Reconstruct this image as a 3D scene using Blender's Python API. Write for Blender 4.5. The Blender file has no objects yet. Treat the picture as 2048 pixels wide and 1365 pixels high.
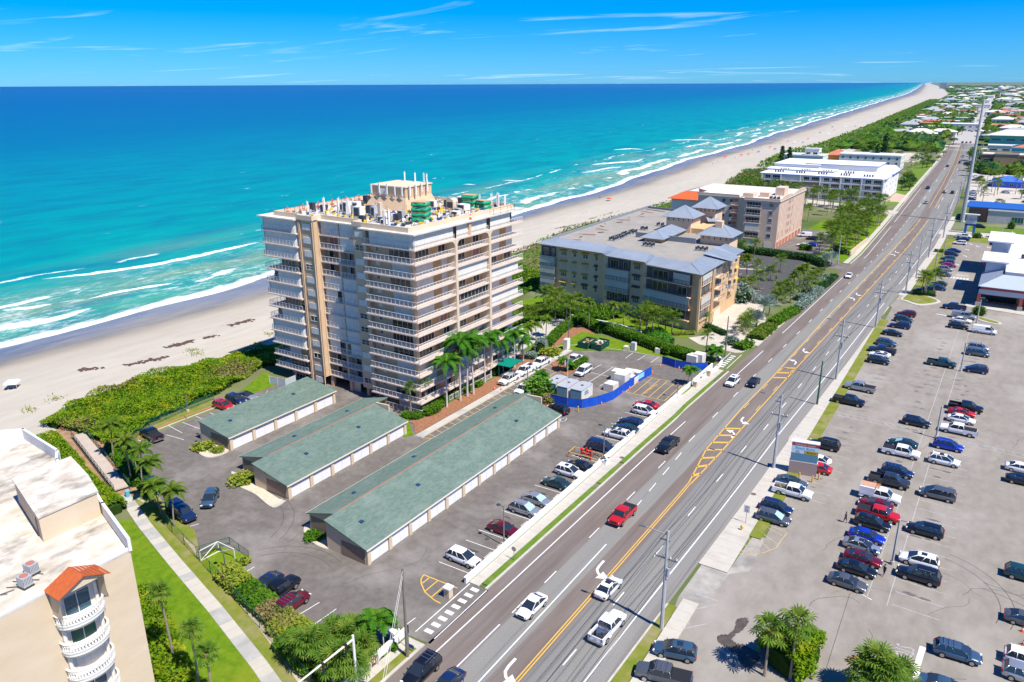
import bpy,math,random
from math import sin,cos,tan,atan2,radians,pi,sqrt,hypot,floor
from mathutils import Vector,Matrix,Quaternion
random.seed(7)
SC=bpy.context.scene
COL=SC.collection
cd=bpy.data.cameras.new('camera')
cam=bpy.data.objects.new('camera',cd)
COL.objects.link(cam)
cd.sensor_width=36.0
cd.lens=27.07
cd.clip_start=0.5
cd.clip_end=90000
cam.matrix_world=(Matrix.Translation((0,0,60.0))@Matrix.Rotation(radians(32.97),4,'Z')@Matrix.Rotation(radians(90-18.49),4,'X')@Matrix.Rotation(radians(-0.26),4,'Z'))
SC.camera=cam
SUN_AZ=radians(-12.0)
SUN_EL=radians(58.0)
W=bpy.data.worlds.new('World')
SC.world=W
W.use_nodes=True
nt=W.node_tree
nt.nodes.clear()
wo=nt.nodes.new('ShaderNodeOutputWorld')
bg=nt.nodes.new('ShaderNodeBackground')
sky=nt.nodes.new('ShaderNodeTexSky')
sky.sky_type='NISHITA'
sky.sun_disc=False
sky.sun_elevation=SUN_EL
sky.sun_rotation=radians(90)-SUN_AZ
sky.air_density=1.0
sky.dust_density=0.0
sky.ozone_density=4.0
sky.altitude=60
hs=nt.nodes.new('ShaderNodeHueSaturation')
hs.inputs['Saturation'].default_value=1.15
hs.inputs['Value'].default_value=1.0
tnt=nt.nodes.new('ShaderNodeMix');tnt.data_type='RGBA';tnt.blend_type='MULTIPLY';tnt.inputs[0].default_value=1.0
tnt.inputs[7].default_value=(0.26,0.62,1.22,1)
nt.links.new(sky.outputs[0],tnt.inputs[6])
nt.links.new(tnt.outputs[2],hs.inputs['Color'])
tc=nt.nodes.new('ShaderNodeTexCoord')
sep=nt.nodes.new('ShaderNodeSeparateXYZ')
nt.links.new(tc.outputs['Generated'],sep.inputs[0])
def wm(op,a,b=None,c=None):
 n=nt.nodes.new('ShaderNodeMath');n.operation=op
 for i,v in enumerate((a,b,c)):
  if v is None:continue
  if isinstance(v,(int,float)):n.inputs[i].default_value=v
  else:nt.links.new(v,n.inputs[i])
 return n.outputs[0]
zc=wm('ADD',wm('MAXIMUM',sep.outputs[2],0.0),0.04)
cx=wm('DIVIDE',sep.outputs[0],zc)
cy=wm('DIVIDE',sep.outputs[1],zc)
cmb=nt.nodes.new('ShaderNodeCombineXYZ')
nt.links.new(cx,cmb.inputs[0]);nt.links.new(cy,cmb.inputs[1])
mpn=nt.nodes.new('ShaderNodeMapping')
mpn.inputs['Rotation'].default_value=(0,0,radians(112))
mpn.inputs['Scale'].default_value=(0.20,0.50,1)
mpn.inputs['Location'].default_value=(5.3,2.2,0)
nt.links.new(cmb.outputs[0],mpn.inputs[0])
nz=nt.nodes.new('ShaderNodeTexNoise')
nz.inputs['Scale'].default_value=1.0;nz.inputs['Detail'].default_value=7
nz.inputs['Roughness'].default_value=0.55;nz.inputs['Distortion'].default_value=1.7
nt.links.new(mpn.outputs[0],nz.inputs['Vector'])
cr=nt.nodes.new('ShaderNodeValToRGB')
cr.color_ramp.elements[0].position=0.60;cr.color_ramp.elements[0].color=(0,0,0,1)
cr.color_ramp.elements[1].position=0.84;cr.color_ramp.elements[1].color=(0.75,0.75,0.75,1)
nt.links.new(nz.outputs[0],cr.inputs[0])
mx=nt.nodes.new('ShaderNodeMix');mx.data_type='RGBA'
mx.inputs[7].default_value=(6.0,8.4,10.5,1)
nt.links.new(hs.outputs[0],mx.inputs[6])
nt.links.new(cr.outputs[0],mx.inputs[0])
nt.links.new(mx.outputs[2],bg.inputs[0])
bg.inputs[1].default_value=0.085
nt.links.new(bg.outputs[0],wo.inputs[0])
sd=bpy.data.lights.new('sun','SUN')
sd.energy=4.7
sd.angle=radians(0.53)
sd.color=(1.0,0.955,0.88)
sun=bpy.data.objects.new('sun',sd)
COL.objects.link(sun)
sdir=Vector((cos(SUN_EL)*cos(SUN_AZ),cos(SUN_EL)*sin(SUN_AZ),sin(SUN_EL)))
sun.rotation_euler=sdir.to_track_quat('Z','Y').to_euler()
sun.location=(40,0,120)
SC.view_settings.view_transform='Standard'
SC.view_settings.look='None'
SC.view_settings.exposure=0.6
SC.view_settings.gamma=1.0
SC.view_settings.use_curve_mapping=False
MC={}
def mat(name,col,col2=None,sc=1.0,rough=0.8,spec=0.3,metal=0.0,bump=0.0,bsc=None,lo=0.35,hi=0.65,stretch=None,detail=5,col3=None,sc3=0.08,amt3=0.6):
 if name in MC:return MC[name]
 m=bpy.data.materials.new(name);m.use_nodes=True
 n=m.node_tree.nodes;L=m.node_tree.links
 b=n['Principled BSDF']
 b.inputs['Roughness'].default_value=rough
 b.inputs['Metallic'].default_value=metal
 b.inputs['Specular IOR Level'].default_value=spec
 b.inputs['Base Color'].default_value=(*col,1)
 m.diffuse_color=(*col,1)
 src=None
 def vec():
  g=n.new('ShaderNodeNewGeometry');o=g.outputs['Position']
  if stretch:
   mp=n.new('ShaderNodeMapping');mp.inputs['Scale'].default_value=stretch
   L.new(o,mp.inputs[0]);o=mp.outputs[0]
  return o
 if col2 or bump or col3:src=vec()
 def noise(s,d=detail):
  t=n.new('ShaderNodeTexNoise');t.inputs['Scale'].default_value=s;t.inputs['Detail'].default_value=d
  t.inputs['Roughness'].default_value=0.62
  L.new(src,t.inputs['Vector']);return t.outputs[0]
 out=None
 if col2:
  r=n.new('ShaderNodeValToRGB')
  r.color_ramp.elements[0].position=lo;r.color_ramp.elements[0].color=(*col,1)
  r.color_ramp.elements[1].position=hi;r.color_ramp.elements[1].color=(*col2,1)
  L.new(noise(sc),r.inputs[0]);out=r.outputs[0]
 if col3:
  r3=n.new('ShaderNodeValToRGB')
  r3.color_ramp.elements[0].position=0.5;r3.color_ramp.elements[0].color=(0,0,0,1)
  r3.color_ramp.elements[1].position=0.68;r3.color_ramp.elements[1].color=(amt3,)*3+(1,)
  L.new(noise(sc3,6),r3.inputs[0])
  x=n.new('ShaderNodeMix');x.data_type='RGBA'
  if out:L.new(out,x.inputs[6])
  else:x.inputs[6].default_value=(*col,1)
  x.inputs[7].default_value=(*col3,1)
  L.new(r3.outputs[0],x.inputs[0]);out=x.outputs[2]
 if out:L.new(out,b.inputs['Base Color'])
 if bump:
  bp=n.new('ShaderNodeBump');bp.inputs['Strength'].default_value=min(1,bump);bp.inputs['Distance'].default_value=0.05
  L.new(noise(bsc or sc*3),bp.inputs['Height']);L.new(bp.outputs[0],b.inputs['Normal'])
 MC[name]=m
 return m
def leafmat(name,a,b,c,sc=0.6,trans=0.25):
 """foliage: per-place mix of three leaf colours, matte with a little light passing through"""
 if name in MC:return MC[name]
 m=mat(name,a,b,sc=sc,rough=0.55,spec=0.25,col3=c,sc3=sc*0.35,amt3=0.8,lo=0.4,hi=0.6)
 bs=m.node_tree.nodes['Principled BSDF'];bs.inputs['Specular IOR Level'].default_value=0.12
 tr=m.node_tree.nodes.new('ShaderNodeBsdfTranslucent')
 ms=m.node_tree.nodes.new('ShaderNodeMixShader');ms.inputs[0].default_value=trans
 ot=m.node_tree.nodes['Material Output']
 cl=bs.inputs['Base Color'].links[0].from_socket
 m.node_tree.links.new(cl,tr.inputs[0])
 m.node_tree.links.new(bs.outputs[0],ms.inputs[1]);m.node_tree.links.new(tr.outputs[0],ms.inputs[2])
 m.node_tree.links.new(ms.outputs[0],ot.inputs[0])
 return m
class MB:
 def __init__(s):s.v=[];s.f=[];s.m=[];s.uv=None
 def face(s,pts,mi=0):
  k=len(s.v);s.v.extend(tuple(p)for p in pts);s.f.append(tuple(range(k,k+len(pts))));s.m.append(mi)
 def box(s,x0,y0,z0,x1,y1,z1,mi=0):
  k=len(s.v)
  s.v+=[(x0,y0,z0),(x1,y0,z0),(x1,y1,z0),(x0,y1,z0),(x0,y0,z1),(x1,y0,z1),(x1,y1,z1),(x0,y1,z1)]
  for f in((3,2,1,0),(4,5,6,7),(0,1,5,4),(1,2,6,5),(2,3,7,6),(3,0,4,7)):
   s.f.append(tuple(k+i for i in f));s.m.append(mi)
  return s
 def cbox(s,cx,cy,cz,sx,sy,sz,rz=0,mi=0,rx=0):
  """box centred at c with full sizes, turned by rz about the vertical"""
  k=len(s.v);c,n=cos(rz),sin(rz);c2,n2=cos(rx),sin(rx)
  for z in(-1,1):
   for(a,b)in((-1,-1),(1,-1),(1,1),(-1,1)):
    x,y,zz=a*sx/2,b*sy/2,z*sz/2
    x,zz=x*c2+zz*n2,-x*n2+zz*c2
    s.v.append((cx+x*c-y*n,cy+x*n+y*c,cz+zz))
  for f in((3,2,1,0),(4,5,6,7),(0,1,5,4),(1,2,6,5),(2,3,7,6),(3,0,4,7)):
   s.f.append(tuple(k+i for i in f));s.m.append(mi)
  return s
 def prism(s,pts,z0,z1,mi=0,mtop=None):
  """vertical prism over a plan polygon (anticlockwise)"""
  n=len(pts);k=len(s.v)
  a=sum(pts[i][0]*pts[(i+1)%n][1]-pts[(i+1)%n][0]*pts[i][1]for i in range(n))
  if a<0:pts=list(reversed(pts))
  zz0=z0 if isinstance(z0,(list,tuple))else[z0]*n
  s.v+=[(p[0],p[1],zz0[i])for i,p in enumerate(pts)]+[(p[0],p[1],z1)for p in pts]
  for i in range(n):
   j=(i+1)%n;s.f.append((k+i,k+j,k+n+j,k+n+i));s.m.append(mi)
  s.f.append(tuple(k+n+i for i in range(n)));s.m.append(mi if mtop is None else mtop)
  s.f.append(tuple(k+i for i in reversed(range(n))));s.m.append(mi)
  return s
 def sheet(s,pts,z,mi=0):
  n=len(pts)
  a=sum(pts[i][0]*pts[(i+1)%n][1]-pts[(i+1)%n][0]*pts[i][1]for i in range(n))
  if a<0:pts=list(reversed(pts))
  s.face([(p[0],p[1],z)for p in pts],mi);return s
 def tube(s,p0,p1,r0,r1=None,n=6,mi=0,cap=True):
  r1=r0 if r1 is None else r1
  p0,p1=Vector(p0),Vector(p1);d=(p1-p0)
  if d.length<1e-6:return s
  d.normalize();u=d.orthogonal().normalized();w=d.cross(u);k=len(s.v)
  for p,r in((p0,r0),(p1,r1)):
   for i in range(n):
    a=2*pi*i/n;s.v.append(tuple(p+(u*cos(a)+w*sin(a))*r))
  for i in range(n):
   j=(i+1)%n;s.f.append((k+i,k+j,k+n+j,k+n+i));s.m.append(mi)
  if cap:
   s.f.append(tuple(k+n+i for i in range(n)));s.m.append(mi)
   s.f.append(tuple(k+i for i in reversed(range(n))));s.m.append(mi)
  return s
 def path(s,pts,rs,n=6,mi=0):
  for i in range(len(pts)-1):
   s.tube(pts[i],pts[i+1],rs[i],rs[i+1],n,mi,cap=(i==len(pts)-2 or i==0))
  return s
 def lathe(s,prof,cx=0,cy=0,cz=0,n=10,mi=0):
  k=len(s.v)
  for r,z in prof:
   for i in range(n):
    a=2*pi*i/n;s.v.append((cx+r*cos(a),cy+r*sin(a),cz+z))
  for q in range(len(prof)-1):
   for i in range(n):
    j=(i+1)%n
    s.f.append((k+q*n+i,k+q*n+j,k+(q+1)*n+j,k+(q+1)*n+i));s.m.append(mi)
  s.f.append(tuple(k+i for i in reversed(range(n))));s.m.append(mi)
  s.f.append(tuple(k+(len(prof)-1)*n+i for i in range(n)));s.m.append(mi)
  return s
 def strip(s,pts,w,z,mi=0):
  """flat line of width w along a plan polyline"""
  L=[]
  n=len(pts)
  for i in range(n):
   a=pts[max(0,i-1)];b=pts[min(n-1,i+1)]
   dx,dy=b[0]-a[0],b[1]-a[1];l=hypot(dx,dy)or 1
   L.append((-dy/l*w/2,dx/l*w/2))
  for i in range(n-1):
   p,q=pts[i],pts[i+1]
   s.face([(p[0]-L[i][0],p[1]-L[i][1],z),(q[0]-L[i+1][0],q[1]-L[i+1][1],z),(q[0]+L[i+1][0],q[1]+L[i+1][1],z),(p[0]+L[i][0],p[1]+L[i][1],z)],mi)
  return s
 def wall(s,pts,w,z0,z1,mi=0):
  for i in range(len(pts)-1):
   (ax,ay),(bx,by)=pts[i][:2],pts[i+1][:2]
   l=hypot(bx-ax,by-ay)
   s.cbox((ax+bx)/2,(ay+by)/2,(z0+z1)/2,l+w*0.98,w,z1-z0,atan2(by-ay,bx-ax),mi)
  return s
 def mesh(s,name,mats,smooth=False):
  me=bpy.data.meshes.new(name)
  me.from_pydata(s.v,[],s.f)
  for m in(mats if isinstance(mats,(list,tuple))else[mats]):me.materials.append(m)
  if any(s.m):me.polygons.foreach_set('material_index',s.m)
  if smooth:me.polygons.foreach_set('use_smooth',[True]*len(s.f))
  me.update()
  return me
 def build(s,name,mats,parent=None,loc=None,rz=0,smooth=False):
  return obj(name,s.mesh(name,mats,smooth),parent,loc,rz)
def obj(name,me,parent=None,loc=None,rz=0):
 o=bpy.data.objects.new(name,me);COL.objects.link(o)
 if parent:o.parent=parent
 if loc:o.location=loc
 if rz:o.rotation_euler=(0,0,rz)
 return o
def tag(o,label,cat,group=None):
 o['label']=label;o['category']=cat
 if group:o['group']=group
 return o
def thing(name,label,cat,loc=(0,0,0),rz=0,group=None):
 o=obj(name,None,None,loc,rz)
 return tag(o,label,cat,group)
def struct(o):o['kind']='structure';return o
def stuff(o):o['kind']='stuff';return o
def kids(o):return KIDS.get(o.name,())
def copy_tree(o,parent=None,**k):
 c=o.copy();COL.objects.link(c)
 if parent:c.parent=parent
 for ch in o.children:copy_tree(ch,c)
 return c
def pick(o,loc,rz=0,label=None,group=None,s=None):
 o.location=loc;o.rotation_euler=(0,0,rz)
 if label:o['label']=label
 if group:o['group']=group
 if s:o.scale=(s,s,s)if isinstance(s,(int,float))else s
 return o
NTH=['first','second','third','fourth','fifth','sixth','seventh','eighth','ninth','tenth','eleventh','twelfth','thirteenth','fourteenth','fifteenth','sixteenth','seventeenth','eighteenth','nineteenth','twentieth']
def side(p):
 c,s=cos(radians(32.97)),sin(radians(32.97))
 return(p[0]*c+p[1]*s)/max(1.0,(-p[0]*s+p[1]*c))
def rank(things,what,group=None,by=None,order='from the left'):
 """things alike: each label tells its place in its row"""
 L=sorted(things,key=by or(lambda o:side(o.location)))
 for i,o in enumerate(L):
  n=NTH[i]if i<20 else('twenty-'+NTH[i-20]if i<29 else 'thirty-'+NTH[i-30]if i<39 else 'a')
  w=what
  if len(L)>1:w=what+(', leftmost one' if(i==0 and order=='from the left')else(', rightmost one' if(i==len(L)-1 and order=='from the left')else ', %s %s'%(n,order)))
  o['label']=w
  if group:o['group']=group
def loft(secs,closed_ends=True):
 mb=MB();n=len(secs[0])
 for r in secs:mb.v.extend(r)
 for i in range(len(secs)-1):
  for j in range(n):
   k=(j+1)%n;mb.f.append((i*n+j,(i+1)*n+j,(i+1)*n+k,i*n+k));mb.m.append(0)
 if closed_ends:
  mb.f.append(tuple(range(n)));mb.m.append(0);mb.f.append(tuple(reversed(range((len(secs)-1)*n,len(secs)*n))));mb.m.append(0)
 return mb
# ================= setting materials =================
M_land=mat('land',(0.075,0.12,0.03),(0.17,0.17,0.075),sc=0.02,rough=0.95,spec=0.1,col3=(0.30,0.28,0.21),sc3=0.012,amt3=0.9)
M_asph=mat('asphalt_dark',(0.125,0.110,0.094),(0.165,0.146,0.128),sc=0.9,rough=0.9,spec=0.2,bump=0.3,bsc=9,col3=(0.26,0.235,0.21),sc3=0.11,amt3=0.75)
M_asph2=mat('asphalt_light',(0.225,0.198,0.165),(0.275,0.248,0.208),sc=0.55,rough=0.92,spec=0.15,bump=0.3,bsc=9,col3=(0.35,0.32,0.28),sc3=0.06,amt3=0.75,stretch=(1,0.55,1))
M_asph3=mat('asphalt_new',(0.06,0.06,0.065),(0.09,0.088,0.088),sc=0.9,rough=0.9,spec=0.2)
M_conc=mat('concrete',(0.42,0.385,0.325),(0.50,0.46,0.395),sc=0.5,rough=0.9,spec=0.2,bump=0.2,bsc=6)
M_conc2=mat('concrete_grey',(0.34,0.33,0.30),(0.42,0.405,0.37),sc=0.4,rough=0.9,spec=0.2,bump=0.2,bsc=6,col3=(0.27,0.26,0.235),sc3=0.3)
M_kerb=mat('kerb_concrete',(0.50,0.47,0.41),(0.42,0.39,0.33),sc=0.7,rough=0.9)
M_white=mat('paint_white',(0.72,0.72,0.70),(0.60,0.60,0.58),sc=2.5,rough=0.6)
M_faded=mat('paint_faded',(0.44,0.43,0.41),(0.30,0.28,0.26),sc=1.6,rough=0.8)
M_yel=mat('paint_yellow',(0.72,0.42,0.06),(0.60,0.35,0.07),sc=2.0,rough=0.6)
M_yelf=mat('paint_yellow_faded',(0.55,0.40,0.16),(0.40,0.31,0.18),sc=1.5,rough=0.7)
M_grass=mat('grass_lush',(0.085,0.165,0.008),(0.14,0.225,0.012),sc=0.9,rough=0.9,spec=0.03,bump=0.6,bsc=14,col3=(0.20,0.23,0.02),sc3=0.14,amt3=0.8)
M_grass2=mat('grass_dry',(0.13,0.18,0.015),(0.21,0.205,0.045),sc=0.6,rough=0.95,spec=0.1,bump=0.6,bsc=12,col3=(0.29,0.235,0.13),sc3=0.25,amt3=0.75)
M_mulch=mat('mulch',(0.23,0.095,0.045),(0.33,0.16,0.085),sc=2.2,rough=0.95,bump=0.7,bsc=14)
M_dirt=mat('sandy_soil',(0.36,0.30,0.21),(0.46,0.40,0.30),sc=0.8,rough=0.95)
M_pav=mat('paving_tan',(0.45,0.40,0.32),(0.54,0.485,0.40),sc=0.3,rough=0.9,col3=(0.36,0.32,0.26),sc3=0.2)
M_wall=mat('white_wall',(0.78,0.775,0.75),(0.70,0.69,0.66),sc=0.5,rough=0.75)
def P2(*a):return list(a)
SHORE=[(-201,-400),(-203,0),(-203.5,60),(-204.6,82.3),(-205.5,94.9),(-206.2,115),(-207.0,130),(-208.6,150),(-210.5,172),(-210.5,205),(-207,260),(-206,327),(-208.4,357.6),(-216.1,434),(-226.8,536),(-237.1,669.5),(-252.5,869),(-288,1241),(-346,1949),(-466,3402),(-560,4600),(-821,7272),(-1544,14372),(-3200,30000),(-6000,60000)]
DUNE=[(-140,-400),(-143,0),(-145,50),(-147,62),(-151.5,81),(-149.5,93.4),(-147.6,109),(-145.4,117),(-140,140),(-141,170),(-146,200),(-155,249),(-161.8,303),(-158.3,321),(-155,388),(-153,477),(-172,640),(-177.9,706),(-174,841),(-186,1135),(-228,1834),(-304,3152),(-390,4600),(-621,7045),(-1344,14372),(-3000,30000),(-5800,60000)]
def xat(line,y):
 for i in range(len(line)-1):
  if line[i][1]<=y<=line[i+1][1]:
   t=(y-line[i][1])/(line[i+1][1]-line[i][1]);return line[i][0]*(1-t)+line[i+1][0]*t
 return line[-1][0]
YS=[-400,-200,-60]+list(range(0,480,8))+list(range(480,1300,20))+list(range(1300,3000,60))+[3000,3300,3700,4200,4800,5600,6500,7500,9000,11000,14000,20000,30000,60000]
def wob(y):return 1.5*sin(y*0.045+1)+0.9*sin(y*0.12+2.4)+(2.2*sin(y*0.017)if y>220 else 0)
def ribbon(name,fx,cols,zf,m):
 """a sheet with rows along the shore and columns across; the UV's first coordinate holds metres across"""
 V,F,U=[],[],[]
 nc=len(cols)
 for y in YS:
  for c in cols:
   V.append((fx(y,c),y,zf(c)));U.append(c)
 for i in range(len(YS)-1):
  for j in range(nc-1):
   a=i*nc+j
   F.append((a,a+1,a+nc+1,a+nc))
 me=bpy.data.meshes.new(name);me.from_pydata(V,[],F)
 uv=me.uv_layers.new(name='across')
 li=[0]*len(me.loops);me.loops.foreach_get('vertex_index',li)
 uv.data.foreach_set('uv',[w for v in li for w in(U[v]/1000.0,V[v][1]/1000.0)])
 me.materials.append(m);me.update()
 if me.polygons[0].normal.z<0:
  me.flip_normals()
 return obj(name,me)
def nodes_for(name):
 m=bpy.data.materials.new(name);m.use_nodes=True
 n=m.node_tree.nodes;L=m.node_tree.links;b=n['Principled BSDF']
 def math_(op,a,bb=None,c=None,clamp=False):
  q=n.new('ShaderNodeMath');q.operation=op;q.use_clamp=clamp
  for i,v in enumerate((a,bb,c)):
   if v is None:continue
   if isinstance(v,(int,float)):q.inputs[i].default_value=v
   else:L.new(v,q.inputs[i])
  return q.outputs[0]
 def ramp(src,els,interp='LINEAR'):
  r=n.new('ShaderNodeValToRGB');r.color_ramp.interpolation=interp
  while len(r.color_ramp.elements)<len(els):r.color_ramp.elements.new(0.5)
  for e,(p,c)in zip(r.color_ramp.elements,els):
   e.position=p;e.color=(*c,1)if len(c)==3 else c
  L.new(src,r.inputs[0]);return r.outputs[0]
 def noise(scale,vec=None,st=None,detail=5,rough=0.6,dist=0):
  t=n.new('ShaderNodeTexNoise');t.inputs['Scale'].default_value=scale;t.inputs['Detail'].default_value=detail
  t.inputs['Roughness'].default_value=rough;t.inputs['Distortion'].default_value=dist
  if vec is None:vec=n.new('ShaderNodeNewGeometry').outputs['Position']
  if st:
   mp=n.new('ShaderNodeMapping');mp.inputs['Scale'].default_value=st;L.new(vec,mp.inputs[0]);vec=mp.outputs[0]
  L.new(vec,t.inputs['Vector']);return t.outputs[0]
 def mix(f,a,bb):
  x=n.new('ShaderNodeMix');x.data_type='RGBA'
  for i,v in((0,f),(6,a),(7,bb)):
   if isinstance(v,(int,float)):x.inputs[i].default_value=v
   elif isinstance(v,tuple):x.inputs[i].default_value=(*v,1)
   else:L.new(v,x.inputs[i])
  return x.outputs[2]
 return m,n,L,b,math_,ramp,noise,mix
m,n,L,b,ma,ramp,noise,mix=nodes_for('sea_water')
uvn=n.new('ShaderNodeUVMap');uvn.uv_map='across'
sx=n.new('ShaderNodeSeparateXYZ');L.new(uvn.outputs[0],sx.inputs[0])
dist=ma('MULTIPLY',sx.outputs[0],1000.0)
n1=noise(0.02,st=(1,0.5,1),detail=4)
dw=ma('ADD',dist,ma('MULTIPLY',ma('SUBTRACT',n1,0.5),34.0))
dd=ma('ADD',dist,ma('MULTIPLY',ma('SUBTRACT',noise(0.008,st=(1,0.4,1),detail=4),0.5),ma('MULTIPLY',dist,0.9)))
base=ramp(ma('DIVIDE',ma('LOGARITHM',ma('MAXIMUM',dd,1.0),10.0),4.6),[(0.0,(0.20,0.33,0.25)),(0.22,(0.07,0.29,0.19)),(0.33,(0.02,0.28,0.22)),(0.44,(0.0,0.26,0.245)),(0.56,(0.0,0.20,0.25)),(0.635,(0.0,0.12,0.245)),(0.74,(0.0,0.085,0.25)),(0.90,(0.0,0.065,0.23))])
mott=noise(0.06,st=(1,0.35,1),detail=6)
base=mix(ma('MULTIPLY',ramp(mott,[(0.42,(0,0,0)),(0.66,(1,1,1))]),0.6),base,(0.003,0.12,0.20))
stir=ma('MULTIPLY',ramp(noise(0.035,st=(1,0.25,1)),[(0.46,(0,0,0)),(0.62,(1,1,1))]),ramp(ma('DIVIDE',dist,100.0),[(0.0,(0.8,0.8,0.8)),(0.5,(0.8,0.8,0.8)),(0.95,(0,0,0))]))
base=mix(stir,base,(0.15,0.27,0.17))
def band(c,w):
 return ma('SUBTRACT',1.0,ma('DIVIDE',ma('ABSOLUTE',ma('SUBTRACT',dw,c)),w),clamp=True)
fn=noise(0.42,st=(1,0.4,1),detail=9,rough=0.8)
fpatch=ramp(noise(0.022,st=(1,0.8,1),detail=3),[(0.42,(0,0,0)),(0.52,(1,1,1))])
edge=ma('SUBTRACT',1.0,ma('DIVIDE',ma('ABSOLUTE',ma('SUBTRACT',ma('ADD',dist,ma('MULTIPLY',ma('SUBTRACT',noise(0.05,detail=3),0.5),9.0)),5.0)),9.0),clamp=True)
bands=ma('MAXIMUM',ma('MULTIPLY',edge,1.05),ma('MULTIPLY',ma('MAXIMUM',ma('MAXIMUM',band(22,8),band(44,6.0)),ma('MULTIPLY',band(72,4),0.8)),fpatch))
fpre=ma('ADD',ma('MULTIPLY',bands,0.47),ma('MULTIPLY',fn,0.64))
foam=ramp(fpre,[(0.60,(0,0,0)),(0.74,(1,1,1))])
lace=ma('MULTIPLY',ramp(noise(0.35,st=(1,0.45,1),detail=9,rough=0.82),[(0.50,(0,0,0)),(0.60,(1,1,1))]),ma('MULTIPLY',ramp(ma('DIVIDE',dw,70.0),[(0.0,(1,1,1)),(0.22,(0.55,0.55,0.55)),(0.6,(0.6,0.6,0.6)),(0.9,(0,0,0))]),ma('ADD',0.35,ma('MULTIPLY',fpatch,0.65))))
caps=ma('MULTIPLY',ramp(noise(0.06,st=(1.5,0.6,1),detail=7,rough=0.8),[(0.655,(0,0,0)),(0.70,(1,1,1))]),ramp(ma('DIVIDE',dist,340.0),[(0.12,(0,0,0)),(0.2,(1,1,1)),(0.75,(0.8,0.8,0.8)),(1.0,(0,0,0))]))
foam=ma('MAXIMUM',ma('MAXIMUM',foam,ma('MULTIPLY',lace,0.75)),caps,clamp=True)
colr=mix(foam,base,(0.86,0.88,0.88))
L.new(colr,b.inputs['Base Color'])
b.inputs['Specular IOR Level'].default_value=0.10
L.new(ma('ADD',0.42,ma('MULTIPLY',foam,0.4)),b.inputs['Roughness'])
bp=n.new('ShaderNodeBump');bp.inputs['Strength'].default_value=1.0;bp.inputs['Distance'].default_value=0.9
L.new(ma('ADD',noise(0.22,st=(1,0.45,1),detail=6),ma('MULTIPLY',noise(0.03,st=(1,0.3,1),detail=3),1.5)),bp.inputs['Height']);L.new(bp.outputs[0],b.inputs['Normal'])
M_sea=m
SCOL=[0,4,8,13,20,30,42,56,75,100,150,250,400,700,1200,2200,4000,8000,20000,60000]
sea=struct(ribbon('sea',lambda y,c:xat(SHORE,y)+wob(y)+4-c,SCOL,lambda c:-2.0+(0 if c>8 else 0),M_sea))
M_foam=mat('foam',(0.85,0.87,0.87),(0.62,0.74,0.74),sc=0.9,rough=0.6,lo=0.4,hi=0.7)
def crest(pts,w,h):
 mb=MB();n_=len(pts)
 for i in range(n_-1):
  for t in range(6):
   pass
 sub=[]
 for i in range(n_-1):
  k=max(2,int(hypot(pts[i+1][0]-pts[i][0],pts[i+1][1]-pts[i][1])/2.2))
  for j in range(k):sub.append((pts[i][0]+(pts[i+1][0]-pts[i][0])*j/k,pts[i][1]+(pts[i+1][1]-pts[i][1])*j/k))
 sub.append(pts[-1]);N=len(sub);rows=[]
 for i,(x,y)in enumerate(sub):
  e=min(1.0,min(i,N-1-i)/(N*0.18+1));ww=w*e*random.uniform(0.55,1.15);hh=h*e*random.uniform(0.6,1.1)
  x+=random.uniform(-0.3,0.3)
  a=len(mb.v)
  mb.v+=[(x+ww*0.5,y,-2.04),(x+ww*0.25,y,-2.0+hh*0.8),(x,y,-2.0+hh),(x-ww*0.5,y,-2.04)]
  rows.append(a)
 for i in range(N-1):
  for j in range(3):
   mb.f.append((rows[i]+j,rows[i+1]+j,rows[i+1]+j+1,rows[i]+j+1));mb.m.append(0)
 return mb
for q,(pts,w,h)in enumerate([([(-271.26,126.10),(-264.17,138.97),(-258.48,157.92),(-257.9,178.4),(-259.1,193.1),(-260.0,209.3)],2.6,0.7),([(-233.22,120.58),(-232.69,130.77),(-228.22,147.23)],2.6,0.5),([(-241.33,100.00),(-237.81,105.93),(-236.47,111.89)],3.0,0.6),([(-289.7,562.6),(-279.7,587.5),(-268.4,614.0)],4.5,0.6),([(-338.0,704.4),(-327.9,724.3),(-311.0,719.9)],3,0.5),([(-339.7,855.8),(-323.0,874.6),(-293.7,881.6)],5,0.5),([(-302.7,408.3),(-293.6,410.7)],2.4,0.4),([(-292.7,439.7),(-278.4,444.9)],3,0.3)]):
 o=crest(pts,w,h).build('breaking_wave',M_foam,smooth=True);struct(o)
m,n,L,b,ma,ramp,noise,mix=nodes_for('beach_sand')
uvn=n.new('ShaderNodeUVMap');uvn.uv_map='across'
sx=n.new('ShaderNodeSeparateXYZ');L.new(uvn.outputs[0],sx.inputs[0])
u=ma('ADD',ma('MULTIPLY',sx.outputs[0],1000.0),ma('MULTIPLY',ma('SUBTRACT',noise(0.06,st=(1,0.4,1),detail=4),0.5),0.16))
cs=ramp(u,[(0.0,(0.105,0.12,0.165)),(0.17,(0.125,0.14,0.18)),(0.25,(0.16,0.155,0.155)),(0.31,(0.24,0.21,0.165)),(0.39,(0.42,0.365,0.285)),(0.6,(0.475,0.43,0.345)),(1.0,(0.47,0.425,0.34))])
trk=ramp(noise(0.4,st=(1,0.22,1),detail=8,rough=0.7),[(0.42,(0,0,0)),(0.66,(1,1,1))])
cs=mix(ma('MULTIPLY',trk,0.42),cs,(0.34,0.295,0.225))
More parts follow.
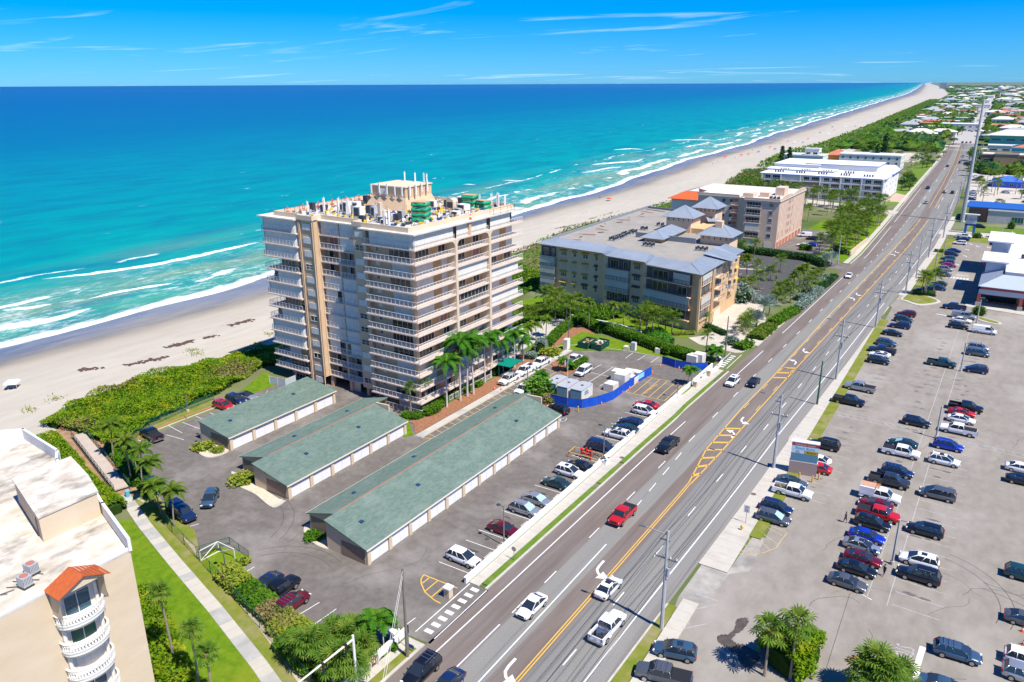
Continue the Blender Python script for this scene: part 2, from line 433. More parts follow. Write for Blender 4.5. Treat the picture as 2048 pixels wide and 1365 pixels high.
weed=ma('MULTIPLY',ramp(noise(0.55,st=(1,0.5,1),detail=6,rough=0.75),[(0.60,(0,0,0)),(0.66,(1,1,1))]),ma('MULTIPLY',ramp(ma('ABSOLUTE',ma('SUBTRACT',u,0.60)),[(0.0,(1,1,1)),(0.022,(0.8,0.8,0.8)),(0.04,(0,0,0))]),ramp(noise(0.03,detail=2),[(0.46,(0,0,0)),(0.54,(1,1,1))])))
cs=mix(ma('MULTIPLY',ramp(noise(0.035,st=(1,0.3,1),detail=5),[(0.4,(0,0,0)),(0.62,(1,1,1))]),0.35),cs,(0.36,0.33,0.27))
cs=mix(weed,cs,(0.10,0.065,0.05))
L.new(cs,b.inputs['Base Color'])
L.new(ramp(u,[(0.10,(0.35,0.35,0.35)),(0.25,(0.9,0.9,0.9))]),b.inputs['Roughness'])
b.inputs['Specular IOR Level'].default_value=0.3
bp=n.new('ShaderNodeBump');bp.inputs['Strength'].default_value=0.5;bp.inputs['Distance'].default_value=0.12
L.new(noise(0.9,detail=7),bp.inputs['Height']);L.new(bp.outputs[0],b.inputs['Normal'])
BC=[-0.25,-0.1,0.0,0.1,0.2,0.3,0.45,0.6,0.8,1.0,1.15]
def bz(c):return-2.0+(c*4.5 if c<0.3 else 1.35+(c-0.3)*0.92)*1.0
beach=struct(ribbon('beach',lambda y,c:(xat(SHORE,y)+wob(y)+1.0)*(1-c)+(xat(DUNE,y)+2)*c,BC,lambda c:min(0.02,bz(c)),m))
V,F=[],[]
for y in YS:
 for k in range(4):
  x=(xat(DUNE,y)+1.5,max(-60.0,xat(DUNE,y)+40)if y<20000 else xat(DUNE,y)+500,4000,40000)[k]
  V.append((x,y,-0.03))
for i in range(len(YS)-1):
 for j in range(3):F.append((i*4+j,i*4+j+1,i*4+5+j,i*4+4+j))
me=bpy.data.meshes.new('ground');me.from_pydata(V,[],F);me.materials.append(M_land)
struct(obj('ground',me))
def pad(name,pts,m,z1=0.0,z0=-0.05):
 mb=MB();mb.prism(list(pts),z0,z1);return struct(mb.build(name,m))
def flat(name,pts,m,z=0.004):
 mb=MB();mb.sheet(list(pts),z);return struct(mb.build(name,m))
def arc(pts,n=8):
 """smooth closed outline through points (Catmull-Rom)"""
 o=[];N=len(pts)
 for i in range(N):
  p0,p1,p2,p3=pts[i-1],pts[i],pts[(i+1)%N],pts[(i+2)%N]
  for j in range(n):
   t=j/n
   o.append(tuple(0.5*(2*p1[k]+(-p0[k]+p2[k])*t+(2*p0[k]-5*p1[k]+4*p2[k]-p3[k])*t*t+(-p0[k]+3*p1[k]-3*p2[k]+p3[k])*t**3)for k in(0,1)))
 return o
CR=[(-36.3,-60),(-35.9,0),(-35.6,50),(-35.4,100),(-35.7,158),(-35.0,208),(-33.8,272),(-32.8,371),(-33.4,430),(-34.7,472),(-37,544),(-43,700),(-50,849),(-53.5,905),(-61,1200),(-75,1600),(-88,2034),(-150,4000)]
def cx_(y):
 for i in range(len(CR)-1):
  if CR[i][1]<=y<=CR[i+1][1]:
   t=(y-CR[i][1])/(CR[i+1][1]-CR[i][1]);return CR[i][0]*(1-t)+CR[i+1][0]*t
 return CR[-1][0]
LW=[(-46.0,-60),(-45.6,50),(-45.3,70),(-44.8,114),(-43.9,158),(-43.2,197),(-42.4,254),(-41.4,303),(-43.0,370),(-46.8,497),(-52.2,701),(-61,905),(-72,1200),(-85,1600),(-97,2034),(-160,4000)]
RW=[(-30.3,-60),(-29.5,59),(-28.6,104),(-28.4,129),(-27.2,176),(-26.5,216),(-25.9,246),(-24.4,327),(-24.9,414),(-29.0,544),(-34.5,700),(-41,849),(-45,955),(-51,1200),(-64,1600),(-79,2042),(-140,4000)]
def xl(y):return xat(LW,y)
def xr(y):return xat(RW,y)
RY=[-60,-20,0,20,35,50,60,70,80,90,100,110,120,130,145,158,175,197,216,235,254,280,303,327,350,371,400,430,472,497,544,600,650,701,760,849,905,955,1200,1600,2034,4000]
m,n,L,b,ma,ramp,noise,mix=nodes_for('road_asphalt')
uvn=n.new('ShaderNodeUVMap');uvn.uv_map='across'
sx=n.new('ShaderNodeSeparateXYZ');L.new(uvn.outputs[0],sx.inputs[0])
u=sx.outputs[0]
brown,grey=(0.170,0.132,0.110),(0.225,0.218,0.192)
cs=ramp(u,[(0.0,brown),(0.265,brown),(0.275,grey),(0.44,grey),(0.45,brown),(0.60,brown),(0.61,(0.185,0.18,0.168)),(0.78,grey),(0.9,(0.225,0.218,0.20)),(1.0,(0.24,0.225,0.20))])
cs2=mix(ramp(noise(0.5,st=(1,0.12,1),detail=7),[(0.4,(0,0,0)),(0.7,(1,1,1))]),cs,mix(0.35,cs,(0.29,0.275,0.25)))
trk=ramp(noise(1.6,st=(1,0.012,1),detail=3),[(0.55,(0,0,0)),(0.70,(0.55,0.55,0.55))])
cs3=mix(trk,cs2,(0.10,0.092,0.086))
cs4=mix(ramp(noise(6.0,detail=3),[(0.3,(0.35,0.35,0.35)),(0.6,(0,0,0))]),cs3,(0.10,0.095,0.09))
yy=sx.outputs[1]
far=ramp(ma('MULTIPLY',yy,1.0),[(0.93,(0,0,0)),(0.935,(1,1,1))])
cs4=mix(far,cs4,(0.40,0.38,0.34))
L.new(cs4,b.inputs['Base Color']);b.inputs['Roughness'].default_value=0.88;b.inputs['Specular IOR Level'].default_value=0.2
bp=n.new('ShaderNodeBump');bp.inputs['Strength'].default_value=0.3;bp.inputs['Distance'].default_value=0.03
L.new(noise(8.0,detail=3),bp.inputs['Height']);L.new(bp.outputs[0],b.inputs['Normal'])
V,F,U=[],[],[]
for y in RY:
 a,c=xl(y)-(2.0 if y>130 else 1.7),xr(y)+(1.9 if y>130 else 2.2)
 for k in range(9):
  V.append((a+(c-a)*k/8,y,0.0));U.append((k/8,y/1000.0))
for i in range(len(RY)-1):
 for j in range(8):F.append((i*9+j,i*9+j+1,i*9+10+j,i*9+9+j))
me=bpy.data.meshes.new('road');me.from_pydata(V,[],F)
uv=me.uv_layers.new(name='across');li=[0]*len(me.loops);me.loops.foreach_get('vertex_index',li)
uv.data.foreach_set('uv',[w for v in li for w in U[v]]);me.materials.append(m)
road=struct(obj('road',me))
def mark(name,mb,m,parent=road):return mb.build(name,m,parent)
Z1=0.008
def ln(fn,ys,w,m,name='edge_line'):
 mb=MB();mb.strip([(fn(y),y)for y in ys],w,Z1);return mark(name,mb,m)
rr=[y for y in RY if y<=900]
for a,c in((40,128),(152,176),(192,262),(296,372),(384,520)):
 ln(xl,[a]+[y for y in RY if a<y<c]+[c],0.17,M_white)
ln(xr,[-20]+[y for y in RY if-20<y<236]+[236],0.17,M_white)
for a,c in((262,330),(345,420),(440,520)):
 ln(xr,[a]+[y for y in RY if a<y<c]+[c],0.17,M_white)
ln(lambda y:cx_(y)-0.17,[y for y in RY if y<=100]+[106],0.15,M_yel,'centre_line')
ln(lambda y:cx_(y)+0.17,[y for y in RY if y<=100]+[106],0.15,M_yel,'centre_line')
LYL=[(-35.57,106),(-37.3,119),(-37.5,140),(-37.1,158),(-36.9,190),(-36.9,208),(-35.6,272),(-34.9,330),(-34.3,372),(-34.6,400)]
RYL=[(-35.2,106),(-34.8,119),(-34.7,129),(-34.3,159),(-33.2,210),(-32.0,270),(-30.9,328),(-31.0,372),(-31.2,400)]
for ly in(LYL,RYL):
 mb=MB();mb.strip(ly,0.2,Z1);mark('centre_line',mb,M_yel)
 mb=MB();s=-1 if ly is RYL else 1
 y=140.0
 while y<396:
  if not(118<y<138):
   mb.strip([(xat(ly,y)+s*0.36,y),(xat(ly,y+3)+s*0.36,y+3)],0.15,Z1)
  y+=12
 mark('broken_centre_line',mb,M_yel)
for dx in(-1.2,1.4):
 mb=MB();mb.strip([(cx_(y)+dx,y)for y in(440,472,544,600,701,800,880)],0.2,Z1);mark('centre_line',mb,M_yel)
mb=MB()
for k in range(7):
 y=108.5+k*3.4;a,c=xat(LYL,y),xat(RYL,y-0.2)
 mb.strip([(a,y),(c,y+1.5)],0.55,Z1)
mark('median_hatching',mb,M_yel)
mb=MB()
for y in(159.5,163,166.5):mb.strip([(-37.0,y),(-34.1,y+1.6)],0.6,Z1)
mark('median_hatching',mb,M_yel)
dm=MB();dm.box(-0.075,0,0,0.075,3.0,0.004);dash_me=dm.mesh('lane_dash',M_white)
def dashes(fn,y0,y1,step):
 y=y0
 while y<y1:
  obj('lane_dash',dash_me,road,(fn(y),y,Z1-0.003),-atan2(fn(y+3)-fn(y),3));y+=step
dashes(lambda y:-41.75+(y-60)*0.004,71.6,118,12.15)
dashes(lambda y:xl(y)+(cx_(y)-xl(y)-1.6)*0.5,120.2,430,12.15)
dashes(lambda y:-32.6+(y-60)*0.012,48,128,12.15)
dashes(lambda y:xr(y)-(xr(y)-cx_(y)-1.6)*0.5,132,430,12.15)
dashes(lambda y:-39.0+max(0,y-80)*-0.04,88,118,6.1)
mb=MB();mb.strip([(-38.9,44),(-38.95,83.6)],0.17,Z1);mark('turn_lane_line',mb,M_white)
mb=MB();mb.strip([(-42.3,40),(-42.1,62)],0.17,Z1);mark('lane_line',mb,M_white)
mb=MB();mb.strip([(-42.0,64.5),(-42.0,69)],0.17,Z1);mark('lane_line',mb,M_white)
mb=MB()
for y in(438,470,505,560,640):
 for f in(0.28,0.72):mb.strip([(xl(y)*(1-f)+xr(y)*f,y),(xl(y+14)*(1-f)+xr(y+14)*f,y+14)],0.2,Z1)
mark('lane_line',mb,M_white)
def arrow(x,y,d,s=1.0,parent=road,m=None):
 """left-turn arrow seen by traffic heading d (+1 north, -1 south)"""
 mb=MB()
 pts=[(0.0,-1.6),(0.0,-0.5),(-0.1,0.1),(-0.45,0.55),(-0.8,0.75)]
 mb.strip([(p[0]*d*s,p[1]*d*s)for p in pts],0.34,0)
 hd=[(-0.55,1.35),(-1.75,0.85),(-0.75,0.05)]
 mb.sheet([(p[0]*d*s,p[1]*d*s)for p in hd],0.0005)
 o=mb.build('turn_arrow',m or M_white,parent,(x,y,Z1));return o
arrow(-37.5,77.8,-1,1.35);arrow(-37.5,56.1,-1,1.35)
for y in(134,181,242,314):arrow(cx_(y)-0.35,y,-1,1.1)
for y in(127.5,236,308,172):arrow(cx_(y)+0.5,y,1,1.1)
for pts,w in(([(-30.8,45),(-31.4,70),(-31.2,100),(-31.6,150)],0.07),([(-33.9,50),(-33.6,90),(-33.9,130)],0.05)):
 mb=MB();mb.strip(pts,w,0.004);mark('asphalt_seam',mb,M_asph3)
mb=MB();mb.sheet([(-36.6,170),(-33.9,170),(-33.8,176),(-36.5,176)],0.004);mark('asphalt_patch',mb,mat('road_patch',(0.15,0.12,0.105),(0.17,0.14,0.125),sc=1))
mb=MB()
for f in range(12):mb.strip([(xl(838)+f*1.6,836),(xl(838)+f*1.6,841)],0.6,Z1)
mark('crosswalk',mb,M_white)
M_side=mat('sidewalk',(0.44,0.405,0.335),(0.52,0.48,0.405),sc=0.35,rough=0.9,bump=0.2,bsc=5,col3=(0.36,0.33,0.27),sc3=0.35)
def band_pts(fa,fb,ys):return[(fa(y),y)for y in ys]+[(fb(y),y)for y in reversed(ys)]
def ribbon_pad(name,fa,fb,y0,y1,m,z1=0.12,step=6.0):
 ys=[y0];y=y0+step
 while y<y1-0.5:ys.append(y);y+=step*(1 if y<300 else 4)
 ys.append(y1);mb=MB()
 for i in range(len(ys)-1):
  mb.prism([(fa(ys[i]),ys[i]),(fb(ys[i]),ys[i]),(fb(ys[i+1]),ys[i+1]),(fa(ys[i+1]),ys[i+1])],-0.05,z1)
 return struct(mb.build(name,m))
WX=-50.2
lc=lambda y:xl(y)-(2.0 if y>130 else 1.7)
def slabs(fa,fb,y0,y1,z1=0.115,n_max=60,step=1.75):
 """concrete flags with open joints, one object each near the camera"""
 par=None
 y=y0;i=0;root=MB();fy=[]
 while y<y1-0.1:
  ye=min(y+step,y1)
  fy.append((y,ye));y=ye;i+=1
 return fy
def walk(name,fa,fb,y0,y1,z1=0.12):
 base=ribbon_pad(name,fa,fb,y0,y1,M_conc2,z1-0.012,7.0)
 y=y0
 while y<y1-0.3:
  st=1.8 if y<165 else 7.2
  ye=min(y+st,y1);mb=MB();g=0.02 if y<165 else 0.05;t=random.uniform(0,0.006)
  mb.prism([(fa(y)+.01,y+g),(fb(y)-.01,y+g),(fb(ye)-.01,ye-g),(fa(ye)+.01,ye-g)],z1-0.02,z1+t)
  mb.build('paving_slab',M_side if random.random()<.8 else M_conc,base);y=ye
 return base
walk('sidewalk',lambda y:WX+0.45,lambda y:lc(y)-1.25,66.5,158)
walk('sidewalk',lambda y:WX+0.45,lambda y:lc(y)-0.3,30,54.5)
walk('sidewalk',lambda y:lc(y)-2.6,lambda y:lc(y)-0.35,178.5,258)
walk('sidewalk',lambda y:lc(y)-2.6,lambda y:lc(y)-0.9,284,860)
ribbon_pad('kerb',lambda y:lc(y)-0.32,lambda y:lc(y),66.5,158,M_kerb,0.13)
ribbon_pad('kerb',lambda y:lc(y)-0.32,lambda y:lc(y),30,54.5,M_kerb,0.13)
ribbon_pad('kerb',lambda y:lc(y)-0.33,lambda y:lc(y),178.5,258,M_kerb,0.13)
ribbon_pad('kerb',lambda y:lc(y)-0.33,lambda y:lc(y),284,860,M_kerb,0.13)
def verge(y0,y1,fa,fb,m=M_grass):
 ys=[y0]+[y for y in range(int(y0)+4,int(y1),5)]+[y1];mb=MB()
 for i in range(len(ys)-1):
  a,c=ys[i],ys[i+1];mb.prism([(fa(a),a),(fb(a),a),(fb(c),c),(fa(c),c)],-0.04,0.135)
 return struct(mb.build('grass_verge',m))
M_gv=mat('grass_verge_green',(0.09,0.17,0.012),(0.13,0.21,0.03),sc=0.9,rough=0.95,spec=0.1,bump=0.7,bsc=14,col3=(0.21,0.20,0.06),sc3=0.5)
verge(67.2,96.5,lambda y:lc(y)-1.2,lambda y:lc(y)-0.34,M_gv)
verge(98.2,104.3,lambda y:lc(y)-1.2,lambda y:lc(y)-0.34,M_gv)
verge(106.5,150,lambda y:lc(y)-1.2,lambda y:lc(y)-0.34,M_gv)
verge(183,192,lambda y:lc(y)-1.2,lambda y:lc(y)-0.34,M_grass2)
verge(199,250,lambda y:lc(y)-0.9,lambda y:lc(y)-0.34,M_grass2)
verge(290,352,lambda y:lc(y)-0.86,lambda y:lc(y)-0.34,M_gv)
verge(46.5,53.5,lambda y:lc(y)-1.35,lambda y:lc(y)-0.34,M_grass2)
rc=lambda y:xr(y)+(1.9 if y>130 else 2.2)
def rfoot(y):return min(rc(y)+2.6,-23.4 if y<100 else 99)
walk('sidewalk',lambda y:rc(y)+0.02,lambda y:-22.9+(y-90)*-0.012 if y>86 else-22.9,86,232)
walk('sidewalk',lambda y:-25.6+(70-y)*.02,lambda y:-23.6+(70-y)*.02,36,78)
walk('sidewalk',lambda y:rc(y)+0.02,lambda y:rc(y)+2.3,247,414)
verge(96,218,lambda y:-23.0+(y-90)*-0.012,lambda y:-21.4-(y-90)*0.008,M_grass2)
verge(36,76,lambda y:xr(y)+2.3,lambda y:-25.7+(70-y)*.02,M_grass2)
verge(262,352,lambda y:rc(y)+2.4,lambda y:-17.0+(y-262)*0.0,M_grass2)
for y0,y1 in((36,76),):
 ribbon_pad('kerb',lambda y:xr(y)+2.05,lambda y:xr(y)+2.3,y0,y1,M_kerb,0.14)
lot=pad('car_park',[(-123.53,68.63),(-123.28,83.98),(-125.05,98.96),(-126,116),(-118,110),(-86,110),(-86,160),(-88.51,149.81),(-83.88,150.58),(-79.95,157.82),(-70.75,159.27),(-61.37,159.37),(-52.16,157.01),(-49.2,172),(-49.2,159),(-50,158),(-50,66.5),(-46.8,66.5),(-46.9,55),(-50.2,54.8),(-51.90,55.65),(-49.90,50.81),(-54.43,50.01),(-59.02,49.86),(-66.24,50.25),(-73.75,51.92),(-79.09,52.62),(-83.36,51.23),(-89.63,55.28),(-99.67,57.32),(-109.38,60.30),(-118.08,64.06)],M_asph,0.0)
def lines(parent,segs,w,m,name='parking_line',z=0.008):
 for a,c in segs:
  mb=MB();mb.strip([a,c],w,z);mb.build(name,m,parent)
lines(lot,[((-55.8,68.0+3.045*k),(-50.6,68.1+3.045*k))for k in range(22)if k not in(11,21)],0.11,M_white)
ws=MB();ws.cbox(0,0,0.06,0.16,1.7,0.12);ws_me=ws.mesh('wheel_stop',M_kerb)
for k in range(21):
 if k in(10,11):continue
 o=obj('wheel_stop',ws_me,None,(-51.15,69.6+3.045*k,0.0),random.uniform(-.03,.03))
 tag(o,'concrete wheel stop by the white wall, %s bay from the camera'%NTH[min(k,19)],'wheel stop','wheel stops along the white wall')
for k,p in enumerate(((-64.26,49.66),(-60.74,49.38),(-57.66,49.32),(-54.90,49.71))):
 o=obj('wheel_stop',ws_me,None,(*p,0.0),radians(90));tag(o,'concrete wheel stop beside the loose hedge, %s from the dark red SUV'%NTH[k],'wheel stop','wheel stops beside the lower hedge')
lines(lot,[((-75.66,50.95),(-75.53,54.09)),((-72.90,49.91),(-72.45,53.37)),((-63.41,49.13),(-62.91,53.50)),((-60.46,49.35),(-60.27,53.73)),((-57.37,51.73),(-57.06,53.72)),((-51.29,55.83),(-51.17,57.59)),((-57.45,48.96),(-57.17,49.93)),((-91.45,55.20),(-90.74,56.74)),((-121.53,72.34),(-117.02,72.76)),((-123.88,77.27),(-118.69,77.17)),((-125.34,75.02),(-119.90,74.37)),((-124.13,80.36),(-120.29,80.07)),((-123.28,82.85),(-119.85,82.52)),((-123.98,68.35),(-119.40,68.18)),((-104.23,56.16),(-103.49,57.34)),((-105.03,58.35),(-102.36,59.13))],0.11,M_white)
lines(lot,[((-72.10,135.10),(-71.90,136.96)),((-68.96,135.04),(-68.65,147.36)),((-66.01,135.24),(-65.67,141.94)),((-71.48,141.50),(-65.51,141.34)),((-71.91,142.32),(-71.63,147.39)),((-68.77,153.91),(-68.90,158.33)),((-65.88,154.13),(-65.72,158.26)),((-62.72,154.16),(-62.63,158.58)),((-66.82,107.52),(-66.81,108.52))],0.12,M_white)
lines(lot,[((-120.03,92.52),(-122.95,96.65)),((-119.15,92.78),(-121.00,96.28))],0.13,M_yel)
x0,x1=-81.4,-77.8
lines(lot,[((x1,97.4),(x1,141)),((x0-0.2,96.3),(x1,97.4))]+[((x0,98+2.02*k),(x1,97.4+2.02*k))for k in range(22)],0.13,M_yel)
def text(s,size,m,parent,loc,rz,name='lettering',flatz=0.003,tilt=0.0,align='CENTER'):
 cu=bpy.data.curves.new(name,'FONT');cu.body=s;cu.size=size;cu.align_x=align;cu.align_y='CENTER';cu.extrude=0.0
 cu.resolution_u=2;cu.materials.append(m)
 tmp=bpy.data.objects.new('t',cu);me=bpy.data.meshes.new_from_object(tmp)
 bpy.data.objects.remove(tmp);me.name=name
 if not me.materials:me.materials.append(m)
 o=obj(name,me,parent);o.location=loc
 o.rotation_euler=(tilt,0,rz)
 return o
text('NO PARKING',1.0,M_yel,lot,(-79.0,108.6,0.012),radians(90))
lines(lot,[((-61.0,135.2),(-61.2,145.5)),((-61.2,145.5),(-52.0,145.8))],0.13,M_yel)
lines(lot,[((-61.0,135.2+0.1),(-51.8,135.2))]+[((-61.0+1.7*k+0.9,135.2),(-61.2+1.7*k+0.9,145.6))for k in range(6)],0.13,M_yel)
text('NO PARKING',1.0,M_yel,lot,(-56.5,139.5,0.012),radians(90))
lines(lot,[((-55.7,64.7),(-50.4,64.8)),((-54.7,63.2),(-54.7,64.7)),((-53.4,62.1),(-53.4,64.7)),((-52.0,61.6),(-52.0,64.7))],0.16,M_yel)
mb=MB();mb.strip([(-55.7,64.7),(-55.4,63.8),(-54.8,63.1),(-53.3,62.0),(-51.4,61.4),(-50.3,61.3)],0.16,0.009);mb.build('parking_line',M_yel,lot)
for y0,y1 in((56.3,65.4),(160,169.5)):
 for i in range(8 if y0<100 else 7):
  y=y0+(y1-y0)*i/7
  mb=MB();mb.sheet([(-48.9,y),(-47.8,y),(-47.8,y+0.62),(-48.9,y+0.62)],0.009);mb.build('crossing_block',M_white,lot)
 lines(lot,[((-49.6,y0-0.6),(-49.6,y1+1)),((-47.0,y0-0.4),(-47.0,y1+1))],0.14,M_white)
blue=mat('paint_blue',(0.03,0.16,0.45))
mb=MB();mb.strip([(-64.79,116.57),(-63.98,117.62),(-63.56,116.28),(-64.05,115.43),(-64.79,116.57)],0.12,0.009);mb.build('accessible_bay_mark',M_white,lot)
mb=MB();mb.sheet([(-66.32,116.96),(-65.72,117.62),(-64.71,116.62),(-65.13,115.82)],0.010);mb.build('accessible_bay_mark',blue,lot)
M_iron=mat('iron_lid',(0.16,0.10,0.085),rough=0.7)
mb=MB();mb.lathe([(0.42,0.0),(0.40,0.02)],n=14);lid=mb.mesh('manhole_cover',M_iron)
for p in((-48.10,108.05),(-25.88,107.78),(-49.66,162.39)):
 tag(obj('manhole_cover',lid,None,(*p,0.125)),'round rusty manhole cover set in the %s'%('sidewalk beside the white wall' if p[0]<-45 and p[1]<150 else('sidewalk near the speed limit sign' if p[0]>-30 else 'sidewalk by the north entrance')),'manhole cover')
pad('planting_bed',[(-88,100),(-86.5,99.8),(-83.6,96.6),(-83.2,146),(-86,160),(-87.2,152),(-87.0,104.5)],M_mulch,0.09)
pad('lawn',[(-88.4,100.3),(-83.7,96.2),(-84.6,94.6),(-91.5,100.2),(-91.5,103.2),(-88.4,103.2)],M_grass,0.115)
sw=pad('sidewalk',[(-83.2,96.2),(-81.7,96.2),(-81.7,138),(-81.8,152),(-83.2,152)],M_conc,0.12)
for k in range(24):
 mb=MB();mb.box(-83.15,96.3+2.3*k,0.1,-81.75,98.55+2.3*k,0.132);mb.build('paving_slab',M_side if k%5 else M_conc2,sw)
pad('planting_bed',[(-86.98,132.82),(-86.08,145.03),(-86.45,149.82),(-90.35,151.72),(-90.20,142.44),(-90.31,138.34)],M_mulch,0.1)
pad('planting_bed',[(-90.33,144.84),(-89.66,154.85),(-92.0,172.5),(-90.6,176.1),(-83.04,166.52),(-85.31,157.59),(-85.72,148.58),(-86.26,140.90)],M_mulch,0.1)
pad('lawn',[(-86.33,152.49),(-86.48,166.30),(-78.94,165.28),(-72.26,163.99),(-63.11,163.65),(-55.99,162.35),(-49.99,160.64),(-51.01,156.99),(-61.24,159.05),(-71.09,158.63),(-81.08,152.34),(-83.43,151.72)],M_grass,0.12)
pad('lawn',[(-118,176),(-112,193),(-64,181),(-62,176),(-98,167),(-104,164)],M_grass,0.03)
for a in([(-84.94,134.11),(-84.81,136.42),(-78.27,130.52),(-78.63,128.27)],):pass
pad('planting_bed',arc([(-81.88,142.87),(-80.54,147.71),(-77.77,148.64),(-75.37,147.76),(-74.70,140.57),(-74.70,136.95),(-76.70,137.85),(-79.04,139.31)],4),M_mulch,0.12)
pad('planting_bed',arc([(-74.85,122.31),(-78.01,128.66),(-74.81,129.02),(-69.79,122.79),(-69.17,119.37),(-72.17,120.98)],4),M_mulch,0.12)
pad('planting_bed',arc([(-50.57,135.53),(-49.35,137.21),(-49.35,144.77),(-50.18,147.91),(-51.30,146.19),(-51.00,139.25)],4),M_conc,0.12)
pad('lawn',arc([(-49.78,139.40),(-49.49,143.71),(-50.06,146.98),(-51.12,146.31),(-50.76,141.94)],4),M_grass,0.14)
pad('planting_bed',[(-50.71,154.24),(-49.90,163.80),(-52.34,165.46),(-54.83,163.09),(-53.77,156.37)],M_grass2,0.12)
M_gravel=mat('gravel_pale',(0.50,0.42,0.30),(0.62,0.53,0.40),sc=1.5,rough=0.95)
def island(pts,inner=None):
 k=pad('kerb',arc(pts,5),M_kerb,0.13)
 c=(sum(p[0]for p in pts)/len(pts),sum(p[1]for p in pts)/len(pts))
 pad('gravel_bed',arc([(c[0]+(p[0]-c[0])*.9,c[1]+(p[1]-c[1])*.9)for p in pts],5),M_gravel,0.15)
island([(-112.94,72.28),(-113.35,73.89),(-109.88,74.92),(-106.58,74.25),(-106.30,72.19),(-107.47,70.57),(-109.99,70.74)])
island([(-99.31,69.07),(-99.11,69.60),(-94.12,69.03),(-86.16,67.66),(-85.16,67.95),(-85.28,65.45),(-90.60,66.61),(-95.21,67.01)])
island([(-75.97,63.07),(-77.38,64.94),(-75.02,65.20),(-71.62,63.33),(-70.38,62.12),(-72.63,61.97)])
pad('lawn',[(-101.89,50.60),(-100.05,52.09),(-86.88,48.71),(-72.61,45.08),(-62.01,42.33),(-57.31,40.76),(-53.13,35.09),(-60.06,30.65),(-69.90,35.47),(-89.66,45.60),(-95.31,47.51)],M_grass,0.04)
pad('lawn',[(-108.33,56.25),(-97.10,55.59),(-82.94,51.23),(-74.46,49.03),(-65.03,46.22),(-56.32,43.28),(-54.42,42.61),(-54.68,40.14),(-88.98,50.12),(-104.01,54.56)],M_grass2,0.045)
pth=[((-107.80,55.68)),(-96.84,52.23),(-85.25,49.08),(-72.65,45.82),(-60.34,42.31),(-55.02,40.57)]
pm=struct(MB().strip(pth,1.7,0.055).build('footpath',M_conc2))
L=0
def along(pts,d):
 for i in range(len(pts)-1):
  l=hypot(pts[i+1][0]-pts[i][0],pts[i+1][1]-pts[i][1])
  if d<=l:t=d/l;return(pts[i][0]+(pts[i+1][0]-pts[i][0])*t,pts[i][1]+(pts[i+1][1]-pts[i][1])*t)
  d-=l
 return pts[-1]
tot=sum(hypot(pth[i+1][0]-pth[i][0],pth[i+1][1]-pth[i][1])for i in range(len(pth)-1))
k=0.0
while k<tot-0.5:
 MB().strip([along(pth,k+0.02),along(pth,min(tot,k+1.56))],1.66,0.068+random.uniform(0,0.004)).build('paving_slab',M_side if random.random()<.6 else M_conc2,pm);k+=1.6
pad('planting_bed',[(-143.07,63.79),(-126.71,66.62),(-109.96,60.32),(-104.01,54.56),(-108.25,55.39),(-131.78,58.71)],mat('sandy_mulch',(0.26,0.14,0.075),(0.36,0.24,0.14),sc=0.8),0.04)
pad('planting_bed',[(-108.33,56.25),(-104.70,54.99),(-89.20,51.41),(-80.07,49.14),(-69.69,46.40),(-58.62,43.59),(-54.53,42.71),(-59.02,49.86),(-66.24,50.25),(-73.75,51.92),(-79.09,52.62),(-83.36,51.23),(-89.63,55.28),(-99.67,57.32),(-109.38,60.30)],M_dirt,0.03)
pad('lawn',[(-110.97,58.90),(-109.65,60.13),(-99.67,57.32),(-89.63,55.28),(-85.07,52.62),(-87.69,53.09),(-95.25,54.35),(-102.90,56.13)],M_grass2,0.05)
pad('lawn',[(-83.36,51.23),(-83.69,54.63),(-78.34,55.25),(-76.57,54.22),(-77.98,51.75),(-77.71,49.64)],M_grass,0.06)
pad('lawn',[(-66.17,50.19),(-58.90,49.73),(-54.37,49.95),(-49.85,50.75),(-50.9,53.5),(-51.0,34),(-62,34),(-52.65,43.74),(-61.09,45.75),(-68.93,47.98)],M_grass,0.05)
pad('lawn',[(-123.28,83.98),(-131.88,103.41),(-125.89,101.84),(-123.88,99.02),(-124.13,93.03)],M_grass,0.06)
pad('lawn',[(-126.92,69.43),(-128.03,73.32),(-128.30,87.30),(-125.28,85.61),(-124.84,71.24),(-123.83,68.44)],M_grass2,0.07)
M_redk=mat('kerb_red',(0.55,0.16,0.10),(0.42,0.14,0.10),sc=1)
struct(MB().wall([(-124.28,68.15),(-125.62,71.75),(-125.71,79.09),(-125.20,85.66)],0.25,-0.02,0.14).build('kerb',M_redk))
struct(MB().wall([(-124.84,71.24),(-124.73,78.61),(-124.52,84.92)],0.25,-0.02,0.12).build('kerb',M_kerb))
struct(MB().wall([(-83.2,96.0),(-81.6,96.0),(-81.6,152)],0.12,-0.02,0.125).build('kerb',M_kerb))
struct(MB().wall([(-86.23,152.55),(-82.16,156.87),(-70.44,158.62),(-61.11,158.73),(-52.31,156.16)],0.2,-0.02,0.13).build('kerb',M_kerb))
pad('terrace',[(-91.97,146.34),(-95.47,148.50),(-102.17,168.86),(-101.9,179.2),(-91.8,176.4),(-92.11,167.27),(-92.32,155.01)],M_conc,0.06)
pad('lawn',[(-86,148),(-86,172),(-135,175),(-135,112),(-118,112),(-118,148)],M_grass,-0.004)
pad('driveway',[(-58.5,180.5),(-62.0,176.0),(-58,172.5),(-48.8,171),(-47.5,172),(-46.2,178),(-47.2,182),(-53.5,190),(-56,202),(-60.0,204),(-62.4,196)],M_pav,0.02)
pad('driveway',[(-62.4,196),(-56,202),(-53.5,190),(-47.2,182),(-45.6,192),(-50.5,203),(-55.5,218),(-63.8,217)],M_pav,0.016)
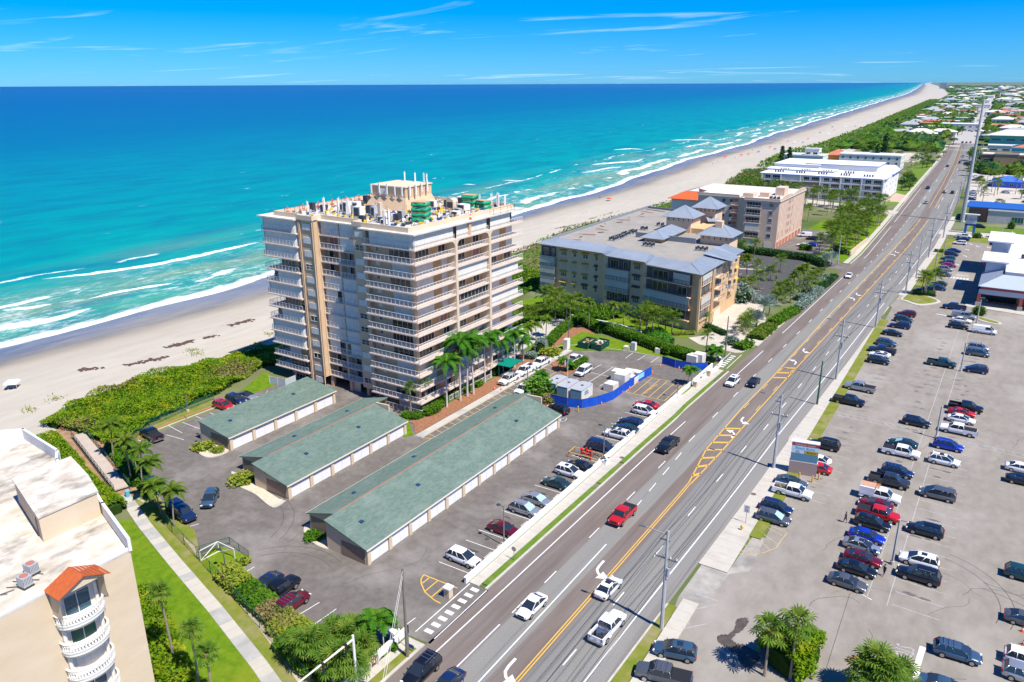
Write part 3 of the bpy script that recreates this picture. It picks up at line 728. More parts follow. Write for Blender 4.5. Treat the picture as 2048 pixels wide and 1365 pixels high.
pad('car_park',[(-66,214),(-55.5,214),(-54.5,232),(-49,254),(-44.2,258),(-44.5,266),(-52,262),(-60,282),(-86,282),(-86,236),(-68,236)],M_asph3,0.012)
b3lot=pad('car_park',[(-74,290),(-46,272),(-43.2,270),(-43.4,281),(-52,290),(-56,305),(-60,345),(-74,345)],M_asph,0.012)
pad('lawn',[(-58,292),(-46,285),(-45.8,350),(-47,402),(-60,402),(-72,370),(-72,345),(-60,345),(-56,305)],M_grass,0.02)
pad('driveway',[(-46,404),(-46,418),(-60,426),(-100,440),(-128,440),(-128,432),(-80,414),(-60,408)],M_pav,0.02)
pad('lawn',[(-48,440),(-50,500),(-53,600),(-56.5,700),(-70,700),(-66,600),(-64,522),(-58,500),(-58,440)],M_gv,0.02)
pad('driveway',[(-48,452),(-57,452),(-57,490),(-49,480)],mat('brick_paving',(0.42,0.28,0.21),(0.5,0.36,0.28),sc=0.8),0.035)
pad('car_park',[(-140,640),(-128,640),(-136,1040),(-152,1040)],M_conc,0.02)
pad('car_park',[(-68,690),(-100,690),(-120,760),(-72,790)],M_pav,0.015)
lines(lot,[],0.1,M_white)
for k in range(7):MB().strip([(-64.5-1.0*0,216+0.01+2.9*k),(-59.6,216.4+2.9*k)],0.11,0.02).build('parking_line',M_white,b3lot)
for k in range(6):MB().strip([(-82+2.9*k,262),(-81.2+2.9*k,267)],0.12,0.02).build('parking_line',M_white,b3lot)
for k in range(5):MB().strip([(-78+2.9*k,246),(-77.2+2.9*k,250)],0.12,0.02).build('parking_line',M_white,b3lot)
for p in([(-79.3,255.2),(-67.0,258.5)],):struct(MB().wall(p,1.2,0,0.14).build('kerb',M_conc))
pad('driveway',[(-25.6,74),(-26.4,78),(-26.3,86.4),(-22.9,86.4),(-22.6,96.5),(-20,97),(-20,60),(-23.4,60)],mat('worn_apron',(0.26,0.24,0.21),(0.40,0.37,0.32),sc=.35,rough=.9,col3=(0.17,0.155,0.14),sc3=.25,amt3=.8),-0.006)
rl=pad('car_park',[(-26.4,78),(-23.0,78.6),(-22.6,86),(-20.6,88),(-20.9,94),(-22.4,130),(-23.3,218),(-23.5,232),(-24.2,234),(-23.6,247),(-20,252),(-17,262),(-16.8,350),(-4,352),(-4,262),(40,240),(90,235),(90,-20),(-12,-20),(-23.2,40),(-23.4,60)],M_asph2,0.0)
for x in(-6.5,-4.2):
 lines(rl,[((x+(155-y)*-0.006,y),(x+(155-y-6)*-0.006,y+6))for y in range(90,218,6)],0.11,M_faded,'bay_line')
lines(rl,[((-11.8,92.6+2.92*k),(-6.6,92.4+2.92*k))for k in range(40)],0.10,M_faded)
lines(rl,[((-4.1,90.6+2.92*k),(1.2,90.4+2.92*k))for k in range(41)],0.10,M_faded)
lines(rl,[((-21.2,111.0+2.92*k),(-15.8,110.8+2.92*k))for k in range(36)if k not in(11,)],0.10,M_faded)
lines(rl,[((-11.8,92.5),(-6.3,90.2))],0.12,M_white)
for(xa,xb,ya)in((-21.5,-6.6,146.2),(-4.2,12,144.9)):
 lines(rl,[((xa,ya),(xb,ya-0.6)),((xa,ya+1.6),(xb,ya+1.0))]+[((xa+1.35*k,ya+1.5),(xa+1.35*k+0.9,ya+0.1))for k in range(int((xb-xa)/1.35))],0.11,M_faded)
mb=MB();cvs=[(-23.96,90.89),(-22.83,91.19),(-21.35,91.86),(-20.10,93.34),(-19.14,95.21),(-19.02,97.29),(-18.84,99.78)]
mb.strip(cvs,0.13,0.008);mb.build('parking_line',M_yelf,rl)
lines(rl,[((-23.26,92.59),(-22.38,91.48)),((-23.09,93.83),(-21.44,91.94)),((-22.94,95.38),(-20.55,92.78)),((-22.97,97.14),(-19.67,94.18)),((-22.99,98.65),(-19.11,96.09)),((-22.73,100.22),(-18.93,98.52)),((-21.72,100.39),(-19.02,99.96))],0.11,M_yelf)
lines(rl,[((-24.72,75.89),(-22.00,79.07)),((-24.84,71.60),(-21.74,75.13)),((-24.69,75.15),(-23.35,73.89)),((-24.86,70.89),(-24.09,70.19)),((-24.79,79.80),(-22.10,79.91))],0.13,M_faded)
lines(rl,[((-0.08,84.38),(-0.35,78.84))],0.62,M_white)
text('STOP',1.15,M_faded,rl,(*(-1.83,82.12),0.012),radians(-90)).scale=(1,2.4,1)
text('STOP',1.5,M_white,rl,(*(-9.8,288.2),0.012),radians(0))
text('STOP',1.5,M_faded,rl,(*(-6.4,257.6),0.012),radians(180))
lines(rl,[((-11.7,285.3),(-8.0,285.2)),((-12.4,231.7),(-9.7,231.2))],0.5,M_white)
lines(rl,[((-11.6,280.5),(-7.3,279.3))],0.1,M_white)
for k in range(7):MB().sheet([(-14.2+0.95*k,279.4),(-13.6+0.95*k,279.4),(-13.4+0.95*k,281.6),(-14.0+0.95*k,281.6)],0.009).build('crossing_block',M_white,rl)
for p,d in(((-10.7,345.2),1),((-9.0,341.7),-1),((-5.3,341.7),-1),((-11.1,332.6),1),((-12.2,302.2),1),((-10.9,319.3),1),((-10.5,274.3),-1)):arrow(p[0],p[1],d,0.8,rl)
M_oil=mat('oil_stain',(0.12,0.105,0.095),(0.16,0.14,0.125),sc=2,rough=0.6)
M_wet=mat('damp_asphalt',(0.062,0.050,0.042),(0.10,0.085,0.072),sc=1.5,rough=0.6,spec=0.3)
def blotch(c,rx,ry,m,parent,z=0.005,seed=0,rz=0):
 random.seed(seed);pts=[]
 for i in range(14):
  a=2*pi*i/14;r=random.uniform(0.6,1.15);x,y=rx*r*cos(a),ry*r*sin(a)
  pts.append((c[0]+x*cos(rz)-y*sin(rz),c[1]+x*sin(rz)+y*cos(rz)))
 mb=MB();mb.sheet(pts,z);mb.build('stain',m,parent);random.seed(seed+99)
wet=arc([(-19.01,77.71),(-18.23,78.64),(-17.76,77.88),(-17.88,76.36),(-18.43,74.40),(-18.01,73.79),(-16.79,73.89),(-15.40,73.54),(-14.97,72.60),(-15.30,70.40),(-16.26,70.69),(-17.38,71.80),(-18.38,72.29),(-19.53,72.81),(-19.93,73.84),(-19.03,74.81),(-18.80,76.28)],4)
wet=[(x+random.gauss(0,.07),y+random.gauss(0,.09))for x,y in arc(wet,3)]
MB().sheet(wet,0.006).build('damp_patch',M_wet,rl)
MB().strip([(-8.79,90.14),(-8.64,83.29),(-8.43,74.36)],0.06,0.006).build('asphalt_seam',M_asph3,rl)
pad('kerb',arc([(-22.7,243.5),(-20.5,254.2),(-14.4,248.7),(-12.7,244.6),(-17.2,238.2),(-21.0,240.7)],4),M_kerb,0.13)
pad('lawn',arc([(-22.2,243.8),(-20.4,252.9),(-14.6,247.9),(-13.7,244.6),(-17.3,239.9),(-20.8,242.1)],4),M_grass2,0.16)
pad('kerb',arc([(-4.3,238.6),(-2.3,234.7),(2.4,231.7),(2.3,229.1),(-2.1,230.5)],4),M_kerb,0.13)
pad('lawn',arc([(-3.8,237.1),(-2.3,234.2),(1.8,231.3),(1.7,229.7),(-2.1,231.6)],4),M_grass2,0.16)
pad('lawn',[(-17,350),(-17,362),(6,362),(6,350)],M_grass2,0.02)
pad('driveway',[(-24,362.5),(60,366),(60,376),(-24,374)],M_conc,0.015)
pad('lawn',[(-14,377),(60,380),(60,396),(-14,394)],M_gv,0.02)
pad('sidewalk',[(-6.6,246.0),(-3.2,251.9),(13.5,246.9),(13.5,241.3),(-2.8,244.2),(-6.2,243.8)],M_conc,0.12)
pad('car_park',[(-20,470),(20,480),(24,560),(-24,560)],M_pav,0.01)
pad('car_park',[(-26,570),(40,580),(40,640),(-30,640)],M_conc,0.01)
pad('side_street',[(-34,858),(-34,876),(200,900),(200,880)],M_conc,0.005)
pad('side_street',[(-53,880),(-128,900),(-128,914),(-53,896)],M_conc,0.005)
random.seed(17)
def wear(parent,bays,box,ncr,m1,m2):
 mb=MB()
 for x,y in bays:
  if random.random()<.75:
   cx,cy,rx,ry=x+random.uniform(-.8,.8),y+random.uniform(-.3,.3),random.uniform(.25,1.1),random.uniform(.12,.4)
   mb.sheet([(cx+rx*random.uniform(.6,1.2)*cos(a*pi/5),cy+ry*random.uniform(.6,1.2)*sin(a*pi/5))for a in range(10)],.0035+random.random()*.001)
 stuff(mb.build('oil_drips',m1,parent));mb=MB()
 for _ in range(ncr):
  x,y=random.uniform(box[0],box[2]),random.uniform(box[1],box[3]);a=random.uniform(0,6.28);p=[(x,y)]
  for _ in range(random.randint(5,14)):a+=random.gauss(0,.35);x+=cos(a)*1.1;y+=sin(a)*1.1;p.append((x,y))
  if all(box[0]<q[0]<box[2]and box[1]<q[1]<box[3]for q in p):mb.strip(p,random.uniform(.03,.07),.0048)
 stuff(mb.build('sealed_cracks',m2,parent))
M_crk=mat('crack_sealer',(0.085,0.075,0.068),rough=.8)
wear(rl,[(x,94+2.92*k)for k in range(40)for x in(-9.5,-8.2,-1.4,-2.8)]+[(-18.2,112.5+2.92*k)for k in range(35)],(-14,45,40,235),60,M_oil,M_crk)
wear(lot,[(-53.4,69.6+3.045*k)for k in range(22)]+[(-59+i*2.4,51.5)for i in range(3)],(-112,55,-56,150),45,mat('oil_stain_dark',(0.075,0.066,0.06),rough=.6),M_crk)
for c,r,a0,a1 in(((-2,96),9,-.3,1.3),((4,88),12,.2,1.5),((-70,52),8,1.2,2.6),((-88,58),9,.2,1.8)):
 for w_ in(0,1.5):MB().strip([(c[0]+(r+w_)*cos(a0+(a1-a0)*i/14),c[1]+(r+w_)*sin(a0+(a1-a0)*i/14))for i in range(15)],.09,.0042).build('tyre_mark',M_crk,rl if c[0]>-20 else lot)
# ================= building materials =================
M_tan=mat('stucco_tan',(0.58,0.39,0.23),(0.64,0.45,0.28),sc=0.35,rough=0.9,bump=0.15,bsc=8)
M_tan2=mat('stucco_cream',(0.62,0.48,0.33),(0.68,0.54,0.38),sc=0.3,rough=0.9)
M_ochre=mat('stucco_ochre',(0.46,0.28,0.12),(0.52,0.33,0.15),sc=0.5,rough=0.9)
M_pink=mat('slab_pinkish',(0.58,0.46,0.37),(0.66,0.54,0.44),sc=0.5,rough=0.85)
M_shut=mat('white_shutter',(0.70,0.665,0.59),(0.62,0.585,0.52),sc=0.6,rough=0.6)
M_rail=mat('white_rail',(0.76,0.73,0.66),rough=0.5)
M_frame=mat('window_frame',(0.70,0.69,0.66),rough=0.5)
M_glassd=mat('window_glass',(0.02,0.022,0.025),rough=0.08,spec=0.6)
M_glassb=mat('window_glass_blue',(0.03,0.09,0.13),rough=0.08,spec=0.7)
M_curt=mat('curtain',(0.35,0.16,0.12),rough=0.9)
M_int=mat('room_interior',(0.14,0.11,0.09),rough=0.9)
M_roofw=mat('roof_membrane',(0.62,0.62,0.60),(0.50,0.49,0.46),sc=0.25,rough=0.8,col3=(0.25,0.24,0.22),sc3=0.3,amt3=0.7)
M_dark=mat('dark_void',(0.03,0.028,0.027),rough=0.95)
M_equip=mat('grey_equipment',(0.45,0.46,0.47),rough=0.5,metal=0.2)
M_equipd=mat('dark_equipment',(0.05,0.055,0.06),rough=0.6)
M_steel=mat('steel',(0.30,0.31,0.32),rough=0.45,metal=0.7)
class Wall:
 """a facade line from p0 to p1; outward is to the right of travel"""
 def __init__(s,p0,p1):
  s.p0=p0;dx,dy=p1[0]-p0[0],p1[1]-p0[1];s.len=hypot(dx,dy);s.d=(dx/s.len,dy/s.len);s.n=(s.d[1],-s.d[0]);s.rz=atan2(dy,dx)
 def at(s,u,z,out=0.0):return(s.p0[0]+s.d[0]*u+s.n[0]*out,s.p0[1]+s.d[1]*u+s.n[1]*out,z)
_wc={}
def window(parent,w,u,z,wd,h,nx=2,ny=1,out=0.0,glass=None,frame=None,name='window',deep=0.05):
 """a window part with its pane as sub-part, sill z, centred at u on wall w"""
 key=(round(wd,2),round(h,2),nx,ny,(glass or M_glassd).name,(frame or M_frame).name,deep)
 if key not in _wc:
  f=MB();t=0.06
  f.box(-wd/2,-deep,0,wd/2,0.0,t);f.box(-wd/2,-deep,h-t,wd/2,0.0,h)
  f.box(-wd/2,-deep,t,-wd/2+t,0.0,h-t);f.box(wd/2-t,-deep,t,wd/2,0.0,h-t)
  for i in range(1,nx):
   x=-wd/2+wd*i/nx;f.box(x-.03,-deep+.005,t,x+.03,-0.005,h-t)
  for i in range(1,ny):
   zz=h*i/ny;f.box(-wd/2+t,-deep+.01,zz-.025,wd/2-t,-0.008,zz+.025)
  g=MB();g.box(-wd/2+t,-deep*.45,t,wd/2-t,-0.006,h-t)
  _wc[key]=(f.mesh('window',frame or M_frame),g.mesh('pane',glass or M_glassd))
 a,b_=_wc[key]
 o=obj(name,a,parent,w.at(u,z,out),w.rz);obj('pane',b_,o);return o
_pc={}
def panel(parent,w,u0,u1,z0,z1,out,name,m,ribs=0.0,th=0.06):
 """a flat or ribbed panel standing on wall w between u0 and u1"""
 L_=u1-u0;h=z1-z0;key=(name,round(L_,2),round(h,2),m.name,ribs,th)
 if key not in _pc:
  b_=MB();b_.box(0,-th,0,L_,0,h)
  if ribs:
   k=ribs
   while k<L_-.02:b_.box(k-.02,-th-.022,0.01,k+.02,-th,h-.01);k+=ribs
  _pc[key]=b_.mesh(name,m)
 return obj(name,_pc[key],parent,w.at(u0,z0,out),w.rz)
def railing(parent,pts,z,h=1.05,name='railing',m=None,step=0.95,fill=0.13,r=.025):
 mb=MB();m=m or M_rail
 for i in range(len(pts)-1):
  (ax,ay),(bx,by)=pts[i],pts[i+1];L_=hypot(bx-ax,by-ay);a=atan2(by-ay,bx-ax)
  cx,cy=(ax+bx)/2,(ay+by)/2
  mb.cbox(cx,cy,z+h,L_+.05,.07,.06,a);mb.cbox(cx,cy,z+.12,L_,.04,.04,a)
  n_=max(1,int(L_/step))
  for k in range(n_+1):
   t=k/n_;mb.cbox(ax+(bx-ax)*t,ay+(by-ay)*t,z+h/2,.05,.05,h,a)
  if fill:
   n_=max(1,int(L_/fill))
   for k in range(n_):
    t=(k+.5)/n_;x,y=ax+(bx-ax)*t,ay+(by-ay)*t
    c_,s_=cos(a)*.011,sin(a)*.011
    mb.face([(x-c_,y-s_,z+.12),(x+c_,y+s_,z+.12),(x+c_,y+s_,z+h),(x-c_,y-s_,z+h)])
 return mb.build(name,m,parent)
# ================= the oceanfront tower =================
TW=thing('apartment_tower','tall tan thirteen-storey oceanfront tower with white shutters, balconies and a roof crowded with antennas','apartment tower',(-107,121,0))
TW.location=(0,0,0)
ZF=[0.0]+[2.55+2.68*k for k in range(12)]+[34.75]
MB().prism([(-125.2,107.2),(-118.2,107.2),(-118.2,105.3),(-113.6,105.3),(-113.6,107.4),(-103.3,107.4),(-103.3,105.2),(-89.6,105.2),(-89.6,138.2),(-125.2,138.2)],ZF[1]-.2,34.7).build('wall',M_tan,TW)
MB().prism([(-125.0,112),(-100,112),(-100,105.3),(-89.7,105.3),(-89.7,138),(-125,138)],-.05,ZF[1]-.2).build('ground_floor_wall',mat('ground_floor_dark',(0.16,0.12,0.09)),TW)
for x,y in((-124,105.5),(-118,105.5),(-113.4,106),(-108,106),(-103.3,106)):MB().box(x-.35,y-.35,-.05,x+.35,y+.35,ZF[1]-.2).build('column',M_tan,TW)
W_L=Wall((-128.0,105.2),(-118.3,105.2));W_M=Wall((-113.6,107.4),(-103.3,107.4));W_R=Wall((-100.2,105.2),(-89.6,105.2));W_E=Wall((-89.6,105.2),(-89.6,138.2))
O_L=Wall((-128.0,103.75),(-118.5,103.75));O_M=Wall((-113.5,105.7),(-103.4,105.7));O_R=Wall((-99.8,103.5),(-87.7,103.5));O_E=Wall((-87.75,103.5),(-87.75,139.4))
MB().box(-117.9,104.3,ZF[1]-.2,-113.7,105.4,35.5).build('core_wall',M_tan,TW)
MB().box(-103.3,104.4,ZF[1]-.2,-100.1,105.3,34.9).build('core_wall',M_tan,TW)
for x in(-117.75,-117.4,-113.95):
 MB().tube((x,104.15,0.3),(x,104.15,35.2),.12,n=6).build('downpipe',M_tan,TW)
W_C=Wall((-117.2,104.3),(-114.0,104.3));W_D=Wall((-103.3,104.4),(-100.1,104.4))
arch=MB();
for k in range(13):
 z=ZF[k]+.9
 if k in(2,5,9):window(TW,W_C,1.6,z,2.1,1.15,2,2 if k==9 else 1,deep=.1)
 else:panel(TW,W_C,.5,2.7,z-.05,z+1.2,.0,'window_shutter',M_shut,1.1,.12)
 if k>0:
  if k in(1,4,5,6,11):window(TW,W_D,1.5,z,2.0,1.1,2,2,deep=.08)
  else:panel(TW,W_D,.5,2.6,z-.05,z+1.15,.0,'window_shutter',M_shut,1.05,.09)
slab_L,slab_M,slab_R=MB(),MB(),MB()
slab_L.prism([(-128.3,103.5),(-118.0,103.5),(-118.0,107.4),(-124.9,107.4),(-124.9,113),(-128.3,113)],0,.24)
slab_M.prism([(-113.7,105.5),(-103.3,105.5),(-103.3,107.6),(-113.7,107.6)],0,.24)
slab_R.prism([(-100.1,103.3),(-87.5,103.3),(-87.5,139.6),(-91.5,139.6),(-91.5,105.4),(-100.1,105.4)],0,.26)
sm=[s.mesh('balcony_slab',M_pink)for s in(slab_L,slab_M,slab_R)]
ra=railing(None,[(-128.1,112.5),(-128.1,103.7),(-118.2,103.7)],0);rb=railing(None,[(-113.6,105.65),(-103.4,105.65)],0)
rc_=railing(None,[(-99.9,105.2),(-99.9,103.45),(-87.65,103.45)],0)
rd_=[railing(None,[(-87.65,a),(-87.65,c)],0)for a,c in((103.45,115.2),(115.9,126.5),(127.2,139.4))]
rail_me=[o.data for o in(ra,rb,rc_,*rd_)]
for o in(ra,rb,rc_,*rd_):bpy.data.objects.remove(o)
for k in range(1,13):
 for m_ in sm:obj('balcony_slab',m_,TW,(0,0,ZF[k]-.24))
 for i,m_ in enumerate(rail_me):obj('railing',m_,TW,(0,0,ZF[k]))
obj('railing',rail_me[2],TW,(0,0,.1));obj('railing',rail_me[3],TW,(0,0,.1));obj('railing',rail_me[4],TW,(0,0,.1))
M_pale=mat('roof_slab_pale',(0.66,0.62,0.55),(0.52,0.48,0.42),sc=0.6,rough=0.85)
MB().prism([(-128.8,103.2),(-118.0,103.2),(-118.0,104.2),(-113.7,104.2),(-113.7,105.3),(-103.2,105.3),(-103.2,104.3),(-100.8,104.3),(-100.8,103.0),(-87.3,103.0),(-87.3,139.8),(-128.8,139.8)],34.62,34.86).build('roof_slab',M_pale,TW)
PP=[(-125.6,105.2),(-118.0,105.2),(-118.0,104.1),(-113.8,104.1),(-113.8,106.6),(-103.2,106.6),(-103.2,104.3),(-89.6,104.3),(-89.6,138.4),(-125.6,138.4)]
pw=MB()
for i in range(len(PP)):pw.wall([PP[i],PP[(i+1)%len(PP)]],.25,34.86,35.75)
pw.build('parapet',M_tan2,TW)
MB().sheet([(-125.4,105.6),(-113.6,106.8),(-103.4,106.8),(-89.8,104.6),(-89.8,138.2),(-125.4,138.2)],34.92).build('roof_deck',M_roofw,TW)
for k in range(13):
 MB().box(-89.75,104.5,ZF[k],-89.0,105.3,ZF[k+1]-.26).build('pillar',M_tan,TW)
for y in(115.55,126.85):MB().box(-89.5,y-.35,ZF[1]-.2,-87.42,y+.35,ZF[12]).build('pier',M_tan2,TW)
MB().box(-89.5,120.0,ZF[12],-87.6,120.7,ZF[13]-.2).build('pier',M_tan,TW)
for y,s in((115.2,-1),(115.9,1),(126.5,-1),(127.2,1)):
 mb=MB();pts=[(0,0),(0,-1.5)]+[(1.2-1.2*cos(a),-1.2+1.2*sin(a))for a in[radians(q)for q in(0,25,50,75,90)]]
 n_=len(pts)
 mb.v=[(-87.5,y+s*p[0],ZF[12]-.24+p[1])for p in pts]+[(-87.75,y+s*p[0],ZF[12]-.24+p[1])for p in pts]
 for i in range(1,n_-1):mb.f+=[(0,i,i+1),(n_,n_+i+1,n_+i)];mb.m+=[0,0]
 mb.build('pier_head',M_tan2,TW)
def slider(w,u0,u1,k,n_,out=0.01,g=None):window(TW,w,(u0+u1)/2,ZF[k]+.08,u1-u0,2.2,n_,1,out,glass=g)
def outer(o,u0,u1,k,ribs=1.9):panel(TW,o,u0,u1,ZF[k]+.02,ZF[k+1]-.26,-0.28,'storm_shutter',M_shut,ribs,.05)
def inner(w,u0,u1,k):panel(TW,w,u0,u1,ZF[k]+.04,ZF[k+1]-.3,.03,'storm_shutter',M_shut,.45,.06)
def ochre(w,u0,u1,k):panel(TW,w,u0,u1,ZF[k]+.02,ZF[k+1]-.26,.0,'wall_panel',M_ochre,0,.02)
LC='OOISSSSOSSOSSS'[:13]
for k in range(13):
 c='O'+'OISSSSOSSOSSS'[k-0]if False else None
codes_L=['O','O','I','S','S','S','S','O','S','H','S','S','S']
codes_L=['O','O','I','S','S','H','O','S','H','O','S','S','S']
M_shc=M_shut
def curved(k,x0=-118.5):
 """the shutter box curves in to the wall at the end of the bay"""
 mb=MB();z0,z1=ZF[k]+.02,ZF[k+1]-.26;pr=None
 for i in range(7):
  a=radians(90*i/6);x,y=-119.3+1.0*sin(a),105.2-1.5*cos(a)
  if pr:mb.face([(pr[0],pr[1],z0),(x,y,z0),(x,y,z1),(pr[0],pr[1],z1)])
  pr=(x,y)
 mb.build('curved_shutter',M_shut,TW)
for k in range(13):
 c=codes_L[k]
 if c=='S':outer(O_L,0,8.7,k);curved(k);panel(TW,Wall((-128.0,112.5),(-128.0,103.8)),0,8.7,ZF[k]+.02,ZF[k+1]-.26,-.25,'storm_shutter',M_shut,1.9,.05)
 elif c=='H':outer(O_L,3.2,8.7,k);curved(k);slider(W_L,0.6,2.8,k,2)
 elif c=='I':inner(W_L,3.2,6.6,k);ochre(W_L,6.8,9.4,k)
 else:slider(W_L,3.2,7.2,k,4);window(TW,W_L,8.6,ZF[k]+1.0,.9,.9,1,1,.01);ochre(W_L,7.4,8.0,k)if k>5 else None
codes_M={12:'SS',11:'OS',10:'OO',9:'OO',8:'SS',7:'SX',6:'SS',5:'SS',4:'SS',3:'SXS',2:'OO',1:'OO'}
for k,c in codes_M.items():
 MB().box(-108.9,105.9,ZF[k],-108.5,107.3,ZF[k+1]-.24).build('party_wall',M_tan2,TW)
 if c=='SS':outer(O_M,0.1,5.0,k);outer(O_M,5.15,10.0,k)
 elif c=='OS':slider(W_M,.9,4.5,k,3,g=M_curt if k==11 else None);outer(O_M,5.15,10.0,k)
 elif c=='SX':outer(O_M,.1,3.4,k);slider(W_M,3.6,4.8,k,1);outer(O_M,5.15,10.0,k)
 elif c=='SXS':outer(O_M,.1,3.0,k);slider(W_M,3.2,5.6,k,3);outer(O_M,6.0,10.0,k)
 else:slider(W_M,.5,4.3,k,3);slider(W_M,6.0,9.6,k,3);inner(W_M,4.4,5.6,k)if k%2 else None
panel(TW,W_M,5.6,7.8,.0,2.2,1.2,'garage_sign_panel',M_tan2,0,.1)
for k in range(13):
 c={12:'S',11:'O',9:'O',6:'O',5:'B',4:'O',1:'O',0:'I'}.get(k,'I')
 if c=='S':
  outer(O_R,1.2,12.0,k)
 elif c=='O':slider(W_R,4.9,9.9,k,4);window(TW,W_R,2.1,ZF[k]+1.1,.8,.8,1,2,.01)
 elif c=='B':slider(W_R,4.9,9.9,k,6,g=mat('louvre_brown',(0.07,0.03,0.018)));window(TW,W_R,2.1,ZF[k]+1.1,.8,.8,1,2,.01)
 else:inner(W_R,5.6,9.9,k);panel(TW,W_R,1.7,2.6,ZF[k]+1.1,ZF[k]+2.0,.02,'window_shutter',M_shut,0,.05)
BA,BB,BC_=(0,10.2),(11.2,21.3),(22.4,33.0)
EC={12:'SSs',11:'OOI',10:'IOI',9:'ISO',8:'IOS',7:'IWI',6:'OIS',5:'LOI',4:'OII',3:'IOI',2:'III',1:'LIO',0:'III'}
for k,c in EC.items():
 for b_,q in zip((BA,BB,BC_),c):
  u0,u1=b_
  if q=='S':outer(O_E,u0+(1.7 if u0 else 0.1),u1+1.6,k,3.2)
  elif q=='s':outer(O_E,u0+1.8,u1-1.5,k,3.2);slider(W_E,u1-2.4,u1-.3,k,2)
  elif q=='O':slider(W_E,u0+.5,u0+4.6,k,4);ochre(W_E,u0+4.9,u0+7.0,k);slider(W_E,u0+7.3,u1-.7,k,2,g=M_curt if(k*7+int(u0))%3==0 else None)
  elif q=='L':slider(W_E,u0+.6,u0+5.3,k,5,g=mat('louvre_brown',(0.07,0.03,0.018)));ochre(W_E,u0+5.5,u0+8.0,k);slider(W_E,u0+8.2,u1-.1,k,2)
  elif q=='W':window(TW,W_E,(u0+u1)/2+.6,ZF[k]+.9,u1-u0-.2,1.5,8,1,1.6)
  else:inner(W_E,u0+.6,u0+5.6,k);ochre(W_E,u0+5.8,u0+8.0,k);inner(W_E,u0+8.2,u1-.1,k)
ph=MB();a0=[(-116.2,121.4),(-104.6,121.4),(-104.6,132.4),(-116.2,132.4)];a1=[(-115.0,122.6),(-105.6,122.6),(-105.6,131.2),(-115.0,131.2)]
ph.v=[(x,y,34.9)for x,y in a0]+[(x,y,37.6)for x,y in a1]+[(x,y,39.7)for x,y in a1]
for b_ in(0,4):
 for i in range(4):j=(i+1)%4;ph.f.append((b_+i,b_+j,b_+4+j,b_+4+i));ph.m.append(0)
ph.f.append((8,9,10,11));ph.m.append(0)
ph.build('penthouse',M_tan,TW)
MB().box(-112.6,122.4,38.0,-110.8,122.58,39.3).build('penthouse_louvre',M_shut,TW)
MB().box(-115.2,122.4,39.7,-105.4,131.4,39.9).build('penthouse_cap',M_tan2,TW)
random.seed(41)
ant=MB();ant.cbox(0,0,1.2,.36,.22,2.3);ant.tube((0,.22,-.6),(0,.22,2.6),.06,n=6);ant.cbox(0,.12,.5,.1,.2,.12);ant.cbox(0,.12,2.0,.1,.2,.12)
ant_me=ant.mesh('panel_antenna',[M_rail])
AN=[]
def antenna(x,y,z,s=1.0,rz=0):
 t=tag(obj('panel_antenna',ant_me,None,(x,y,z),rz),'','antenna','panel antennas on the tower roof');t.scale=(s,s,s);AN.append(t);return t
for i in range(5):antenna(-114.4+i*2.05+random.uniform(-.3,.3),122.1,38.2+random.uniform(-.3,.3),random.uniform(.75,.95),random.uniform(-.3,.3))
for i in range(4):antenna(-105.0,123.4+i*1.9,38.2+random.uniform(-.3,.3),random.uniform(.8,1.0),radians(90))
for x,y in((-109.5,130.6),(-107.6,131.2),(-112.6,130.8),(-106.2,130.4)):antenna(x,y,39.9,.8,random.uniform(0,6))
for x,y,s in((-118.0,111.6,1.25),(-115.8,113.4,1.2),(-112.2,112.4,1.3),(-97.1,106.6,1.25),(-96.0,106.5,1.3),(-96.0,118.3,1.3),(-97.8,118.0,.9),(-94.2,137.2,1.1),(-92.8,137.4,1.1),(-91.9,136.6,1.2),(-90.9,137.6,1.0),(-97.5,137.6,.9),(-121.5,110.5,.9)):
 antenna(x,y,35.1,s,random.uniform(0,6))
rank(AN,'tall white panel antenna on the tower roof')
CB=[]
def cabinet(x,y,sx,sy,h,rz=0,m=None,z=34.95,kind='equipment_cabinet'):
 mb=MB();mb.cbox(0,0,h/2+.12,sx,sy,h,0,0);mb.cbox(0,0,.06,sx+.12,sy+.12,.12,0,1)
 o=thing(kind,'','cabinet',(x,y,z),rz,'equipment cabinets on the tower roof');mb.build('housing',[m or M_equip,M_equipd],o)
 MB().cbox(0,-sy/2-.02,h*.55+.1,sx*.7,.03,h*.7).build('door',M_rail if not m else M_equipd,o);CB.append(o);return o
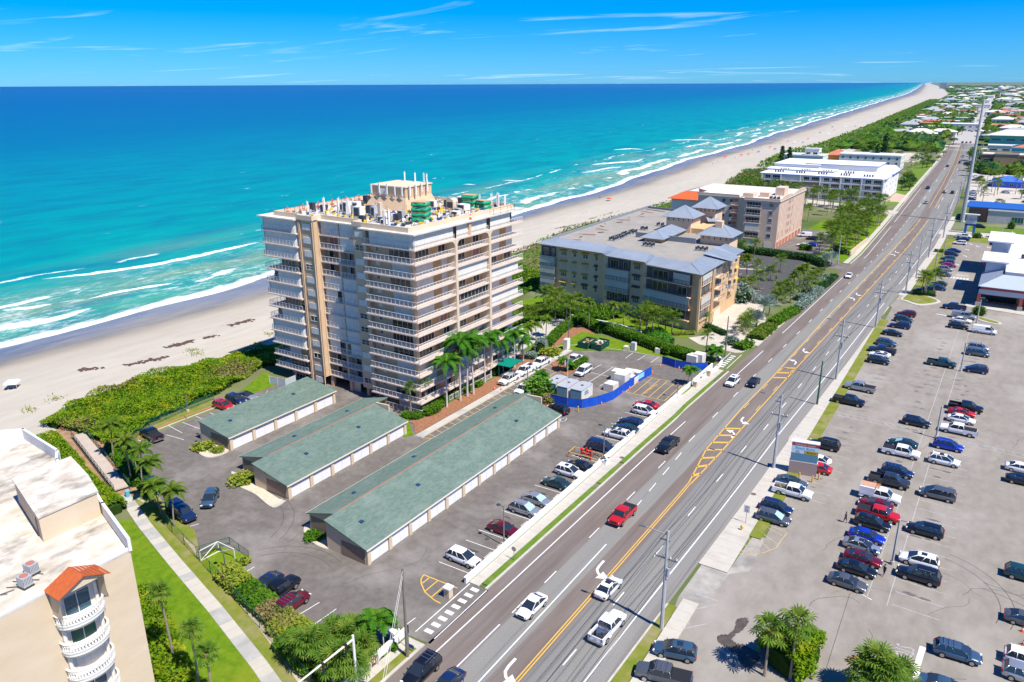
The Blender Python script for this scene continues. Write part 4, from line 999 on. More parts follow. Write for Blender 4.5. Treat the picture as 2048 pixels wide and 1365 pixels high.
for x,y,sx,sy,h,m_ in((-113.6,113.8,1.6,1.3,2.4,M_rail),(-111.6,114.4,1.5,1.2,2.4,M_rail),(-107.4,110.6,1.9,1.3,2.3,M_rail),(-105.4,112.8,1.1,.9,2.1,M_equip),(-103.4,113.2,2.6,1.5,.9,M_rail),(-116.9,115.6,1.1,.9,1.5,M_equip),(-119.8,113.2,1.2,.9,1.3,M_equipd),(-122.0,112.2,1.0,.8,1.7,M_equipd),(-100.4,109.4,1.4,1.0,1.1,M_equip),(-98.9,112.2,1.3,1.1,1.3,M_equipd),(-101.6,116.4,1.2,1.0,1.2,M_equip),(-108.8,114.9,1.0,.8,1.8,M_equipd),(-110.0,117.8,1.4,1.0,1.4,M_equip),(-114.6,118.6,1.2,1.0,1.1,M_equipd),(-118.8,120.5,1.5,1.0,1.2,M_equip),(-120.2,126.5,1.3,1.0,1.6,M_equipd),(-103.0,128.4,1.2,1.0,1.6,M_rail),(-101.4,131.4,1.3,1.1,1.4,M_equipd),(-99.6,134.6,2.6,1.6,1.9,M_rail),(-96.0,129.6,2.2,1.8,1.2,M_rail),(-92.6,122.4,1.7,1.2,1.0,M_rail),(-94.6,126.0,1.2,1.0,.9,M_equip),(-102.8,134.8,2.0,1.4,1.5,M_equip),(-104.6,108.6,1.3,.8,1.0,M_equipd),(-98.6,108.0,1.2,.8,.9,M_rail)):
 cabinet(x,y,sx,sy,h,random.uniform(-.12,.12),m_)
rank(CB,'metal equipment cabinet on the tower roof')
M_tarp=mat('green_tarp',(0.01,0.30,0.13),(0.02,0.40,0.20),sc=1.2,rough=0.5,spec=0.4)
M_ply=mat('plywood',(0.45,0.30,0.15),(0.52,0.36,0.2),sc=1,rough=0.8)
def tarp_stack(x,y,sx,sy,n_,rz,lab):
 t=thing('tarp_stack',lab,'material stack',(x,y,34.95),rz);z=0
 for i in range(n_):
  secs=[]
  for u in range(9):
   xx=(u/8-.5)*sx;r=[]
   for a in range(12):
    an=2*pi*a/12;rr=1+random.uniform(-.10,.10)
    r.append((xx,sy/2*rr*(abs(cos(an))**.5)*(1 if cos(an)>0 else-1),z+.45+.42*rr*(abs(sin(an))**.6)*(1 if sin(an)>0 else-1)))
   secs.append(r)
  loft(secs).build('wrapped_bundle',M_tarp,t,smooth=True);z+=.92
  MB().cbox(0,0,z-.03,sx*.98,sy*.95,.08).build('pallet',M_ply,t);z+=.05
tarp_stack(-94.8,114.4,3.0,2.6,4,.3,'tallest stack of bundles wrapped in bright green tarp near the tower roof edge')
tarp_stack(-98.2,119.6,2.2,1.8,2,.1,'low green tarp bundle beside the tall white antenna on the tower roof')
tarp_stack(-96.6,132.8,2.8,2.4,3,.2,'green tarp stack behind the arched tan vent on the tower roof')
tarp_stack(-93.4,133.2,2.6,2.2,2,-.2,'green tarp stack nearest the north antennas on the tower roof')
t=thing('roof_vent','arched tan vent housing standing beside the green stacks on the tower roof','vent',(-98.6,129.2,34.95))
mb=MB();prof=[(-.9,0),(.9,0),(.9,1.8)]+[(.9*cos(radians(a)),1.8+.6*sin(radians(a)))for a in(30,60,90,120,150)]+[(-.9,1.8)]
n_=len(prof);mb.v=[(x,-.8,z)for x,z in prof]+[(x,.8,z)for x,z in prof]
for i in range(n_):j=(i+1)%n_;mb.f.append((i,j,n_+j,n_+i));mb.m.append(0)
mb.f.append(tuple(reversed(range(n_))));mb.f.append(tuple(range(n_,2*n_)));mb.m+=[0,0]
mb.build('housing',M_tan2,t);MB().box(-.7,-.84,.5,.7,-.8,1.7).build('grille',M_equipd,t)
t=thing('roof_stack','slim tan chimney-like stack beside the white cabinets on the tower roof','chimney',(-101.8,110.6,34.95));MB().box(-.35,-.35,0,.35,.35,3.6).build('shaft',M_tan2,t)
def roof_bits():
 mb=MB()
 for _ in range(900):
  x,y=random.uniform(-124.8,-90.4),random.uniform(107.6,137.6)
  if-116.5<x<-104.4 and 121.2<y<132.6:continue
  q=random.random()
  if q<.45:mb.cbox(x,y,34.95+.2,random.uniform(.2,.9),random.uniform(.2,.8),random.uniform(.15,.75),random.uniform(0,3),random.randrange(6))
  elif q<.8:a=random.uniform(0,pi);l=random.uniform(.8,3.5);mb.tube((x,y,35.05),(x+l*cos(a),y+l*sin(a),35.05+random.uniform(0,.5)),random.uniform(.03,.08),n=4,mi=random.randrange(6))
  else:mb.tube((x,y,34.95),(x,y,35.4+random.random()*1.6),.04,n=4,mi=random.choice((1,4,5)))
 return mb
stuff(tag(roof_bits().build('roof_clutter',[M_equip,M_equipd,M_ply,mat('yellow_drum',(0.7,0.45,0.03)),M_rail,mat('blue_plastic',(0.03,0.08,0.25))]),'pipes, cables, boards and small loose gear strewn over the tower roof','clutter'))
M_org=mat('safety_orange',(0.75,0.10,0.02),rough=0.5)
cone_m=MB();cone_m.lathe([(.16,.03),(.03,.7)],n=8);cone_b=MB();cone_b.box(-.2,-.2,0,.2,.2,.035);cone_s=MB();cone_s.lathe([(.115,.3),(.075,.48)],n=8)
cone_me=(cone_m.mesh('cone_body',M_org),cone_b.mesh('base',M_org),cone_s.mesh('reflective_band',M_white))
def cone(x,y,z,label,group='traffic cones',s=1.0):
 t=thing('traffic_cone',label,'traffic cone',(x,y,z),random.uniform(0,1),group);t.scale=(s,s,s)
 obj('cone_body',cone_me[0],t);obj('base',cone_me[1],t);q=obj('reflective_band',cone_me[2],t);q.scale=(1.04,1.04,1);return t
cl=[cone(-88.4,121.6,34.87,'','orange cones on the tower roof',1.6)]+[cone(-125.1+.3,108+4.2*i,36.25 if 0 else 34.95,'','orange cones on the tower roof',2.0)for i in range(7)]
rank(cl,'orange cone on the tower roof')
t=thing('warning_rope','red and white warning tape strung along the ocean edge of the tower roof','warning tape',(0,0,0))
mb=MB();mb.tube((-124.6,107,35.9),(-124.6,137,35.9),.05,n=4);mb.build('tape',M_org,t)
mb=MB()
for i in range(12):mb.tube((-124.6,107+2.7*i,34.95),(-124.6,107+2.7*i,36.1),.04,n=4)
mb.build('post',M_equipd,t)
DR=[]
for x,y in((-95.4,119.9),(-93.6,124.8),(-100.2,121.2),(-111.4,109.0),(-109.2,108.6),(-106.8,108.0)):
 t=tag(obj('yellow_drum',MB().lathe([(.3,0),(.3,.8)],n=10).mesh('drum',mat('yellow_drum',(0.7,0.45,0.03))),None,(x,y,34.95)),'','drum','yellow drums on the tower roof');DR.append(t)
rank(DR,'yellow drum on the tower roof')
t=thing('access_railing','thin brown metal railing frame on the inland roof edge near the tower corner','railing',(0,0,0))
railing(t,[(-88.6,128.6),(-87.7,128.6),(-87.7,136.4),(-88.6,136.4)],34.87,1.15,m=mat('brown_metal',(0.22,0.15,0.09)),step=2.6,fill=0).name='rail'
t=thing('entrance_canopy','flat green fabric canopy over the tower entrance path between palms','canopy',(0,0,0))
M_gcan=mat('green_canvas',(0.0,0.20,0.14),rough=0.6)
a=(-86.00,121.85);mb=MB()
cx0,cx1,cy0,cy1=-87.2,-83.6,128.2,133.4
mb.v=[(cx0,cy0,2.9),(cx1,cy0,2.9),(cx1,cy1,2.9),(cx0,cy1,2.9),(cx0,(cy0+cy1)/2,3.35),(cx1,(cy0+cy1)/2,3.35)]
mb.f=[(0,1,5,4),(3,4,5,2),(1,2,5),(0,4,3)];mb.m=[0]*4;mb.build('canvas',M_gcan,t)
for x in(cx1-.1,cx0+.6):
 for y in(cy0+.1,cy1-.1):MB().tube((x,y,0),(x,y,2.9),.05,n=6).build('post',M_gcan,t)
# ================= garages =================
M_shing=mat('green_shingles',(0.105,0.155,0.125),(0.15,0.205,0.168),sc=2.2,rough=0.95,spec=0.1,bump=0.5,bsc=12,col3=(0.19,0.24,0.20),sc3=0.5,amt3=0.6,stretch=(1,0.5,1))
M_gdoor=mat('garage_door_white',(0.74,0.74,0.76),rough=0.5)
M_gwall=mat('garage_stucco',(0.56,0.44,0.29),(0.62,0.49,0.34),sc=0.6,rough=0.9)
M_gbrown=mat('garage_brown_panel',(0.23,0.17,0.12),(0.26,0.19,0.14),sc=0.6,rough=0.85)
M_flash=mat('red_flashing',(0.42,0.16,0.11),rough=0.6)
M_gut=mat('gutter_cream',(0.68,0.60,0.48),rough=0.6)
M_ventb=mat('blue_roof_vent',(0.015,0.06,0.13),rough=0.5)
def garage(label,xe,xr_,y0,y1,ze,zr,back=None,nd=6,flash=True,vents=(),bvents=()):
 """front roof falls to xe (doors there), ridge at xr_; back=(xb, yb0, yb1, zb) is the rear roof falling the other way"""
 t=thing('garage',label,'garage block',(0,0,0),0,'green-roofed garage blocks')
 th=.16
 mb=MB();mb.v=[(xr_,y0,0),(xe-.12,y0,0),(xe-.12,y0,ze),(xr_,y0,zr),(xr_,y1,0),(xe-.12,y1,0),(xe-.12,y1,ze),(xr_,y1,zr)]
 mb.f=[(0,1,2,3),(5,4,7,6),(4,0,3,7),(1,5,6,2),(3,2,6,7)];mb.m=[0]*5;mb.build('wall',M_gwall,t)
 def plane(xa,za,xb_,zb_,ya,yb,nm='roof'):
  mb=MB();o=.28;sl=(zb_-za)/(xb_-xa);xa2=xa+(o if xa>xb_ else-o);za2=za+sl*(xa2-xa)
  mb.v=[(xa2,ya-o,za2),(xb_,ya-o,zb_),(xb_,yb+o,zb_),(xa2,yb+o,za2),(xa2,ya-o,za2+th),(xb_,ya-o,zb_+th),(xb_,yb+o,zb_+th),(xa2,yb+o,za2+th)]
  mb.f=[(0,1,2,3),(7,6,5,4),(0,4,5,1),(1,5,6,2),(2,6,7,3),(3,7,4,0)]
  if xa<xb_:mb.f=[tuple(reversed(f))for f in mb.f]
  mb.m=[0]*6;r=mb.build(nm,M_shing,t)
  n_=int(abs(xb_-xa2)/.42);cs_=MB()
  for i in range(n_):
   t0,t1=i/n_,(i+1)/n_
   q0=(xa2+(xb_-xa2)*t0,za2+(zb_-za2)*t0+th);q1=(xa2+(xb_-xa2)*t1,za2+(zb_-za2)*t1+th)
   f=[(q0[0],ya-o,q0[1]+.03),(q0[0],yb+o,q0[1]+.03),(q1[0],yb+o,q1[1]+.008),(q1[0],ya-o,q1[1]+.008)]
   if xa<xb_:f.reverse()
   cs_.face(f)
   f=[(q0[0],ya-o,q0[1]),(q0[0],yb+o,q0[1]),(q0[0],yb+o,q0[1]+.03),(q0[0],ya-o,q0[1]+.03)]
   if xa<xb_:f.reverse()
   cs_.face(f)
  stuff(cs_.build('shingle_courses',M_shing,t))
  sgn=1 if xa>xb_ else-1
  MB().box(min(xa2,xa2+sgn*.12),ya-o,za2-.04,max(xa2,xa2+sgn*.12),yb+o,za2+th-.02).build('gutter',M_gut,t)
  return lambda x:za+sl*(x-xa)+th
 hf=plane(xe,ze,xr_,zr,y0,y1)
 seg=(y1-y0-.6)/nd;w=Wall((xe-.12,y0),(xe-.12,y1))
 for i in range(nd+1):MB().box(xe-.16,y0+seg*i,0,xe+.16,y0+seg*i+.6,ze+.02).build('pilaster',M_gwall,t)
 for i in range(nd):
  u0=seg*i+.6;u1=seg*(i+1)
  d_=panel(t,w,u0+.05,u1-.05,.02,ze-.32,.02,'garage_door',M_gdoor,0,.05)
  L_=u1-u0-.1;sm_=MB()
  for z_ in(.5,1.0,1.5):sm_.box(.05,-.065,z_-.012,L_-.05,-.05,z_+.012)
  sm_.box(L_/2-.04,-.075,.02,L_/2+.04,-.05,ze-.34);obj('door_seam',sm_.mesh('door_seam',M_gut),d_)
 MB().box(xe-.14,y0,ze-.34,xe+.06,y1,ze-.02).build('lintel',M_gwall,t)
 wl=abs(xe-xr_);mb=MB();mb.box(xe-wl*.62,y0-.05,.02,xe-.35,y0-.003,ze-.12);mb.build('end_panel',M_gbrown,t)
 if back:
  xb_,ya,yb,zb_=back
  mb=MB();mb.v=[(xb_,ya,0),(xr_-.01,ya,0),(xr_-.01,ya,zr-.05),(xb_,ya,zb_),(xb_,yb,0),(xr_-.01,yb,0),(xr_-.01,yb,zr-.05),(xb_,yb,zb_)]
  mb.f=[(0,1,2,3),(5,4,7,6),(4,0,3,7),(3,2,6,7)];mb.m=[0]*4;mb.build('rear_wall',M_gwall,t)
  hb=plane(xb_,zb_,xr_,zr-.02,ya,yb)
  mb=MB();mb.box(xb_+.3,ya-.05,.02,xr_-1.3,ya-.003,zb_-.3);mb.build('end_panel',M_gbrown,t)
  MB().box(xr_-.07,ya+.6,zr+th-.05,xr_+.07,y1+.2,zr+th+.045).build('ridge_flashing',M_flash,t)
  mb=MB();yb=y1+.1;mb.v=[(xr_+.1,yb+.29,0),(xr_+3.2,yb+.29,0),(xr_+3.2,yb+.29,zr+.45),(xr_+.1,yb+.29,zr+.3),(xr_+.1,yb+.6,0),(xr_+3.2,yb+.6,0),(xr_+3.2,yb+.6,zr+.45),(xr_+.1,yb+.6,zr+.3)]
  mb.f=[(0,1,2,3),(5,4,7,6),(1,5,6,2),(3,2,6,7),(4,0,3,7)];mb.m=[0]*5;mb.build('gable_parapet',M_gwall,t)
  for y in bvents:MB().cbox(xb_+(xr_-xb_)*.5,y,hb(xb_+(xr_-xb_)*.5)+.1,.5,.5,.16).build('roof_vent',M_ventb,t)
 for y in vents:MB().cbox(xe+(xr_-xe)*.52,y,hf(xe+(xr_-xe)*.52)+.1,.55,.55,.18).build('roof_vent',M_ventb,t)
 return t
garage('longest garage block, nearest the road, with a green double-sloped roof',-63.2,-70.5,62.3,113.2,2.4,4.4,(-75.8,64.2,115.0,2.8),12,vents=(65.5,77.5,104.5),bvents=(70.5,84,107))
garage('middle garage block with a green double-sloped roof and a red ridge strip',-85.1,-92.6,68.4,95.9,2.4,4.0,(-98.6,70.9,99.4,2.5),6,vents=(76.0,88.0),bvents=(79.5,92))
garage('single-sloped green garage block closest to the dunes and the ocean',-106.4,-114.2,74.4,99.4,2.45,3.7,None,5,vents=(78.0,92.6))
# ================= neighbouring buildings =================
M_metal=mat('grey_metal_roof',(0.30,0.345,0.39),(0.35,0.395,0.44),sc=0.4,rough=0.45,metal=0.25,spec=0.4)
M_b2=mat('stucco_beige',(0.70,0.47,0.30),(0.76,0.52,0.34),sc=0.4,rough=0.9,bump=0.1)
M_b2o=mat('stucco_apricot',(0.56,0.37,0.19),(0.62,0.42,0.23),sc=0.4,rough=0.9,bump=0.1)
M_rf2=mat('gravel_roof',(0.28,0.255,0.215),(0.33,0.30,0.255),sc=0.3,rough=0.95,col3=(0.24,0.225,0.20),sc3=0.12,amt3=0.5)
M_aw=mat('orange_awning',(0.85,0.40,0.06),rough=0.7)
M_bronze=mat('bronze_rail',(0.085,0.065,0.05),rough=0.6)
M_cshut=mat('cream_shutter',(0.56,0.53,0.46),(0.50,0.47,0.41),sc=0.7,rough=0.7)
def slope(parent,a,b_,c,d,name='roof',m=None,seam=0.55,th=.12):
 """metal roof plane a-b (eave) to d-c (ridge) with standing seams"""
 m=m or M_metal;mb=MB();A,B,Cc,D=map(Vector,(a,b_,c,d));n=(B-A).cross(D-A)
 if n.length<1e-6:n=(B-A).cross(Cc-A)
 n.normalize()
 if n.z<0:n=-n
 up=n*th
 for q in([A+up,B+up,Cc+up,D+up],[A,A+up,B+up,B]):mb.face(q)
 mb.face([D,Cc,B,A])
 L_=(B-A).length;k=int(L_/seam);w=(B-A).normalized()
 for i in range(1,k):
  t=i/k;p=A+(B-A)*t
  e=(D-A);up_dir=n.cross(w);
  if up_dir.z<0:up_dir=-up_dir
  H_=(D-A).dot(up_dir);xD=(D-A).dot(w);xC=(Cc-A).dot(w);x=L_*t;hh=H_
  if xD>1e-3 and x<xD:hh=H_*x/xD
  if xC<L_-1e-3 and x>xC:hh=H_*(L_-x)/max(1e-3,L_-xC)
  p1=p+up_dir*max(0.05,hh);q=w*.035
  mb.face([p-q+up*1.35,p+q+up*1.35,p1+q+up*1.35,p1-q+up*1.35]);mb.face([p-q+up,p-q+up*1.35,p1-q+up*1.35,p1-q+up])
 return mb.build(name,m,parent)
def hip(parent,x0,y0,x1,y1,z0,z1,m=None,name='roof',seam=.6):
 w=min(x1-x0,y1-y0)/2;
 if x1-x0>=y1-y0:r0,r1=(x0+w,(y0+y1)/2,z1),(x1-w,(y0+y1)/2,z1)
 else:r0,r1=((x0+x1)/2,y0+w,z1),((x0+x1)/2,y1-w,z1)
 a,b_,c,d=(x0,y0,z0),(x1,y0,z0),(x1,y1,z0),(x0,y1,z0)
 if x1-x0>=y1-y0:F=[(a,b_,r1,r0),(b_,c,r1,r1),(c,d,r0,r1),(d,a,r0,r0)]
 else:F=[(a,b_,r0,r0),(b_,c,r1,r0),(c,d,r1,r1),(d,a,r0,r1)]
 for f in F:slope(parent,*f,name=name,m=m,seam=seam)
def acunit(parent,x,y,z,s=.8,m=None):
 mb=MB();mb.lathe([(s*.45,0),(s*.45,s),(s*.36,s*1.05)],x,y,z,8);mb.cbox(x,y,z-.1,s*1.1,s*1.1,.2,0,1);mb.tube((x,y,z+s*1.05),(x,y,z+s*1.09),s*.3,n=8,mi=1)
 return mb.build('air_conditioner',[m or M_equipd,M_equip],parent)
B2=thing('condominium','tan condominium with grey standing-seam metal roofs, orange awnings and four rows of balconies','condominium')
F2=[(-62.4,181.4),(-62.4,213.5),(-66.5,216),(-79,231),(-79,252),(-88,268),(-115.4,272),(-115.4,194.0),(-94.0,192.2),(-92.0,189.4),(-80.0,187.6),(-78.4,185.2)]
MB().prism(F2,-.05,15.0).build('wall',M_b2,B2)
MB().prism([(-62.1,181.1),(-62.1,213.7),(-65,213.7),(-65,184),(-66,182.4)],-.04,15.05).build('wall',M_b2o,B2)
MB().prism([(p[0]*.998-.25,p[1])for p in F2],15.0,15.3).build('flat_roof',M_rf2,B2)
E2=[(-116.6,193.0),(-93.5,190.6),(-91.0,188.0),(-79.0,186.2),(-77.4,183.8),(-61.2,180.2)]
I2=[(-113.0,198.6),(-94.5,196.2),(-90.0,193.4),(-79.5,191.4),(-77.4,189.4),(-67.0,187.2)]
for i in range(5):slope(B2,(*E2[i],15.05),(*E2[i+1],15.05),(*I2[i+1],16.3),(*I2[i],16.3))
slope(B2,(-61.2,180.2,15.05),(-61.2,203.5,15.05),(-66.8,203.5,16.3),(-66.8,187.2,16.3));slope(B2,(-59.6,198.5,15.2),(-59.6,205.0,15.2),(-66.8,208,16.9),(-66.8,196,16.9));slope(B2,(-61.2,203.5,15.05),(-61.2,214.8,15.05),(-66.8,214.8,16.4),(-66.8,203.5,16.4))
pa=MB();pa.wall([(-95,216.5),(-76,215.8)],.3,15.3,16.9);pa.wall([(-115.2,199),(-115.2,271.8),(-88.4,267.8)],.3,15.3,16.1);pa.build('parapet',mat('grey_parapet',(0.22,0.24,0.26),rough=.7),B2)
WF=[Wall((-115.4,194.0),(-94.0,192.2)),Wall((-94.0,192.2),(-92.0,189.4)),Wall((-92.0,189.4),(-80.0,187.6)),Wall((-80.0,187.6),(-78.4,185.2)),Wall((-78.4,185.2),(-62.4,181.4)),Wall((-62.1,181.1),(-62.1,213.5))]
WF[5].p0=(-62.1,181.1)
def awning(parent,w,u,z,wd,m=M_aw):
 mb=MB();mb.face([(-wd/2,-.75,-.42),(wd/2,-.75,-.42),(wd/2,-.02,.0),(-wd/2,-.02,.0)]);mb.face([(-wd/2,-.75,-.60),(wd/2,-.75,-.60),(wd/2,-.75,-.42),(-wd/2,-.75,-.42)])
 mb.face([(-wd/2,-.02,0),(-wd/2,-.02,-.5),(-wd/2,-.75,-.42)]);mb.face([(wd/2,-.02,0),(wd/2,-.75,-.42),(wd/2,-.02,-.5)])
 return mb.build('awning',m,parent,w.at(u,z),w.rz)
FZ2=[2.6,5.6,8.7,11.8]
M_awd=mat('brown_awning',(0.20,0.10,0.05),rough=.7)
for fi,z in enumerate(FZ2):
 w=WF[0]
 for u,wd,n_ in((8.2,2.0,3),(12.0,.9,1),(15.6,1.7,2)):
  if fi==2 and u>8:panel(B2,w,u-wd/2,u+wd/2,z+.7,z+2.1,.02,'storm_shutter',M_cshut,.4)
  else:window(B2,w,u,z+.7,wd,1.4,n_,2,.01,M_glassb)
  awning(B2,w,u,z+2.55,wd+.5,M_aw if not(fi==0 and u>15)else M_awd)
 window(B2,w,19.3,z+.6,.8,1.4,1,2,.01,M_glassb);awning(B2,w,19.3,z+2.55,1.1,M_awd if fi<3 else M_aw)
 def bal(w,u0,u1,z,kind,out=.9,last=False):
  MB().box(u0,-out,-.28,u1,.0,0).build('balcony_slab',M_b2,B2,w.at(0,z),w.rz)
  if kind=='S':panel(B2,w,u0+.1,u1-.1,z+.02,z+2.75,out-.1,'storm_shutter',M_cshut,(u1-u0)/3)
  else:
   MB().box(u0+.1,-.06,0.02,u1-.1,-.01,2.7).build('recess',M_int,B2,w.at(0,z),w.rz)
   window(B2,w,u0+(u1-u0)*.32,z+.1,(u1-u0)*.34,2.2,3,1,.08);window(B2,w,u0+(u1-u0)*.8,z+.1,(u1-u0)*.2,2.2,2,1,.08)
  p,q=w.at(u0+.05,0,out),w.at(u1-.05,0,out);railing(B2,[p[:2],q[:2]],z,1.05,m=M_bronze,step=1.1,fill=.16)
 bal(WF[0],.2,5.6,z,'O' if fi==3 else 'S')
 bal(WF[2],.8,8.4,z,'O' if fi in(3,0)else 'S')
 if fi==1:panel(B2,WF[2],9.3,11.5,z+.9,z+2.0,.02,'storm_shutter',M_cshut,.6)
 else:window(B2,WF[2],10.4,z+.7,2.0,1.4,3,2,.01,M_glassb)
 awning(B2,WF[2],10.4,z+2.55,2.4,M_aw if fi==3 else M_awd)
 bal(WF[4],.6,14.8,z,'S' if fi==1 else 'O',1.0)
 if fi==3:panel(B2,WF[4],9.6,14.6,z+.05,z+2.7,.85,'storm_shutter',M_cshut,1.7)
 w=WF[5]
 bal(w,1.4,8.6,z,'S' if fi in(1,3)else 'O',.5)
 if fi:
  bal(w,12.0,17.5,z,'O',1.4)
  for u in(19.5,22.5):window(B2,w,u,z+.8,1.2,1.4,2,2,.02)
  bal(w,23.8,26.6,z,'O',.9);window(B2,w,29.6,z+.8,1.6,1.5,2,2,.02);awning(B2,w,29.6,z+2.7,2.2)
for u in(0.3,9.6,10.6):MB().box(u-.3,-.55,0,u+.3,0,15.0).build('pier',M_b2o,B2,WF[5].at(0,0),WF[5].rz)
panel(B2,WF[5],13.2,18.6,0.05,2.4,.05,'garage_door',M_gut,.9)
MB().box(9.8,-.5,2.5,13.0,-.02,2.9).build('canopy',M_b2o,B2,WF[5].at(0,0),WF[5].rz)
def pavilion(x0,y0,x1,y1,zb,ze,za,ov=1.1):
 MB().box(x0,y0,zb,x1,y1,ze).build('pavilion_wall',M_b2,B2);hip(B2,x0-ov,y0-ov,x1+ov,y1+ov,ze-.15,za)
 mb=MB()
 for i in range(5):
  t=(i+.5)/5
  for(x,y)in((x0+(x1-x0)*t,y0-.05),(x1+.05,y0+(y1-y0)*t)):mb.box(x-.09,y-.09,ze-1.2,x+.09,y+.09,ze)
 stuff(mb.build('eave_brackets',M_bronze,B2))
pavilion(-91.3,231.0,-83.2,239.6,15.0,20.1,23.2);pavilion(-86.8,244.0,-80.0,251.2,15,21.6,24.7);pavilion(-75.0,217.0,-66.4,225.0,0,18.1,21.0)
MB().box(-71.6,219.2,19.5,-69.6,221.0,21.9).build('chimney',M_b2,B2)
MB().box(-90.4,212,15.3,-85,229,16.4).build('pavilion_wall',M_b2o,B2);hip(B2,-91.6,211,-84,230,16.4,18.4);slope(B2,(-81.2,241.2,17.6),(-77.5,243.2,17.6),(-79.5,246,18.6),(-82.5,243,18.6),seam=.7)
MB().box(-83.2,231.5,0,-79.2,244,16.9).build('stair_tower',M_b2o,B2)
for z in(4,7.2,10.4,13.6):
 for y in(233.5,240):window(B2,Wall((-79.2,231.5),(-79.2,244)),y-231.5,z,1.8,1.9,2,1,.02,M_int)
random.seed(5)
for gx,gy in((-99.5,207.5),(-99.2,211.5),(-99.6,216.5),(-99.3,221.0),(-98.6,228.5),(-97.0,238)):
 for i in range(2):
  for j in range(3 if gy<222 else 2):acunit(B2,gx+i*1.3+random.uniform(-.1,.1),gy+j*1.25,15.6)
for gx,gy in((-87.5,205),(-72.5,207.2)):
 for i in range(3):
  for j in range(2):acunit(B2,gx+i*1.25,gy+j*1.5,15.6)
for i in range(14):MB().tube((-114+random.uniform(0,8),202+i*5,15.3),(-114+random.uniform(0,8),202+i*5,15.7),.12,n=6).build('roof_pipe',M_equipd if i%2 else M_flash,B2)
text('Majorca',1.3,M_awd,B2,(-61.98,206.5,3.6),radians(90),'lettering',tilt=radians(90))
def block(label,x0,y0,x1,y1,h,wm,rm,floors,faces='SE',bays=(6,3),name='apartment_building',cat='apartment building',rails=True,parapet=.5,glass=None,simple=False,z0=0,group=None,wh=1.5,ww=.6):
 t=thing(name,label,cat,(0,0,0),0,group)
 MB().box(x0,y0,z0-.04,x1,y1,h).build('wall',wm,t)
 MB().box(x0-.3,y0-.3,h,x1+.3,y1+.3,h+.25).build('roof',rm,t)
 if parapet:
  MB().wall([(x0,y0),(x1,y0),(x1,y1),(x0,y1),(x0,y0)],.25,h+.25,h+.25+parapet).build('parapet',wm,t)
 fh=(h-z0)/floors
 for f,n_ in zip(faces,bays):
  w={'S':Wall((x0,y0),(x1,y0)),'E':Wall((x1,y0),(x1,y1))}[f]
  for k in range(floors):
   z=z0+fh*k+.55
   for i in range(n_):
    u=w.len*(i+.5)/n_;wd=w.len/n_*ww
    window(t,w,u,z,wd,min(wh,fh-.9),2 if wd<4 else 4,1,.02,glass)
   if rails and f=='S' and k:
    MB().box(.3,-.9,-.2,w.len-.3,0,0).build('balcony_slab',wm,t,w.at(0,fh*k+z0),w.rz)
    a,b_=w.at(.4,0,.85),w.at(w.len-.4,0,.85);railing(t,[a[:2],b_[:2]],fh*k+z0,.95,m=M_rail,step=2.2,fill=.3)
 return t
M_pinkw=mat('stucco_pink',(0.62,0.45,0.33),(0.68,0.51,0.39),sc=0.3,rough=0.9)
M_terra=mat('terracotta',(0.48,0.16,0.09),(0.55,0.21,0.12),sc=0.8,rough=0.85)
M_roofor=mat('orange_tiles',(0.80,0.13,0.035),(0.72,0.10,0.03),sc=1.5,rough=0.8)
M_whitew=mat('white_stucco',(0.72,0.70,0.66),(0.66,0.64,0.60),sc=0.3,rough=0.85)
M_whiter=mat('white_roof',(0.78,0.78,0.77),(0.70,0.70,0.69),sc=0.2,rough=0.7)
M_creamr=mat('cream_roof',(0.66,0.60,0.50),(0.58,0.52,0.43),sc=0.3,rough=0.85)
B3=thing('apartment_building','pink six-storey apartment block with a scalloped parapet and red garage doors at its foot','apartment building')
MB().prism([(-86.0,296.5),(-73.0,296.5),(-73.0,336),(-112,336),(-112,318),(-106,312),(-106,300.5),(-89.5,300.5),(-86.0,299)],-.04,17.6).build('wall',M_pinkw,B3)
MB().prism([(-86.4,296.1),(-72.6,296.1),(-72.6,336.4),(-112.4,336.4),(-112.4,318),(-106.4,312),(-106.4,300.1),(-89.7,300.1),(-86.4,299)],17.6,17.9).build('roof',M_creamr,B3)
pz=MB();pz.wall([(-86,296.3),(-72.8,296.3)],.3,17.9,18.6);pz.wall([(-106,300.3),(-89.5,300.3)],.3,17.9,18.8)
for i in range(16):
 y=297+2.5*i;pz.wall([(-72.8,y-1.25),(-72.8,y+1.25)],.3,17.9,18.3+1.1*abs(sin((y-297)*pi/20)))
pz.build('parapet',M_pinkw,B3)
for x0,y0,x1,y1,z in((-83,305,-79.5,309,19.6),(-88.5,301.5,-84.5,306,19.4),(-79,312,-75.5,318,21.0)):MB().box(x0,y0,17.9,x1,y1,z).build('roof_box',M_pinkw,B3)
for k in range(6):
 for j in range(3 if k<3 else 2):acunit(B3,-77.5+(k%3)*1.4,299.8+(k//3)*1.6+j*.2,18.2)
hip(B3,-104,306,-97,313,17.9,20.2,M_whiter);hip(B3,-96,303,-90.5,309,17.9,20.0,M_whiter)
wS,wS2,wE=Wall((-86.0,296.5),(-73.0,296.5)),Wall((-106,300.5),(-89.5,300.5)),Wall((-73.0,296.5),(-73.0,336))
